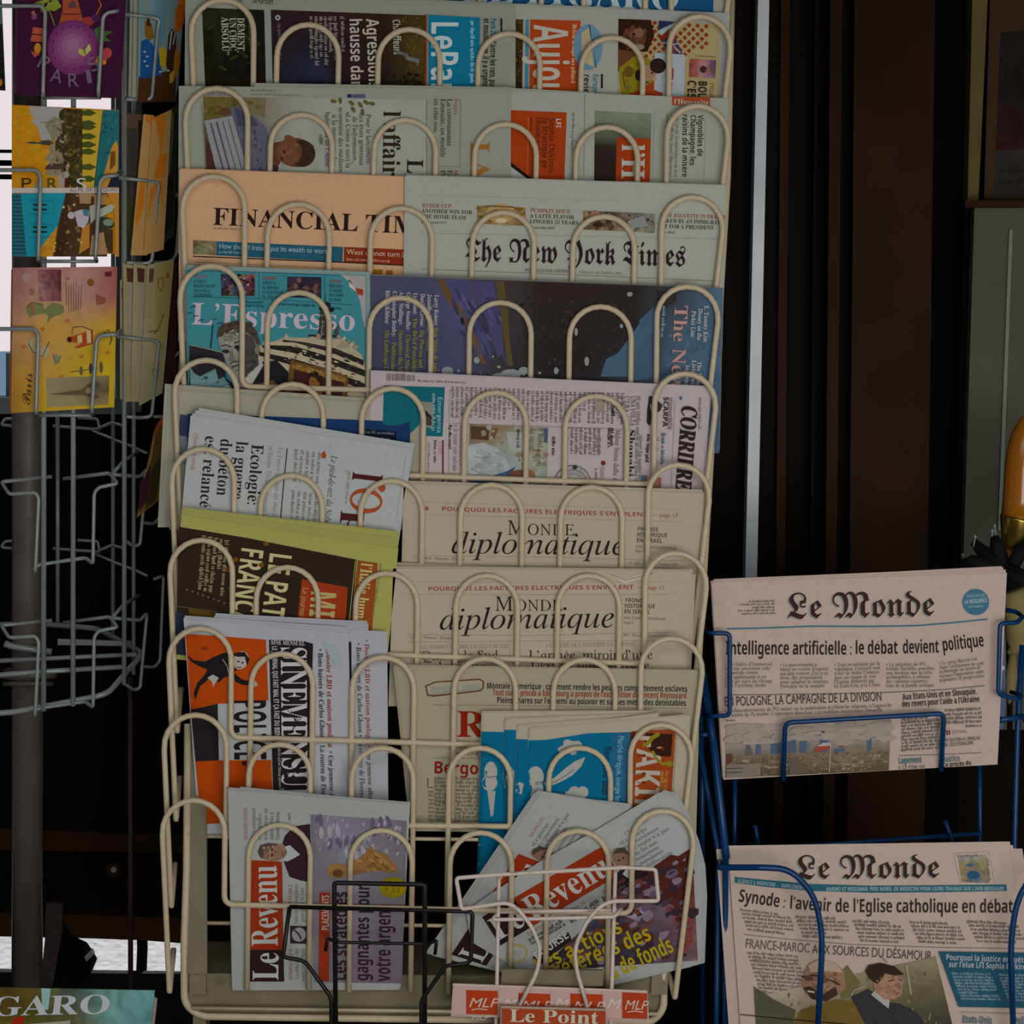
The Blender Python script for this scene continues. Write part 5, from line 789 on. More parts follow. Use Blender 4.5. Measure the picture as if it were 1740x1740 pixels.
def copy2(front):
    masthead()
    p.T('FRANCOIS', 'u', 421, 1426, 420, 1385, 6.5, (150, 70, 56))
    for i, s in enumerate(('«Le principe', 'du consentement', 'de l’impôt n’a pas', 'mis fin aux', 'mouvements', 'populaires', 'antifiscaux»')): p.T(s, 'u', 433 + i * 10.4, 1440 - i * 2, 433 + i * 10.4, 1440 - i * 2 - len(s) * 3.9, 7.6, (54, 50, 48))
    p.B((506, 1392), (0, -16), (8, 0), 1, SOFT, h=4)
    p.P([(470, 1452), (484, 1432), (500, 1420), (527, 1424), (530, 1500), (500, 1496), (480, 1478)], (34, 26, 30)); p.E(455, 1449, 22, 12, (122, 94, 78)); p.P([(434, 1446), (440, 1436), (458, 1436), (446, 1444), (440, 1456)], (66, 56, 50)); p.E(456, 1446, 1.6, 2.2, (40, 30, 28)); p.E(456, 1453, 1.6, 2.2, (40, 30, 28)); p.P([(474, 1446), (484, 1442), (494, 1456), (482, 1460)], (146, 148, 148))
    p.T('TECHNOLOGIE', 'u', 496, 1500, 496, 1460, 6, (150, 70, 56)); p.B((500, 1504), (0, -56), (16, 0), 2, (66, 62, 60), h=5); p.T('NETFLIX', 'u', 496, 1560, 496, 1528, 6, (150, 70, 56)); p.B((500, 1562), (0, -52), (16, 0), 2, (66, 62, 60), h=5); p.T('TAUX D’INTÉRÊT', 'u', 494, 1626, 494, 1572, 6, (150, 70, 56)); p.B((498, 1628), (0, -60), (16, 0), 2, (66, 62, 60), h=5)
    p.E(512, 1654, 17, 17, (150, 138, 84)); p.E(512, 1654, 13.5, 13.5, G9); p.B((505, 1664), (0, -20), (14, 0), 3, (120, 116, 100), h=3)
p = Page([(920, 1344), (1070, 1373), (1010, 1690), (735, 1624)], slot(9) + .0056, G9, xf=None)
p.xf = xfm((921, 1345), (.56, -.825), (.93, .30)); copy2(False); p.P([(528, 1384), (600, 1384), (600, 1500), (532, 1500)], (40, 30, 34)); p.xf = None
paper(p, 'newspaper', 'rear one of two slumped weeklies leaning in the bottom tier', group='three copies of a financial weekly', inner=((-6, -1, 1, -4), (-12, 3, 3, -7)), dY=.0008)
fq = [(1119, 1347), (1197, 1487), (1193, 1634), (1035, 1678), (900, 1655), (800, 1600), (756, 1560), (930, 1420)]
p = Page([(1119, 1347), (1200, 1490), (1035, 1690), (756, 1580)], slot(9), G9, outline=None, sheet=False, bend=lambda x, y: 0.006 * np.clip((x - 1120) / 80.0, 0, 1.2) ** 2)
PF = [(1119, 1347), (1140, 1352), (1160, 1385), (1178, 1428), (1189, 1470), (1192, 1520), (1188, 1632), (1160, 1640), (1035, 1676), (905, 1662), (800, 1600), (792, 1548), (831, 1521), (919, 1463), (1016, 1409)]
def fan(mb, pts, dY, col):
    a = np.array(pts, float); tr = tessellate_polygon([[Vector((x, y, 0)) for x, y in pts]]); a2, tr2, _ = split(a, [tuple(t) for t in tr], np.zeros(3), 14.0)
    A = W(a2[:, 0], a2[:, 1], p.Yf(a2[:, 0], a2[:, 1]) + dY); n = len(A); mb.add(np.concatenate([A, A + (0, .0005, 0)]), tr2 + [tuple(n + i for i in t[::-1]) for t in tr2], col)
fan(p.mb, PF, 0, p.col)
FX = xfm((1130, 1347), (1.0, -.58), (.48, .76)); p.xf = FX
p.P([(405, 1352), (520, 1350), (517, 1440), (406, 1452)], (140, 143, 142))
copy2(True); p.P([(527, 1368), (546, 1368), (548, 1452), (529, 1452)], (34, 26, 28)); p.B((531, 1440), (0, -62), (14, 0), 2, (110, 104, 104), h=3.4)
p.xf = None
p.G([(1062, 1512), (1176, 1440), (1186, 1632), (915, 1650)], [[(56, 46, 60), (60, 44, 54), (52, 30, 34), (70, 32, 28)], [(66, 60, 72), (70, 56, 62), (84, 44, 38), (74, 36, 30)], [(70, 66, 80), (50, 46, 58), (90, 80, 92), (110, 60, 56)], [(44, 38, 46), (46, 40, 48), (58, 52, 62), (104, 70, 76)], [(38, 32, 38), (38, 32, 38), (46, 40, 46), (100, 80, 86)]], 20, 20, .2, 12)
p.P([(1100, 1480), (1140, 1452), (1166, 1458), (1172, 1520), (1150, 1540), (1120, 1530), (1104, 1510)], (70, 32, 26)); p.P([(1150, 1545), (1172, 1530), (1178, 1600), (1160, 1626)], (120, 60, 58)); p.P([(1060, 1556), (1090, 1540), (1110, 1550), (1085, 1566)], (110, 106, 120)); p.E(1080, 1554, 14, 5, (128, 124, 138), rot=-25)
p.S([(1064, 1512), (1172, 1450), (1180, 1625), (930, 1648)], 130, ((84, 74, 90), (48, 36, 44), (96, 56, 50), (60, 50, 62), (110, 96, 108), (70, 34, 30)), 2, 9, 6, asp=1.6, rot=-30); p.P([(905, 1627), (966, 1584), (972, 1598), (916, 1640)], (36, 28, 28)); p.T('BOURSE', 'b', 912, 1632, 968, 1592, 14, (160, 160, 158))
YY = (192, 172, 22)
p.T('Les actions', 'o', 914, 1655, 1060, 1583, 25, YY); p.T('préférées des', 'o', 930, 1670, 1109, 1596, 27, YY); p.T('gérants de fonds', 'o', 975, 1695, 1147, 1616, 28, YY)
b = np.array(p.q[2]); t = thing('newspaper', 'front one of two slumped weeklies, with yellow letters and a curled right edge', 'newspaper', w1(1040, 1660, slot(9)), 'three copies of a financial weekly')
p.mb.build('front_page', M_NEWS, t); ib = MB()
for k in range(4): fan(ib, [(x + (3 + 2.2 * k if x > 1100 else 0), y + (4 if x > 1100 and y > 1500 else -1.5 * k if y < 1400 else 0)) for x, y in PF], .0009 * (k + 1), p.col * (1 - .06 * (k % 2)))
ib.build('inner_pages', M_NEWS, t)
# ---------------------------------------------------------------- blue stand on the right with two papers
BW = 10
st = thing('newspaper_stand', 'blue wire newspaper stand holding two newspapers, right of the cream rack', 'stand', w1(1470, 1990, -0.10))
def part(name, wires, m=M_BLUE, par=st, rad=9, wd=BW):
    mb = MB()
    for q in wires:
        a = q[1] if isinstance(q, tuple) and not isinstance(q[0], (int, float)) and isinstance(q[1], (int, float)) else None
        wire(mb, q[0] if a else q, a or wd, rad)
    return mb.build(name, m, par)
part('side_rail', [[(1191, 1128, -.03), (1193, 1400, -.03), (1195, 1985, -.03)], ([(1192, 1130, -.032), (1212, 1260, -.06), (1234, 1458, -.135)], 14), [(1233, 1456, -.135), (1231, 1985, -.135)], [(1185, 1250, -.05), (1205, 1360, -.07), (1223, 1462, -.125)], [(1221, 1460, -.125), (1214, 1985, -.120)], [(1183, 1249, -.048), (1206, 1248, -.052)]])
part('side_rail', [[(1737, 1096, -.02), (1729, 1240, -.03), (1722, 1500, -.05), (1712, 1985, -.05)], [(1698, 1224, -.055), (1728, 1219, -.045), (1737, 1216, -.02), (1748, 1230, -.02)]])
mb = MB(); slab(mb, [(1700, 1018), (1707, 1026), (1709, 1200), (1703, 1240), (1696, 1240), (1696, 1040)], -.052, .006); mb.build('side_plate', M_BLUE, st)
mb = MB(); a = [(1703 + 4 * math.cos(t), 1135 + 4 * math.sin(t)) for t in np.linspace(0, 2 * math.pi, 12, endpoint=False)]; slab(mb, a, -.0625, .011); mb.build('bolt', M_ZINC, st)
part('side_clip', [[(1196, 1062, -.035), (1199, 1072, -.06), (1208, 1076, -.082), (1240, 1076, -.082), (1240, 1216, -.082), (1209, 1217, -.078), (1196, 1214, -.035)]], wd=8)
part('side_clip', [[(1709, 1036, -.035), (1728, 1040, -.04), (1738, 1048, -.06), (1728, 1058, -.082), (1699, 1059, -.086), (1696, 1180, -.086), (1728, 1188, -.08), (1736, 1182, -.05), (1718, 1176, -.03)]], wd=8)
part('front_loop', [[(1331, 1326, -.074), (1334, 1228, -.086), (1604, 1212, -.086), (1599, 1310, -.074)]], rad=12, wd=9)
part('back_frame', [[(1249, 1318, -.02), (1248, 1442, -.02), (1248, 1985, -.02)], [(1665, 1290, -.02), (1665, 1425, -.02), (1664, 1985, -.02)], [(1246, 1446, -.022), (1668, 1416, -.022)], [(1283, 1402, -.03), (1291, 1446, -.03)], [(1606, 1394, -.03), (1620, 1436, -.03)]], wd=8)
part('front_loop', [[(1274, 1466, -.10), (1222, 1466, -.13), (1222, 1474, -.165), (1290, 1474, -.19), (1342, 1476, -.19), (1384, 1520, -.19), (1398, 1590, -.19), (1389, 1760, -.19)]], rad=[0, 5, 6, 4, 40, 40, 40, 0], wd=11)
part('front_loop', [[(1760, 1478, -.19), (1728, 1528, -.19), (1717, 1600, -.19), (1722, 1760, -.19)]], rad=40, wd=11)
PW = (163, 146, 137)
p = Page([(1209, 990), (1711, 973), (1695, 1299), (1229, 1325)], -.066, PW, bend=lambda x, y: .0025 * np.sin((x - 1209) / 90.0) + .002 * np.exp(-((x - 1213) / 14.0) ** 2))
def monde(x0, y0, x1, y1, h): p.T('Le Monde', 'f', x0 - 2.5, y0 + 1.5, x1 - 2.5, y1 + 1.5, h, (112, 122, 118)); p.T('Le Monde', 'f', x0, y0, x1, y1, h, (52, 36, 34))
monde(1338, 1051, 1590, 1046, 41)
for i, (a, b) in enumerate(((1273, 1318), (1256, 1318), (1278, 1318), (1254, 1318), (1260, 1318))): p.B((a, 1020 + i * 5.2), (b - a, -1.5), (0, 5), 1, (96, 92, 88), h=2.6, seed=i)
p.E(1658, 1023, 23, 22.5, (64, 108, 126)); p.T('FORUM DE', 's', 1643, 1016, 1674, 1014, 5.5, (130, 150, 156)); p.T('LA RESILIENCE', 'b', 1639, 1026, 1678, 1023, 6.5, (150, 160, 160)); p.B((1645, 1028), (27, -1), (0, 6), 1, (120, 144, 150), h=2.6)
p.L([(1235, 1068.5), (1290, 1067.5), (1380, 1064), (1480, 1064.5), (1560, 1063), (1620, 1058), (1678, 1052)], 2.6, (66, 104, 118))
p.T('Intelligence artificielle :', 'o', 1233, 1112, 1448, 1112.5, 22, (42, 36, 36)); p.T('le débat', 'o', 1453, 1111.5, 1526, 1111, 22, (42, 36, 36)); p.T('devient', 'o', 1534, 1110.5, 1596, 1109, 22, (42, 36, 36)); p.T('politique', 'o', 1602, 1106.5, 1673, 1098, 22, (42, 36, 36))
cols = ((1232, 1128, 84, -1, ('• Les fidèles d’Emmanuel', 'Macron présentent cette', 'technologie comme', 'une opportunité et en', 'font un sujet de clivage', 'avec l’extrême droite')), (1326, 1129, 82, -1, ('• Le gouvernement a', 'lancé un comité d’experts', 'qui doit avancer, d’ici à six', 'mois, des propositions', 'pour adapter la stratégie', 'française en la matière')), (1418, 1129, 78, -3, ('• Tout en insistant sur la', 'régulation, l’exécutif veut', 'éviter de brider l’innova-', 'tion, au risque de voir', 'l’Europe distancée par', 'les Etats-Unis et la Chine')), (1506, 1128, 82, -1, ('• Le président du RN,', 'Jordan Bardella, peaufine', 'une doctrine aux accents', 'technophiles, à rebours', 'des courants conserva-', 'teurs de sa famille politique')), (1597, 1126, 76, -8, ('• Le camp Macron voit', 'dans l’avènement de cette', 'technologie un moyen de', 'rejouer l’opposition entre', 'populaires et progressistes')))
for x, y, wd, dy, ls in cols:
    for i, s in enumerate(ls): p.T(s, 'u', x, y + 4 + i * 7.2, x + wd * min(1, len(s) / 25.0), y + 4 + i * 7.2 + dy, 6.4, (84, 78, 74))
p.L([(1236, 1181), (1400, 1179), (1500, 1177), (1600, 1172), (1673, 1165)], 1.2, (84, 80, 78)); p.T('EN POLOGNE, LA CAMPAGNE DE LA DIVISION', 's', 1231, 1200, 1499, 1191, 16, (58, 52, 52))
p.T('Les ultraconservateurs du PiS misent sur la polarisation et ciblent les migrants, à l’approche', 'u', 1232, 1211, 1516, 1201, 6.4, (84, 78, 76)); p.T('du scrutin du 15 octobre. L’opposition démocrate s’est mobilisée massivement dimanche', 'u', 1233, 1218.5, 1500, 1209, 6.4, (84, 78, 76)); p.B((1234, 1222), (16, 0), (0, 5), 1, (96, 92, 90), h=2.4)
p.T('Aux Etats-Unis et en Slovaquie,', 'o', 1534, 1189.5, 1660, 1179.5, 10, (52, 48, 48)); p.T('des revers pour l’aide à l’Ukraine', 'o', 1533, 1201.5, 1665, 1192.5, 10, (52, 48, 48)); p.B((1606, 1204), (64, -3), (0, 28), 4, (96, 92, 90), h=3.6); p.B((1640, 1232), (30, -1), (0, 5), 1, (96, 92, 90), h=3); p.B((1532, 1214), (68, -5), (0, 64), 11, (96, 92, 90), h=3.4)
p.T('m', 'r', 1604, 1249, 1616, 1248, 11, (120, 40, 44)); p.T('ÉDITORIAL', 's', 1618, 1247, 1644, 1245, 5, (110, 104, 102)); p.T('UN SOUTIEN À L’ÉPREUVE', 's', 1604, 1261, 1666, 1257, 6, (60, 56, 56)); p.T('DE L’ÉLECTORALISME', 's', 1604, 1269, 1654, 1265, 6, (60, 56, 56)); p.L([(1528, 1284), (1600, 1282), (1669, 1279)], .9, (84, 80, 78))
p.T('Logement', 'o', 1527, 1298, 1567, 1296, 11, (62, 100, 112)); p.T('Justice', 'o', 1604, 1295, 1632, 1293, 10, (90, 104, 108)); p.T('« La crise est', 's', 1527, 1307, 1572, 1305, 8, (84, 88, 90)); p.T('Le procès du', 'o', 1603, 1304, 1651, 1300, 8, (60, 56, 56))
q = [(1234, 1233), (1515, 1223), (1510, 1309), (1233, 1322)]
p.G(q, [[(132, 122, 114), (146, 134, 124), (140, 128, 118), (128, 120, 114)], [(146, 136, 126), (138, 128, 120), (146, 136, 126), (142, 132, 124)], [(130, 122, 116), (120, 114, 108), (124, 116, 110), (128, 120, 112)], [(100, 90, 80), (112, 98, 80), (104, 94, 78), (112, 96, 78)], [(92, 80, 68), (84, 74, 58), (116, 100, 80), (96, 82, 64)], [(84, 76, 64), (80, 70, 54), (78, 68, 48), (88, 76, 58)]], 26, 12, .1, 3)
for x0, x1, yt in ((1284, 1293, 1252), (1309, 1328, 1257), (1338, 1353, 1250), (1358, 1372, 1254), (1393, 1406, 1241), (1473, 1481, 1252), (1418, 1436, 1272)): p.P([(x0, yt), (x1, yt - 1), (x1, 1283 - (x1 - 1234) * .03), (x0, 1284 - (x0 - 1234) * .03)], (72, 84, 100))
p.P([(1264, 1284), (1266, 1274), (1269, 1264), (1271.5, 1246), (1274, 1264), (1278, 1274), (1280, 1284)], (88, 84, 84)); p.L([(1272, 1240), (1272, 1250)], .8, (88, 84, 84)); p.L([(1402, 1234), (1402, 1242)], .8, (72, 84, 100)); p.P([(1370, 1262), (1376, 1264), (1374, 1278), (1368, 1278)], (92, 96, 104)); p.P([(1424, 1270), (1430, 1262), (1434, 1270)], (100, 70, 70))
rg = random.Random(4)
for i in range(30): x = rg.uniform(1238, 1500); y = 1292 + rg.uniform(0, 22) - (x - 1234) * .045; ww = rg.uniform(5, 14); p.P([(x, y), (x + ww, y), (x + ww, y + 4), (x, y + 4)], rg.choice(((130, 114, 94), (118, 104, 86), (136, 126, 112), (96, 70, 56))))
p.S([(1236, 1288), (1510, 1276), (1508, 1308), (1236, 1320)], 260, ((112, 100, 84), (96, 84, 68), (124, 114, 100), (86, 76, 62), (106, 90, 74)), .8, 2.8, 8, asp=1.6, rot=-3, k=5); p.S([(1240, 1234), (1512, 1224), (1510, 1262), (1240, 1262)], 70, ((138, 128, 120), (142, 132, 123), (134, 125, 117)), 3, 8, 5, asp=3, rot=-4); p.P([(1235, 1282), (1244, 1281), (1244, 1296), (1235, 1298)], (92, 54, 44)); p.P([(1234, 1300), (1292, 1296), (1292, 1318), (1234, 1322)], (110, 104, 96)); p.L([(1234, 1306), (1262, 1305)], 2, (70, 64, 60)); p.L([(1234, 1313), (1262, 1312)], 2, (70, 64, 60)); p.P([(1384, 1272), (1396, 1266), (1410, 1265), (1410, 1272), (1398, 1276), (1386, 1279)], (160, 72, 66)); p.P([(1388, 1268), (1398, 1262), (1411, 1262), (1410, 1267), (1396, 1268)], (150, 146, 142)); p.L([(1412, 1254), (1409, 1312)], 1.6, (150, 146, 142)); p.P([(1338, 1290), (1354, 1290), (1374, 1313), (1342, 1316)], (88, 80, 72))
paper(p, 'newspaper', 'newspaper with city skyline photo, in upper pocket of blue stand', inner=((2, -4, -2, -5), (4, -6, -6, -9), (-2, -3, -9, -11)), dY=.0011)
# lower paper, lying further back at the top
p = Page([(1237, 1437), (1713, 1430), (1776, 1830), (1264, 1830)], -.128, PW, tilt=.14, bend=lambda x, y: .0022 * np.sin((x - 1230) / 80.0))
monde(1353, 1493.5, 1598, 1491, 38)
p.G([(1628, 1456), (1676, 1452), (1682, 1500), (1634, 1499)], [[(128, 130, 124), (130, 132, 126), (128, 126, 118)], [(136, 118, 78), (120, 110, 84), (134, 118, 80)], [(140, 120, 76), (96, 104, 106), (138, 118, 72)], [(128, 112, 80), (70, 92, 112), (124, 110, 84)]], 12, 12, .18, 5); p.E(1654, 1487, 11, 7, (50, 84, 120)); p.E(1648, 1470, 6, 3, (70, 90, 120)); p.L([(1620, 1450), (1680, 1447), (1690, 1500)], .7, (120, 114, 108)); p.L([(1620, 1450), (1632, 1501)], .7, (120, 114, 108)); p.B((1626, 1452), (36, -1), (0, 6), 1, (90, 86, 90), h=3); p.B((1680, 1458), (4, 40), (-6, 0), 1, (96, 92, 96), h=4)
p.P([(1248, 1490), (1300, 1495), (1380, 1502), (1480, 1505), (1600, 1504), (1710, 1503), (1711, 1514), (1600, 1516), (1480, 1517), (1380, 1514), (1300, 1507), (1249, 1500)], (44, 94, 108)); p.T('SCIENCE & MÉDECINE –', 'b', 1253, 1499.5, 1322, 1507, 6, (130, 146, 148)); p.T('SUPPLÉMENT', 'b', 1327, 1507.5, 1366, 1511.5, 6, (130, 146, 148)); p.T('KARIKÓ ET WEISSMAN, PRIX NOBEL DE MÉDECINE POUR LEURS TRAVAUX SUR L’ARN MESSAGER', 'b', 1404, 1514, 1706, 1513, 6.5, (134, 150, 152))
p.T('Synode :', 'o', 1254, 1532, 1334, 1543, 21, (48, 42, 40)); p.T('l’avenir', 'o', 1341, 1544, 1412, 1549, 21, (48, 42, 40)); p.T('de l’Eglise catholique en débat', 'o', 1419, 1550, 1722, 1551, 22, (48, 42, 40))
for x, y, wd, n, dx in ((1258, 1543, 84, 6, 2.4), (1352, 1555, 86, 6, 2.4), (1449, 1562, 82, 6, 2.6), (1546, 1564, 84, 6, 3), (1643, 1563, 86, 6, 3.4)):
    for i in range(n): p.B((x + i * dx, y + i * 6.6), (wd * (.8 if i in (0, n - 1) else 1), 8 if x < 1300 else 3), (0, 6.4), 1, (98, 90, 86), h=3.4, seed=i + x)
p.L([(1264, 1588), (1350, 1597), (1450, 1605), (1600, 1610), (1745, 1612)], .9, (96, 92, 90)); p.T('FRANCE-MAROC', 's', 1266, 1611, 1376, 1619, 16, (84, 80, 80)); p.T('AUX SOURCES DU DÉSAMOUR', 's', 1380, 1620, 1583, 1632, 16, (70, 68, 68))
for i in range(11): p.B((1270 + i * 2.2, 1616 + i * 6.6), (88 if i < 10 else 60, 7), (0, 6.4), 1, (104, 96, 92), h=3.4, seed=i)
p.G([(1300, 1690), (1590, 1625), (1640, 1830), (1290, 1830)], [[(150, 136, 122), (150, 136, 120), (128, 118, 94), (110, 104, 80), (120, 112, 92)], [(110, 104, 84), (140, 126, 108), (104, 98, 72), (92, 88, 62), (88, 84, 62)], [(80, 76, 60), (120, 104, 84), (84, 78, 62), (70, 66, 56), (64, 60, 52)], [(76, 72, 56), (110, 96, 60), (96, 84, 50), (50, 48, 48), (60, 56, 50)], [(76, 72, 56), (110, 96, 60), (96, 84, 50), (50, 48, 48), (60, 56, 50)]], 26, 20, .12, 3)
p.S([(1300, 1700), (1590, 1630), (1620, 1800), (1300, 1800)], 190, ((96, 90, 66), (106, 100, 76), (86, 82, 60), (100, 94, 70), (112, 104, 82)), 1.5, 5, 4, asp=.5, rot=10); p.P([(1281, 1676), (1318, 1700), (1352, 1716), (1340, 1830), (1290, 1830)], (74, 72, 58)); p.P([(1340, 1760), (1360, 1716), (1420, 1698), (1470, 1702), (1490, 1730), (1500, 1830), (1330, 1830)], (112, 92, 44)); p.P([(1440, 1640), (1462, 1670), (1452, 1690), (1430, 1700), (1424, 1660)], (96, 92, 60))
p.P([(1366, 1652), (1374, 1638), (1392, 1630), (1420, 1636), (1434, 1650), (1436, 1672), (1424, 1690), (1404, 1700), (1384, 1698), (1368, 1690), (1362, 1672)], (138, 106, 84)); p.S([(1370, 1650), (1430, 1646), (1428, 1694), (1376, 1692)], 50, ((148, 116, 94), (126, 94, 72), (140, 110, 90), (112, 82, 64)), 2, 5, 6); p.P([(1374, 1640), (1392, 1630), (1420, 1636), (1432, 1652), (1400, 1650), (1378, 1652)], (158, 140, 124)); p.P([(1364, 1678), (1376, 1676), (1398, 1690), (1420, 1676), (1424, 1690), (1404, 1702), (1380, 1698)], (56, 44, 38)); p.L([(1362, 1660), (1380, 1657), (1400, 1660), (1428, 1674)], 2.4, (44, 36, 32)); p.E(1374, 1662, 8, 5, (84, 64, 54)); p.E(1400, 1665, 9, 5, (88, 68, 56)); p.L([(1372, 1684), (1384, 1686)], 3, (176, 168, 158)); p.P([(1376, 1666), (1372, 1676), (1382, 1676)], (150, 116, 90)); p.E(1432, 1676, 5, 9, (140, 104, 84), rot=20)
p.S([(1350, 1720), (1470, 1704), (1490, 1800), (1340, 1800)], 60, ((118, 98, 48), (104, 86, 40), (122, 102, 54)), 1.5, 6, 3, asp=.6, rot=10); p.P([(1446, 1694), (1476, 1680), (1500, 1702), (1530, 1706), (1560, 1722), (1585, 1760), (1590, 1830), (1480, 1830), (1470, 1740)], (48, 46, 50)); p.S([(1480, 1690), (1560, 1720), (1584, 1800), (1490, 1800)], 60, ((52, 50, 55), (43, 41, 45), (56, 53, 56)), 1.5, 6, 3, asp=.5, rot=-20); p.P([(1490, 1680), (1512, 1700), (1510, 1714), (1480, 1690)], (150, 146, 142)); p.P([(1484, 1660), (1500, 1652), (1528, 1654), (1536, 1666), (1532, 1690), (1520, 1698), (1502, 1698), (1486, 1684)], (146, 112, 92)); p.P([(1470, 1650), (1476, 1640), (1496, 1636), (1520, 1642), (1536, 1656), (1520, 1658), (1504, 1654), (1498, 1664), (1490, 1672), (1478, 1664)], (46, 36, 32)); p.S([(1490, 1662), (1530, 1658), (1526, 1694), (1494, 1690)], 40, ((154, 120, 100), (134, 102, 84), (122, 92, 76)), 1.5, 4, 6); p.L([(1510, 1667), (1520, 1665)], 1.6, (50, 38, 34)); p.L([(1526, 1664), (1534, 1666)], 1.6, (50, 38, 34)); p.L([(1522, 1688), (1530, 1687)], 1.4, (100, 62, 56)); p.P([(1526, 1668), (1534, 1680), (1526, 1682)], (126, 94, 78)); p.E(1492, 1678, 4, 7, (140, 104, 86))
p.L([(1446, 1692), (1452, 1682), (1470, 1676)], 1.6, (150, 146, 138)); p.L([(1540, 1640), (1548, 1690)], 3, (140, 132, 112)); p.L([(1500, 1628), (1508, 1636)], 2, (120, 112, 92))
p.P([(1595, 1617), (1800, 1620), (1800, 1714), (1629, 1711)], (38, 82, 102)); p.T('Pourquoi la justice enquête', 'b', 1607, 1631, 1745, 1636, 9.5, (150, 150, 150)); p.T('sur l’élue LFI Sophia Chikirou', 'b', 1612, 1643, 1750, 1648, 9.5, (150, 150, 150))
for k in range(2): p.B((1616 + k * 80, 1652 + k * 2), (68, 1), (18, 48), 9, (110, 128, 134), h=3.2, seed=k)
p.L([(1630, 1720), (1800, 1724)], .8, (104, 100, 98)); p.T('Etats-Unis', 'o', 1635, 1738, 1686, 1740, 12, (62, 100, 110)); p.T('Pollution', 'o', 1722, 1740, 1770, 1742, 12, (62, 100, 110)); p.L([(1258, 1724), (1340, 1732), (1480, 1744)], 1.4, (30, 26, 24))
paper(p, 'newspaper', 'newspaper with two painted men, in lower pocket of blue stand', inner=((2, 2, 3, 0), (4, 3, 8, 6), (-20, 6, 24, 12)), dY=.0014)
# umbrella by the right edge
um = thing('umbrella', 'closed black umbrella with a glossy amber handle and brass collar at the right edge', 'umbrella', w1(1715, 1240, .20))
def lathe(name, pts, radii, Y, m, seg=18):
    mb = MB(); q = [w1(x, y, Y) for x, y in pts]; tube(mb, q, [r * pxm(Y) for r in radii], seg); return mb.build(name, m, um)
lathe('handle', [(1748, 703), (1746, 712), (1742, 735), (1739, 765), (1737, 800), (1735, 850), (1733, 882)], [3, 12, 22, 28, 30, 31.5, 32], .20, mat('amber_lacquered_wood', (0.50, 0.17, 0.012), rough=.18, noise=.25, nscale=30, spec=.6, vert=True))
lathe('collar', [(1733, 880), (1732, 884), (1727, 905), (1721, 925), (1718, 934)], [33, 33, 27, 20, 16], .20, mat('brass', (0.55, 0.38, 0.08), rough=.22, metal=.9, noise=.08))
lathe('ferrule', [(1717, 930), (1713, 950), (1711, 960)], [11, 10, 7], .20, mat('orange_wood', (0.36, 0.11, 0.02), rough=.4))
M_FAB = mat('black_umbrella_cloth', (0.006, 0.006, 0.007), rough=.8, noise=.3)
mb = MB()
for k, (a, b, c, r) in enumerate((((1654, 920), (1672, 940), (1700, 965), 13), ((1690, 912), (1695, 930), (1702, 960), 14), ((1670, 935), (1692, 962), (1748, 984), 13), ((1748, 918), (1735, 935), (1722, 960), 12), ((1632, 958), (1650, 954), (1690, 966), 12), ((1704, 968), (1728, 984), (1752, 992), 14), ((1696, 984), (1730, 1000), (1756, 1006), 10))):
    tube(mb, [w1(*a, .20 - .006 * k), w1(*b, .195 - .006 * k), w1(*c, .19 - .006 * k)], [r * .5 * pxm(.2), r * pxm(.2), r * pxm(.2)], 10)
mb.build('canopy', M_FAB, um)
mb = MB()
for x, y, dx in ((1654, 918, 3), (1686, 908, 0), (1692, 900, -2), (1636, 950, 0)):
    tube(mb, [w1(x, y + 12, .195), w1(x + dx, y - 6, .195)], 1.6 * pxm(.2), 6)
    tube(mb, [w1(x + dx, y - 10, .195), w1(x + dx, y - 6, .195), w1(x + dx, y - 3, .195)], [1 * pxm(.2), 3 * pxm(.2), 2 * pxm(.2)], 8)
mb.build('rib_tip', M_ZINC, um)
mb = MB(); tube(mb, [w1(1713, 960, .2), w1(1716, 1240, .2)], 5 * pxm(.2), 10); mb.build('shaft', M_BLACK, um)
M_CRM = mat('cream_umbrella_cloth', alb((116, 106, 72)), rough=.8, noise=.12, nscale=20)
t = thing('umbrella', 'closed cream umbrella hanging behind the right side of the blue stand', 'umbrella', w1(1722, 1230, .10))
mb = MB(); tube(mb, [w1(x, y, .10) for x, y in ((1724, 1004), (1730, 1020), (1732, 1060), (1728, 1090), (1722, 1105), (1712, 1110))], [r * pxm(.1) for r in (24, 28, 25, 20, 10, 3)], 14); mb.build('canopy', M_CRM, t)
mb = MB(); tube(mb, [w1(x, y, .11) for x, y in ((1722, 1106), (1718, 1150), (1716, 1180), (1715, 1196))], [r * pxm(.1) for r in (5, 11, 8, 2)], 12); mb.build('tie', M_CRM, t)
# ---------------------------------------------------------------- postcard spinner on the left
YS = 0.15
sp = thing('postcard_spinner', 'grey wire postcard spinner on a steel pole, left of the newspaper rack', 'rack', w1(48, 1700, YS))
mb = MB(); tube(mb, [w1(48, -60, YS), w1(47, 800, YS), w1(46, 1750, YS)], 26.5 * pxm(YS), 24); mb.build('pole', M_POLE, sp)
def ell(r, y, Y0, h=0.0): return [(48 + r * math.cos(a), y - h * math.sin(a), Y0 + r * pxm(YS) * math.sin(a)) for a in np.linspace(0, 2 * math.pi, 25)]
mb = MB(); wire_raw(mb, ell(44, 1148, YS), 12, 10); wire_raw(mb, ell(40, 1162, YS), 9, 10); tube(mb, [w1(46, 1138, YS), w1(46, 1150, YS)], 40 * pxm(YS), 24); mb.build('collar', M_POLE, sp)
mb = MB(); wire(mb, [(8, 1094, YS - .02), (20, 1098, YS - .02), (88, 1108, YS - .02)], 12); mb.build('clamp_bolt', M_ZINC, sp)
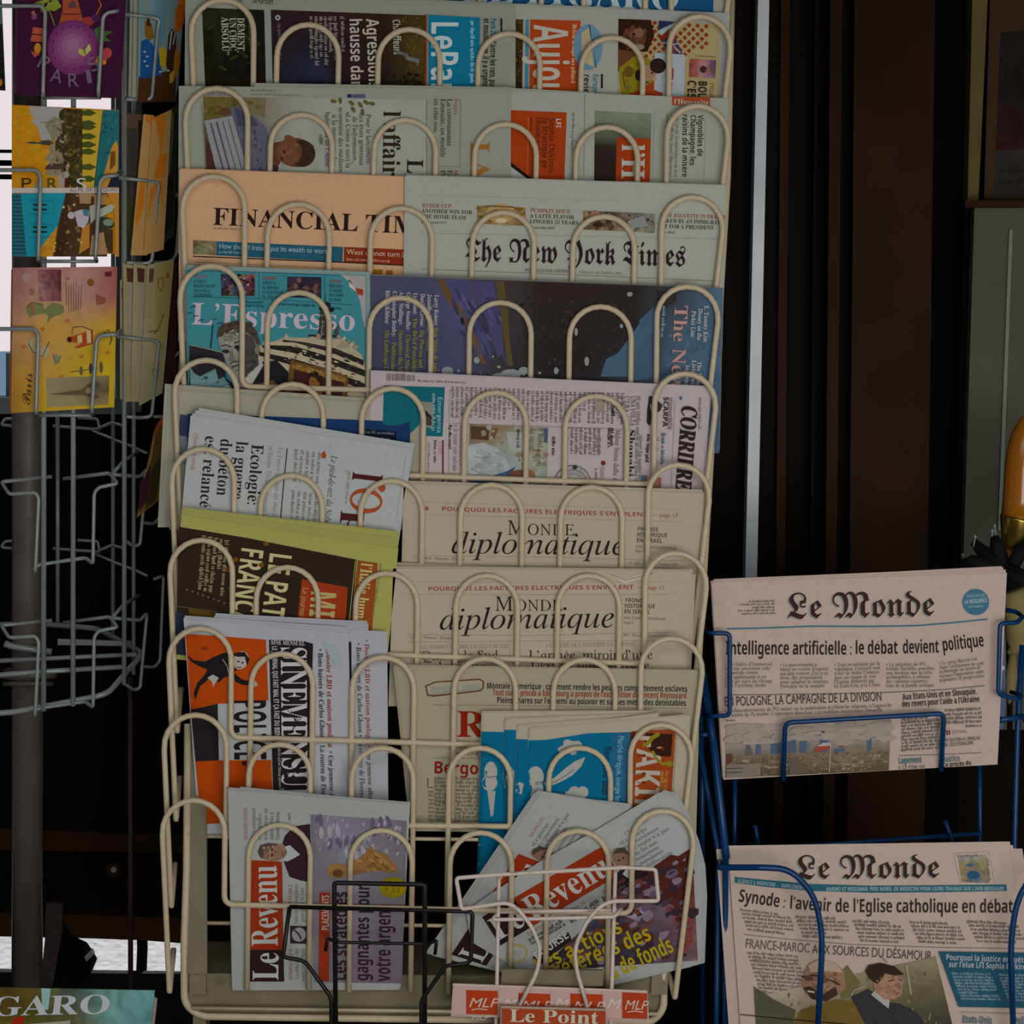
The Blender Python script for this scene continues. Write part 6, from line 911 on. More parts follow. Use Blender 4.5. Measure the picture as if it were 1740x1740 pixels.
YF, YB, YR = .035, .27, .13
for x, y0, y1, Y, wd in ((75, -60, 1208, YF, 9.5), (125, -60, 1200, YF, 9), (212, -60, 1163, .065, 8.5), (228, -60, 1146, YR, 7), (98, 690, 1058, YB, 7), (192, -60, 1082, YB - .02, 7), (-18, -60, 1200, YF, 9)):
    mb = MB(); wire_raw(mb, [(x, y0, Y), (x - (1 if y1 > 1100 else 0), y1, Y)], wd); mb.build('upright_wire', M_ZINC, sp)
mb = MB(); wire(mb, [(221, 1150, YR), (222, 1700, YR)], 9); mb.build('brace_rod', mat('mauve_brown_rod', alb((42, 30, 32)), rough=.6), sp)
for nm, q, wd in (('ring', [(-60, 1214, YF + .004), (20, 1211, YF + .004), (182, 1180, YF + .006), (236, 1118, .115), (240, 1108, .13), (166, 1068, YB - .02), (70, 1060, YB), (-60, 1062, YB)], 10), ('ring', [(-60, 1152, YF + .006), (60, 1142, YF + .006), (210, 1133, .068)], 9), ('ring', [(-60, 1126, .10), (60, 1120, .10), (232, 1112, .11)], 8)):
    mb = MB(); wire(mb, q, wd, 22); mb.build(nm, M_ZINC, sp)
mb = MB(); slab(mb, [(98, 1086), (226, 1090), (226, 1098), (98, 1096)], .17, .006); mb.build('base_bar', M_ZINC, sp)
def holder(y, hs=1.0, face=True, side=True, dx=0):
    mb = MB()
    wire(mb, [(88, y - 10, .06), (2, y - 1, .04), (16, y + 20, .018), (60, y + 17, .016), (66, y + 26, .016), (60, y + 152, .016), (56, y + 150, .03), (64, y + 140, .035), (145, y + 128, .035), (158, y + 138, .018), (160, y + 18, .016), (168, y + 8, .016), (200, y + 2, .018), (186, y - 16, .04), (108, y - 6, .06)], 6.5, 7)
    mb.build('card_holder', M_ZINC, sp)
    mb = MB()
    wire(mb, [(188, y - 14, .06), (238, y - 10, .10), (250, y - 22, .112), (246, y + 20, .112), (238, y + 106, .112), (226, y + 108, .108), (212, y + 98, .085)], 6, 6); mb.build('card_holder', M_ZINC, sp); mb = MB()
    wire(mb, [(192, y - 16, .07), (212, y - 38, .10), (236, y - 52, .14)], 6, 4); mb.build('card_holder', M_ZINC, sp); mb = MB(); wire(mb, [(262, y - 80, .13), (278, y - 86, .15), (272, y + 60, .15), (262, y + 70, .145), (240, y + 68, .125)], 5.5, 7)
    mb.build('card_holder', M_ZINC, sp)
for y in (820, 1064): holder(y)
for y, x0, x1, yb in ((7, 78, 173, 160), (286, 70, 168, 438), (556, 66, 162, 700)):
    mb = MB(); wire(mb, [(-30, y - 2, .04), (-22, y + 3, .014), (x0 - 8, y + 3, .012), (x0 - 1, y + 12, .012), (x0 - 5, yb, .012), (x0 - 4, yb + 6, .03)], 7, 7); wire(mb, [(x0 - 4, yb + 6, .03), (x1 - 4, yb + 6, .03)], 6)
    wire(mb, [(x1 - 4, yb + 6, .03), (x1 - 6, yb - 2, .012), (x1 + 2, y + 22, .012), (x1 + 10, y + 14, .012), (198, y + 12, .014), (206, y + 6, .05)], 7, 7); mb.build('card_holder', M_ZINC, sp)
    mb = MB(); wire(mb, [(200, y + 16, .05), (258, y + 22, .072), (272, y + 26, .075), (268, y + 40, .076), (258, yb + 8, .076), (240, yb + 10, .074), (214, yb + 8, .06)], 6.5, 8); mb.build('card_holder', M_ZINC, sp); mb = MB(); wire(mb, [(296, y + 50, .12), (308, y + 40, .125), (300, yb - 4, .125), (288, yb + 8, .12), (262, yb + 8, .10)], 5.5, 8); mb.build('card_holder', M_ZINC, sp)
for y in (692, 900):
    mb = MB(); wire(mb, [(90, y + 32, YB), (170, y + 38, YB), (166, y + 20, YB + .02), (132, y + 18, YB + .02)], 5, 5); mb.build('card_holder', M_ZINC, sp); mb = MB(); wire(mb, [(158, y + 40, YB - .02), (190, y + 26, YB - .03), (210, y + 32, YB - .05), (212, y + 42, YB - .05)], 5, 5); mb.build('card_holder', M_ZINC, sp); mb = MB(); wire(mb, [(22, y + 32, YB), (2, y + 30, YB), (8, y + 20, YB), (26, y + 19, YB)], 5, 4); mb.build('card_holder', M_ZINC, sp); mb = MB(); wire(mb, [(158, y + 40, YB - .02), (196, y + 56, YB - .05), (232, y + 70, YB - .09), (250, y + 78, YB - .1)], 5, 4); mb.build('card_holder', M_ZINC, sp)
DULL = 0.0
def card(p, label, cat='card', group=None, inner=(), dY=.0012, icol=(150, 148, 140), name='greeting_card'): return paper(p, name, label, cat, group, inner=inner, dY=dY, gloss=True, icol=icol, front='front_cover')
# purple card
PU = (52, 14, 42)
p = Page([(31, -40), (216, -40), (205, 167), (28, 162)], .0215, PU, th=.0012, amp=0)
p.P([(108, -30), (124, -30), (132, 0), (140, 30), (146, 48), (98, 48), (106, 20)], (150, 66, 38)); p.P([(116, 6), (124, 0), (130, 6), (130, 14), (116, 14)], (90, 56, 60)); p.L([(104, 24), (138, 24)], 2, (96, 36, 30)); p.L([(100, 38), (144, 36)], 2, (96, 36, 30))
p.L([(80, 10), (88, 28), (93, 44)], 2, (96, 110, 40))
for x, y in ((70, 6), (78, 0), (86, 8), (94, 4), (82, 14), (74, 16), (92, 14), (64, 8), (98, 10), (88, -4)): p.E(x, y, 6, 5, (118, 130, 40), n=9)
p.P([(56, 46), (76, 48), (78, 72), (52, 70)], (160, 74, 48)); p.L([(54, 58), (76, 60)], 2, (70, 20, 36)); p.E(58, 28, 5, 6, (110, 60, 90), n=9); p.P([(52, 22), (58, 17), (60, 26)], (160, 84, 40)); p.E(64, 82, 6, 9, (184, 120, 30), n=10); p.P([(52, 86), (68, 92), (58, 98)], (160, 66, 48)); p.E(150, 36, 10, 8, (140, 44, 44)); p.E(163, 30, 8, 7, (70, 30, 70)); p.L([(164, 24), (172, 10), (166, -6)], 2, (150, 96, 30)); p.P([(160, 50), (170, 44), (174, 52), (192, 54), (178, 62), (188, 70), (172, 70), (164, 74)], (60, 96, 46)); p.E(182, 90, 8, 9, (160, 62, 60)); p.E(176, 98, 7, 6, (150, 60, 70)); p.E(167, 104, 6, 9, (196, 120, 30)); p.E(176, 106, 5, 4, (186, 110, 30))
for r, c in ((47, (98, 38, 88)), (42, (106, 44, 92)), (36, (114, 54, 98)), (29, (122, 66, 106)), (21, (130, 80, 114)), (12, (136, 92, 120))): p.E(124, 81 - (47 - r) * .1, r * .93, r, c, n=36)
for a in range(20, 340, 22): p.E(124 + 34 * math.cos(math.radians(a)), 81 + 37 * math.sin(math.radians(a)), 1.6, 2.4, (78, 28, 70), rot=a, n=8)
p.P([(143, 85), (134, 82), (133, 90), (139, 94)], (160, 160, 70)); p.P([(144, 85), (152, 74), (155, 84), (148, 92)], (170, 170, 90)); p.P([(143, 88), (139, 94), (143, 96), (150, 90)], (160, 150, 70)); p.L([(142, 80), (146, 94)], 1, (60, 50, 30))
for s, x, y, r in (('P', 60, 112, -25), ('A', 84, 138, -12), ('R', 114, 148, 2), ('I', 143, 143, 10), ('S', 156, 124, 30)):
    c, d = math.cos(math.radians(-r)), math.sin(math.radians(-r)); p.T(s, 's', x, y, x + 20 * c, y + 20 * d, 24, (104, 84, 102))
card(p, 'dark purple card with a big violet balloon circle in the upper left holder', inner=((-4, 2, -1, 1),), icol=(60, 40, 50))
# yellow and blue card
p = Page([(20, 178), (202, 187), (201, 431), (20, 436)], .0215, (190, 122, 14), th=.0012, amp=0)
p.P([(50, 180), (108, 182), (104, 210), (98, 232), (84, 240), (72, 244), (64, 216), (54, 208)], (148, 142, 138)); p.P([(76, 212), (92, 198), (104, 202), (110, 236), (90, 240)], (120, 116, 92)); p.L([(68, 209), (92, 206)], 1, (60, 70, 60)); p.P([(42, 243), (62, 239), (84, 238), (92, 243), (84, 247), (62, 245)], (60, 62, 44)); p.P([(78, 254), (92, 244), (112, 250), (118, 290), (96, 300), (78, 296)], (128, 116, 90)); p.P([(76, 278), (112, 278), (112, 288), (76, 288)], (70, 56, 44)); p.P([(98, 298), (120, 290), (122, 310), (100, 320)], (146, 136, 124))
p.P([(108, 184), (140, 186), (140, 320), (120, 320), (122, 290), (112, 262), (94, 256), (94, 240), (106, 230), (104, 206)], (58, 52, 24))
for x, y, r in ((112, 196, 12), (110, 240, 14), (120, 262, 14), (128, 290, 12), (124, 306, 10), (130, 214, 10)): p.E(x, y, r, r, (52, 46, 20)); p.E(x + 3, y - 4, r * .6, r * .5, (72, 64, 30))
p.S([(110, 186), (140, 188), (140, 318), (104, 300)], 90, ((74, 66, 30), (44, 38, 18), (92, 84, 44), (56, 60, 24)), 1.5, 4.5, 4); p.S([(24, 186), (50, 190), (96, 300), (24, 316)], 30, ((182, 116, 12), (196, 130, 24)), 3, 9, 4); p.S([(82, 212), (110, 204), (116, 300), (84, 300)], 50, ((110, 104, 84), (140, 132, 112), (70, 66, 52)), 1, 3.4, 5); p.P([(140, 186), (176, 187), (164, 318), (140, 318)], (176, 146, 44))
for y in (192, 210, 216, 232, 246, 258, 284, 304): p.P([(140, y - 4), (152, y - 6), (164, y), (154, y + 5), (140, y + 4)], (64, 74, 24))
p.P([(176, 187), (202, 188), (202, 318), (160, 318)], (26, 96, 100)); p.S([(178, 190), (200, 190), (200, 240), (168, 310)], 40, ((34, 104, 108), (20, 78, 84), (40, 90, 90)), 2, 5, 4); p.P([(190, 250), (198, 238), (201, 250), (200, 290), (184, 318), (170, 318)], (184, 126, 44)); p.P([(188, 258), (196, 256), (196, 280), (186, 290)], (100, 66, 24)); p.P([(190, 300), (202, 290), (202, 318), (182, 318)], (28, 30, 44)); p.L([(175, 188), (160, 318)], 1, (26, 40, 30))
for s, x, c in (('P', 34, (60, 44, 10)), ('A', 56, (110, 120, 110)), ('R', 78, (60, 66, 30)), ('I', 104, (70, 30, 20)), ('S', 128, (180, 180, 176))): p.T(s, 's', x, 322, x + 20, 322, 20, c)
p.P([(20, 319), (202, 319), (202, 328), (20, 328)], (176, 166, 160)); p.T('AU FIL DE SES QUAIS', 's', 118, 326, 200, 325, 6, (60, 60, 60))
p.P([(20, 329), (112, 328), (98, 384), (60, 436), (20, 436)], (24, 128, 146)); p.P([(20, 329), (35, 329), (45, 436), (20, 436)], (30, 92, 100))
for k in range(16): p.L([(20, 334 + k * 6.4), (36 + k * .6, 334 + k * 6.4)], 1.4, (18, 44, 50))
for y in (348, 356, 386, 394): p.L([(56, y), (80, y)], 3, (18, 40, 50))
for y in (350, 390): p.L([(48, y - 10), (90, y - 8), (92, y + 12), (50, y + 14)], 1, (20, 90, 110))
p.P([(98, 384), (92, 436), (62, 436), (74, 414)], (180, 120, 30)); p.P([(112, 328), (182, 328), (180, 340), (182, 436), (90, 436), (98, 384)], (66, 46, 26)); p.P([(112, 328), (122, 328), (110, 436), (92, 436)], (54, 38, 20)); p.S([(114, 330), (196, 330), (190, 432), (96, 432)], 90, ((80, 58, 34), (52, 36, 20), (110, 84, 56), (140, 110, 74)), 1.2, 4, 5); p.S([(96, 388), (92, 434), (66, 434), (76, 412)], 40, ((164, 106, 24), (196, 136, 44)), 1, 3, 5); p.P([(134, 328), (156, 328), (154, 346), (136, 346)], (150, 118, 84)); p.P([(160, 330), (182, 330), (180, 348), (160, 348)], (150, 110, 66)); p.P([(182, 328), (202, 328), (202, 436), (196, 436), (194, 350)], (176, 114, 40)); p.P([(140, 384), (152, 382), (152, 420), (134, 432)], (170, 112, 40)); p.P([(156, 400), (176, 394), (182, 432), (152, 434)], (150, 116, 84)); p.P([(176, 392), (192, 390), (192, 430), (184, 430)], (62, 46, 22))
p.P([(126, 360), (138, 356), (152, 360), (150, 376), (142, 388), (132, 384)], (168, 160, 164)); p.E(121, 366, 6, 6, (168, 160, 164)); p.P([(140, 356), (152, 356), (150, 368), (142, 366)], (60, 110, 124)); p.P([(152, 350), (166, 346), (170, 364), (154, 380)], (150, 148, 138)); p.P([(164, 358), (190, 346), (196, 350), (190, 360), (168, 370)], (150, 156, 140)); p.E(178, 380, 16, 11, (44, 52, 36)); p.E(184, 378, 9, 6, (110, 124, 110))
for x, y in ((126, 348), (108, 352), (138, 412)): p.E(x, y, 2.5, 2.5, (176, 150, 110), n=8)
card(p, 'yellow and turquoise card showing painted riverside scenes in the middle left holder')
# pink and yellow card
p = Page([(22, 455), (199, 453), (194, 692), (19, 702)], .0215, (170, 130, 60), th=.0012, amp=0)
p.G([(22, 455), (199, 453), (194, 692), (19, 702)], [[(140, 90, 94), (150, 110, 104), (160, 120, 112), (140, 76, 72)], [(140, 92, 90), (164, 128, 100), (158, 120, 110), (144, 80, 76)], [(152, 112, 90), (178, 136, 56), (170, 128, 70), (170, 132, 40)], [(150, 112, 60), (172, 130, 72), (174, 140, 40), (176, 144, 20)], [(146, 100, 40), (176, 138, 50), (180, 148, 24), (176, 144, 24)], [(140, 96, 40), (174, 140, 30), (176, 142, 30), (180, 146, 24)]], 16, 20, .07, 5)
p.G([(64, 458), (104, 458), (104, 512), (66, 512)], [[(130, 80, 84), (80, 34, 44)], [(140, 104, 104), (76, 32, 40)], [(140, 96, 96), (110, 60, 60)]], 8, 10, .3, 3); p.P([(78, 556), (160, 554), (186, 640), (186, 690), (78, 690)], (170, 134, 52)) if 0 else None
p.G([(78, 642), (186, 638), (184, 688), (80, 692)], [[(132, 122, 92), (128, 118, 84), (112, 98, 70)], [(130, 122, 96), (120, 110, 80), (84, 72, 52)], [(140, 128, 92), (134, 122, 84), (130, 112, 64)]], 12, 8, .08, 3); p.P([(82, 670), (110, 666), (138, 662), (150, 652), (168, 648), (172, 656), (158, 668), (172, 676), (160, 678), (140, 671), (110, 671)], (84, 72, 50)); p.P([(146, 660), (156, 658), (154, 668), (146, 668)], (130, 118, 86))
p.E(58, 525, 14, 9.5, (104, 108, 66)); p.E(97, 526, 12, 10, (104, 108, 66)); p.P([(44, 522), (52, 514), (72, 516), (76, 526), (88, 514), (100, 516), (108, 520), (108, 530), (96, 536), (88, 540), (80, 550), (82, 536), (74, 532), (56, 536), (50, 540), (46, 530)], (104, 108, 66)); p.L([(54, 516), (56, 534)], 3, (150, 70, 60)); p.L([(44, 522), (54, 514), (74, 518)], 1, (50, 50, 40))
p.P([(114, 574), (158, 560), (158, 584), (146, 588), (132, 592), (126, 590), (138, 584), (114, 580)], (150, 60, 20)); p.P([(131, 571), (139, 568), (140, 582), (132, 583)], (176, 160, 110)); p.P([(147, 563), (154, 561), (155, 582), (148, 584)], (176, 160, 110)); p.L([(122, 568), (124, 556), (140, 555), (158, 562)], 1.4, (60, 40, 30)); p.E(118, 577, 4, 5, (60, 24, 14))
p.E(154, 480, 6, 6.5, (110, 70, 30)); p.P([(162, 500), (180, 506), (178, 516), (164, 518)], (130, 70, 56)); p.L([(182, 496), (180, 526)], 1.4, (150, 104, 84)); p.E(57, 586, 10, 12, (140, 132, 96)); p.E(75, 597, 8, 9, (150, 144, 110)); p.P([(50, 584), (56, 574), (66, 576), (70, 590), (60, 598), (48, 592)], (150, 140, 100)); p.P([(66, 590), (78, 588), (82, 600), (72, 606)], (150, 144, 110)); p.L([(48, 584), (56, 598), (72, 606), (84, 580)], 1.4, (50, 56, 50)); p.P([(90, 602), (104, 604), (100, 618), (92, 618)], (120, 120, 90)); p.L([(90, 602), (94, 619), (104, 606)], 1.2, (60, 70, 60))
for x, y in ((114, 474), (114, 546), (72, 560), (40, 590), (64, 625), (138, 606), (182, 600), (104, 640), (62, 682)): p.L([(x - 3, y - 2), (x, y + 2), (x + 4, y - 1), (x, y - 4)], 1.6, (150, 50, 44))
for i in range(7): p.L([(112 + i * 4.4, 478 + (i * 7) % 9), (113 + i * 4, 520 + (i * 11) % 12)], .9, (90, 66, 60)); 
p.L([(120, 632), (150, 628), (166, 626)], 1.2, (60, 54, 40)); p.E(138, 630, 3, 8, (90, 86, 70)); p.E(154, 626, 3, 9, (60, 60, 56)); p.E(172, 624, 3, 10, (84, 80, 66)); p.L([(176, 566), (184, 560), (190, 576), (186, 586)], 2, (70, 66, 30)); p.P([(178, 462), (190, 461), (190, 470), (178, 470)], (90, 30, 40)); p.E(46, 472, 8, 9, (150, 118, 116)); p.E(54, 496, 5, 6, (132, 92, 92))
p.T('Paris', 'c', 51, 690, 55, 634, 16, (60, 40, 24))
card(p, 'pink and yellow card with coffee pots and a small tower picture', inner=((-3, 3, -1, 1),), icol=(110, 76, 40))
p = Page([(-60, -40), (1, -40), (9, 154), (-60, 150)], .0215, (24, 20, 16), th=.0012, amp=0); p.P([(-60, -40), (0, -40), (4, 40), (-60, 60)], (70, 90, 88)); p.E(1, 140, 3, 6, (150, 100, 20)); card(p, 'dark card cut by the left edge of the photo, beside the purple one')
# cards on the spinner's right-hand face, seen from the side
SB = lambda x, y: np.clip((np.asarray(x, float) - 205) / 95.0, -1, 2) * 0.045
LB = (104, 126, 128)
for i, (x0, lab) in enumerate(((222, 'pale card edge in the upper side holder, furthest from the castle card'), (228, 'pale card edge in the upper side holder, beside the castle card'))):
    p = Page([(x0, -40), (x0 + 62, -40), (x0 + 54, 168), (x0 - 4, 172)], .058 + .004 * (1 - i), (140, 138, 124), th=.001, bend=SB, amp=0); card(p, lab, name='postcard', group='pale cards in the upper side holder')
p = Page([(236, -40), (318, -40), (298, 172), (233, 174)], .052, LB, th=.001, bend=SB, amp=0)
p.P([(236, 130), (300, 118), (298, 172), (233, 174)], (64, 40, 20)); p.P([(262, -40), (284, -40), (280, 60), (270, 96), (262, 60)], (88, 122, 134)); p.P([(240, 70), (250, 66), (268, 84), (276, 128), (238, 134)], (24, 70, 124)); p.P([(246, 34), (258, 40), (262, 64), (254, 70), (246, 60)], (110, 80, 24)); p.P([(250, 28), (254, 28), (256, 44), (249, 44)], (50, 34, 16)); p.P([(270, 84), (278, 78), (286, 96), (280, 118), (272, 110)], (160, 136, 20)); p.P([(286, 60), (292, 48), (300, 60), (298, 118), (288, 130), (282, 110)], (50, 34, 24)); p.P([(296, 96), (302, 70), (306, 110), (294, 140)], (150, 90, 20)); p.P([(298, 20), (304, 4), (316, 10), (312, 40), (304, 54), (296, 56)], (170, 84, 16)); p.P([(300, -10), (316, -20), (316, 10), (304, 6)], (186, 96, 16)); p.P([(288, 126), (296, 118), (294, 140), (288, 142)], (160, 130, 30)); p.L([(292, 52), (288, 84)], 2, (150, 160, 160)); p.L([(298, 56), (294, 76)], 1.6, (150, 160, 160))
for x, y in ((246, 88), (250, 96), (246, 104), (250, 112), (272, 122), (286, 120)): p.E(x, y, 2.6, 1.6, (160, 160, 150), n=8)
card(p, 'castle and blue tower postcard in the upper side holder', name='postcard')
p = Page([(216, 192), (248, 196), (238, 432), (224, 432), (208, 380)], .062, (66, 56, 50), sheet=False, bend=SB, amp=0) if 0 else Page([(214, 192), (252, 196), (240, 432), (222, 432)], .062, (60, 52, 46), th=.001, bend=SB, amp=0)
p.P([(214, 192), (252, 196), (250, 220), (214, 216)], (80, 62, 56)); p.P([(212, 330), (240, 340), (238, 432), (222, 430)], (52, 54, 30)); p.P([(234, 204), (252, 206), (246, 300), (238, 300)], (34, 30, 14)); card(p, 'dark mauve and green postcard behind the orange-blotched cards', name='postcard')
for i, (q, d, lab) in enumerate((([(244, 194), (262, 196), (250, 434), (222, 434)], .050, 'left one of two cream cards blotched with orange'), ([(258, 201), (292, 186), (278, 424), (244, 434)], .046, 'right one of two cream cards blotched with orange'))):
    p = Page(q, d, (164, 128, 76), th=.001, bend=SB, amp=0); x, y = q[0]
    if i: p.P([(262, 200), (280, 192), (278, 240), (274, 262), (284, 260), (280, 300), (262, 304), (266, 280), (272, 262), (268, 224)], (184, 104, 26)); p.P([(270, 310), (278, 306), (276, 350), (270, 330)], (180, 110, 36)); p.P([(256, 320), (268, 308), (260, 340), (250, 370)], (184, 104, 26))
    else: p.P([(248, 196), (262, 198), (258, 212), (248, 206)], (184, 104, 26)); p.P([(238, 310), (246, 300), (244, 350), (232, 384), (230, 372)], (184, 104, 26))
    card(p, lab, name='postcard', group='orange-blotched postcards')
p = Page([(288, 186), (304, 176), (296, 400), (262, 428)], .052, (40, 40, 30), th=.001, bend=SB, amp=0); p.L([(294, 192), (292, 240), (286, 300)], 3, (80, 84, 70)); p.P([(284, 300), (296, 290), (294, 380), (280, 400)], (28, 26, 20)); p.L([(290, 188), (286, 240), (282, 320)], 1.6, (150, 130, 60)); card(p, 'dark green postcard right of the orange-blotched cards', name='postcard')
CR = (146, 136, 104)
for i, (q, d, lab) in enumerate((([(204, 476), (216, 472), (212, 680), (204, 678)], .064, 'first from the left of four folded cream cards'), ([(209, 447), (230, 452), (222, 682), (212, 683)], .058, 'second from the left of four folded cream cards'), ([(227, 448), (252, 452), (236, 683), (222, 682)], .053, 'third from the left of four folded cream cards'), ([(250, 450), (296, 440), (276, 668), (236, 690)], .048, 'rightmost of four folded cream cards, with a small red oval'))):
    p = Page(q, d, CR, th=.001, bend=SB, amp=0); x = q[0][0]
    if i in (1, 2): p.P([(x + 6, 455), (x + 19, 457), (x + 18, 480), (x + 7, 479)], (74, 42, 32)); p.P([(x + 7, 480), (x + 18, 481), (x + 12, 640), (x + 8, 640)], (140, 132, 116))
    if i == 0: p.P([(206, 490), (213, 488), (213, 508), (207, 508)], (74, 42, 32))
    if i == 3:
        p.P([(254, 457), (262, 456), (260, 479), (253, 480)], (84, 62, 46)); p.P([(264, 450), (296, 441), (280, 600), (262, 620)], (140, 130, 84)); p.E(273, 482, 5, 12, (150, 60, 40)); p.E(273, 482, 3.5, 10, (140, 130, 84)); p.E(285, 468, 2, 5, (150, 60, 40)); p.L([(262, 568), (270, 556), (278, 534)], 2, (96, 80, 40)); p.L([(252, 564), (268, 562)], 2, (96, 80, 40)); p.E(266, 618, 6, 5, (150, 112, 50)); p.P([(258, 626), (272, 624), (268, 640), (260, 640)], (116, 118, 96))
    card(p, lab, name='greeting_card', group='folded cream cards')
p = Page([(278, 470), (300, 446), (300, 640), (276, 660)], .075, (60, 38, 32), th=.001, bend=SB, amp=0); p.L([(290, 480), (286, 560), (278, 640)], 3, (24, 18, 16)); card(p, 'dark red-brown card half hidden behind the rightmost cream card', name='greeting_card')
p = Page([(262, 730), (300, 678), (270, 850), (232, 880)], .058, (110, 84, 40), th=.001, bend=lambda x, y: np.clip((np.asarray(x, float) - 205) / 95.0, -1, 2) * 0.045 + .004 * np.sin((y - 690) / 60.0), amp=0)
p.P([(266, 722), (290, 690), (284, 708), (262, 742)], (150, 66, 36)); p.P([(262, 742), (292, 700), (284, 780), (250, 810)], (84, 66, 34)); p.P([(238, 820), (256, 790), (250, 850), (236, 872)], (60, 30, 44)); p.P([(256, 800), (276, 770), (266, 850), (246, 866)], (56, 48, 24)); p.L([(262, 742), (256, 780), (244, 812)], 2, (150, 124, 70))
card(p, 'curved brown card with orange corner, next to the cream rack', name='postcard', icol=(120, 100, 50))
DULL = 0.2
# magazine in the bottom left corner
p = Page([(-70, 1677), (263, 1683), (246, 1860), (-70, 1860)], -.40, (70, 84, 50), th=.002, amp=0)
p.G([(-70, 1677), (263, 1683), (246, 1860), (-70, 1860)], [[(60, 48, 16), (70, 54, 18), (84, 70, 24), (70, 84, 74), (104, 140, 136), (84, 126, 128)], [(110, 84, 20), (84, 70, 24), (60, 60, 24), (74, 74, 50), (92, 130, 128), (76, 118, 120)], [(130, 110, 40), (104, 90, 40), (90, 84, 44), (96, 74, 20), (84, 104, 96), (84, 126, 124)], [(110, 100, 60), (120, 110, 60), (96, 84, 50), (100, 74, 20), (84, 90, 60), (90, 130, 126)], [(110, 100, 60), (120, 110, 60), (96, 84, 50), (100, 74, 20), (84, 90, 60), (90, 130, 126)]], 34, 14, .2, 6)
p.P([(70, 1679), (86, 1680), (82, 1716), (72, 1716)], (120, 152, 150)); p.T('FIGARO', 'r', -88, 1728, 187, 1722, 33, (156, 160, 164), slant=.1); p.P([(24, 1728), (43, 1727), (38, 1744), (18, 1744)], (166, 36, 18)); p.P([(50, 1740), (120, 1734), (100, 1860), (40, 1860)], (134, 130, 116))
paper(p, 'magazine', 'magazine with white capitals on leafy brown and teal, bottom left corner', 'magazine', inner=((0, 4, 2, 12), (0, 6, 4, 14)), dY=.003, gloss=True, icol=(130, 124, 106), front='front_cover')
# ---------------------------------------------------------------- small holders in front of the rack's foot
bh = thing('wire_holder', 'small black wire holder standing in front of the upright financial weekly', 'holder', w1(640, 1985, -.23))
mb = MB(); wire(mb, [(492, 1541, -.225), (803, 1549, -.225), (800, 1636, -.225), (757, 1641, -.225), (716, 1700, -.225), (715, 1985, -.225)], 7.5, [0, 8, 10, 8, 8, 0]); wire(mb, [(492, 1541, -.225), (481, 1626, -.225), (518, 1633, -.225), (563, 1695, -.225), (563, 1985, -.225)], 7.5, [0, 6, 10, 10, 0]); mb.build('front_frame', M_BLACK, bh)
mb = MB(); wire(mb, [(573, 1985, -.218), (568, 1500, -.218), (722, 1503, -.218), (721, 1985, -.218)], 8.5, 6); mb.build('back_loop', M_BLACK, bh)
mb = MB(); wire(mb, [(553, 1616, -.235), (556, 1594, -.235), (572, 1601, -.218), (728, 1604, -.218), (742, 1598, -.235), (739, 1622, -.235)], 6, 4); mb.build('hook_bar', M_BLACK, bh)
wh = thing('wire_holder', 'chipped white wire holder with orange sign, in front of the slumped weeklies', 'holder', w1(940, 1990, -.24))
mb = MB(); wire(mb, [(880, 1714, -.235), (914, 1650, -.235), (918, 1610, -.235), (904, 1575, -.235), (870, 1532, -.235), (784, 1545, -.235), (775, 1492, -.235), (850, 1486, -.235), (1060, 1474, -.235), (1114, 1477, -.235), (1119, 1531, -.235), (1030, 1531, -.235), (1000, 1560, -.235), (976, 1610, -.235), (980, 1650, -.235), (999, 1714, -.235)], 7.5, [0, 18, 14, 14, 22, 6, 6, 0, 10, 6, 6, 22, 18, 18, 14, 0]); mb.build('front_frame', M_WHITEW, wh)
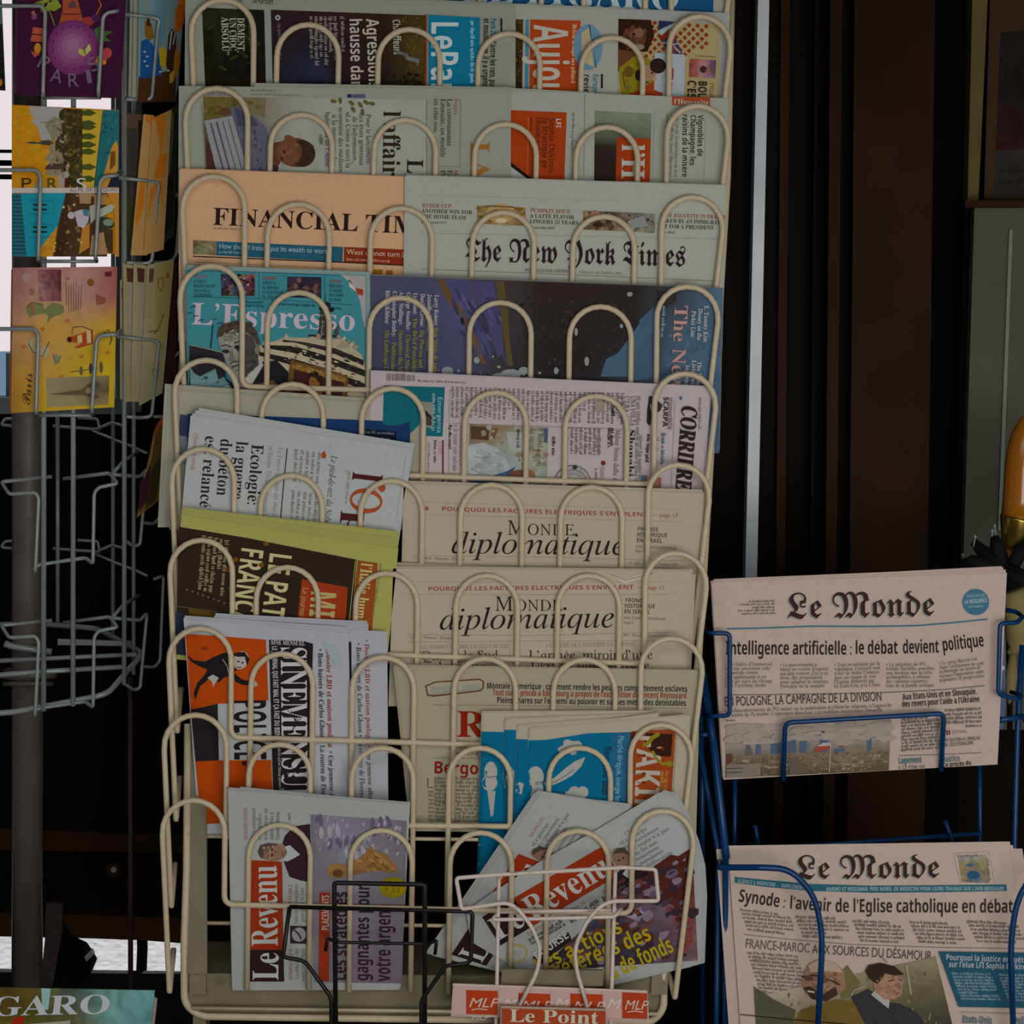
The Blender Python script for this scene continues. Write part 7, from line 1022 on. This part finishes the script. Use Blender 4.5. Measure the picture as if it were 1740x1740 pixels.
mb = MB(); wire(mb, [(848, 1484, -.226), (838, 1985, -.22)], 7, 0); wire(mb, [(1046, 1472, -.226), (1030, 1985, -.22)], 7, 0); wire(mb, [(846, 1552, -.222), (836, 1563, -.232), (1044, 1558, -.232), (1056, 1544, -.222)], 7, 6); wire(mb, [(848, 1550, -.221), (1056, 1546, -.221)], 6, 0); mb.build('back_frame', M_WHITEW, wh)
mb = MB(); slab(mb, [(853, 1647), (1024, 1649), (1024, 1676), (851, 1674)], -.216, .004); mb.build('back_plate', M_TRAY, wh)
p = Page([(850, 1709), (1029, 1714), (1029, 1790), (848, 1786)], -.2395, (176, 70, 32), th=.003, amp=0, nx=4, ny=4)
p.T('Le Point', 'r', 865, 1736, 1017, 1740, 22, (172, 166, 150)); p.L([(850, 1711), (1029, 1716)], 4, (140, 128, 112)); p.L([(852, 1709), (850, 1786)], 3, (120, 104, 90)); p.mb.build('sign', M_GLOSS, wh)
p = Page([(770, 1671), (1100, 1683), (1103, 1736), (766, 1727)], -.2275, (166, 140, 134), th=.0012, amp=0.0004, nx=20, ny=4)
for x0, x1, y0, y1 in ((792, 846, 1682, 1725), (881, 936, 1687, 1728), (969, 1025, 1688, 1731), (1057, 1100, 1686, 1733)):
    p.P([(x0, y0), (x1, y0 + 2), (x1, y1 + 1), (x0, y1 - 1)], (186, 64, 24)); p.T('MLP', 's', x0 + 3, y0 + 29, x1 - 1, y0 + 30, 16, (172, 160, 150), slant=.3); p.L([(x0 + 9, y0 + 34), (x0 + 22, y0 + 32), (x0 + 36, y0 + 34)], 1.6, (172, 160, 150))
for x0 in (853, 941, 1030): p.T('M', 's', x0, 1713, x0 + 22, 1714, 17, (188, 172, 166), slant=.3); p.L([(x0 - 6, 1680), (x0 - 5, 1730)], 1, (140, 128, 120))
p.L([(769, 1673), (1098, 1685)], 2, (176, 164, 156)); p.L([(767, 1724), (1100, 1733)], 3, (150, 134, 124)); p.T('MLP', 's', 800, 1733, 830, 1733, 8, (172, 160, 150), slant=.3)
t = thing('label_strip', 'pale plastic strip with orange squares lettered in white, across the rack foot', 'sign', w1(935, 1735, -.2275)); p.mb.build('strip', M_GLOSS, t)
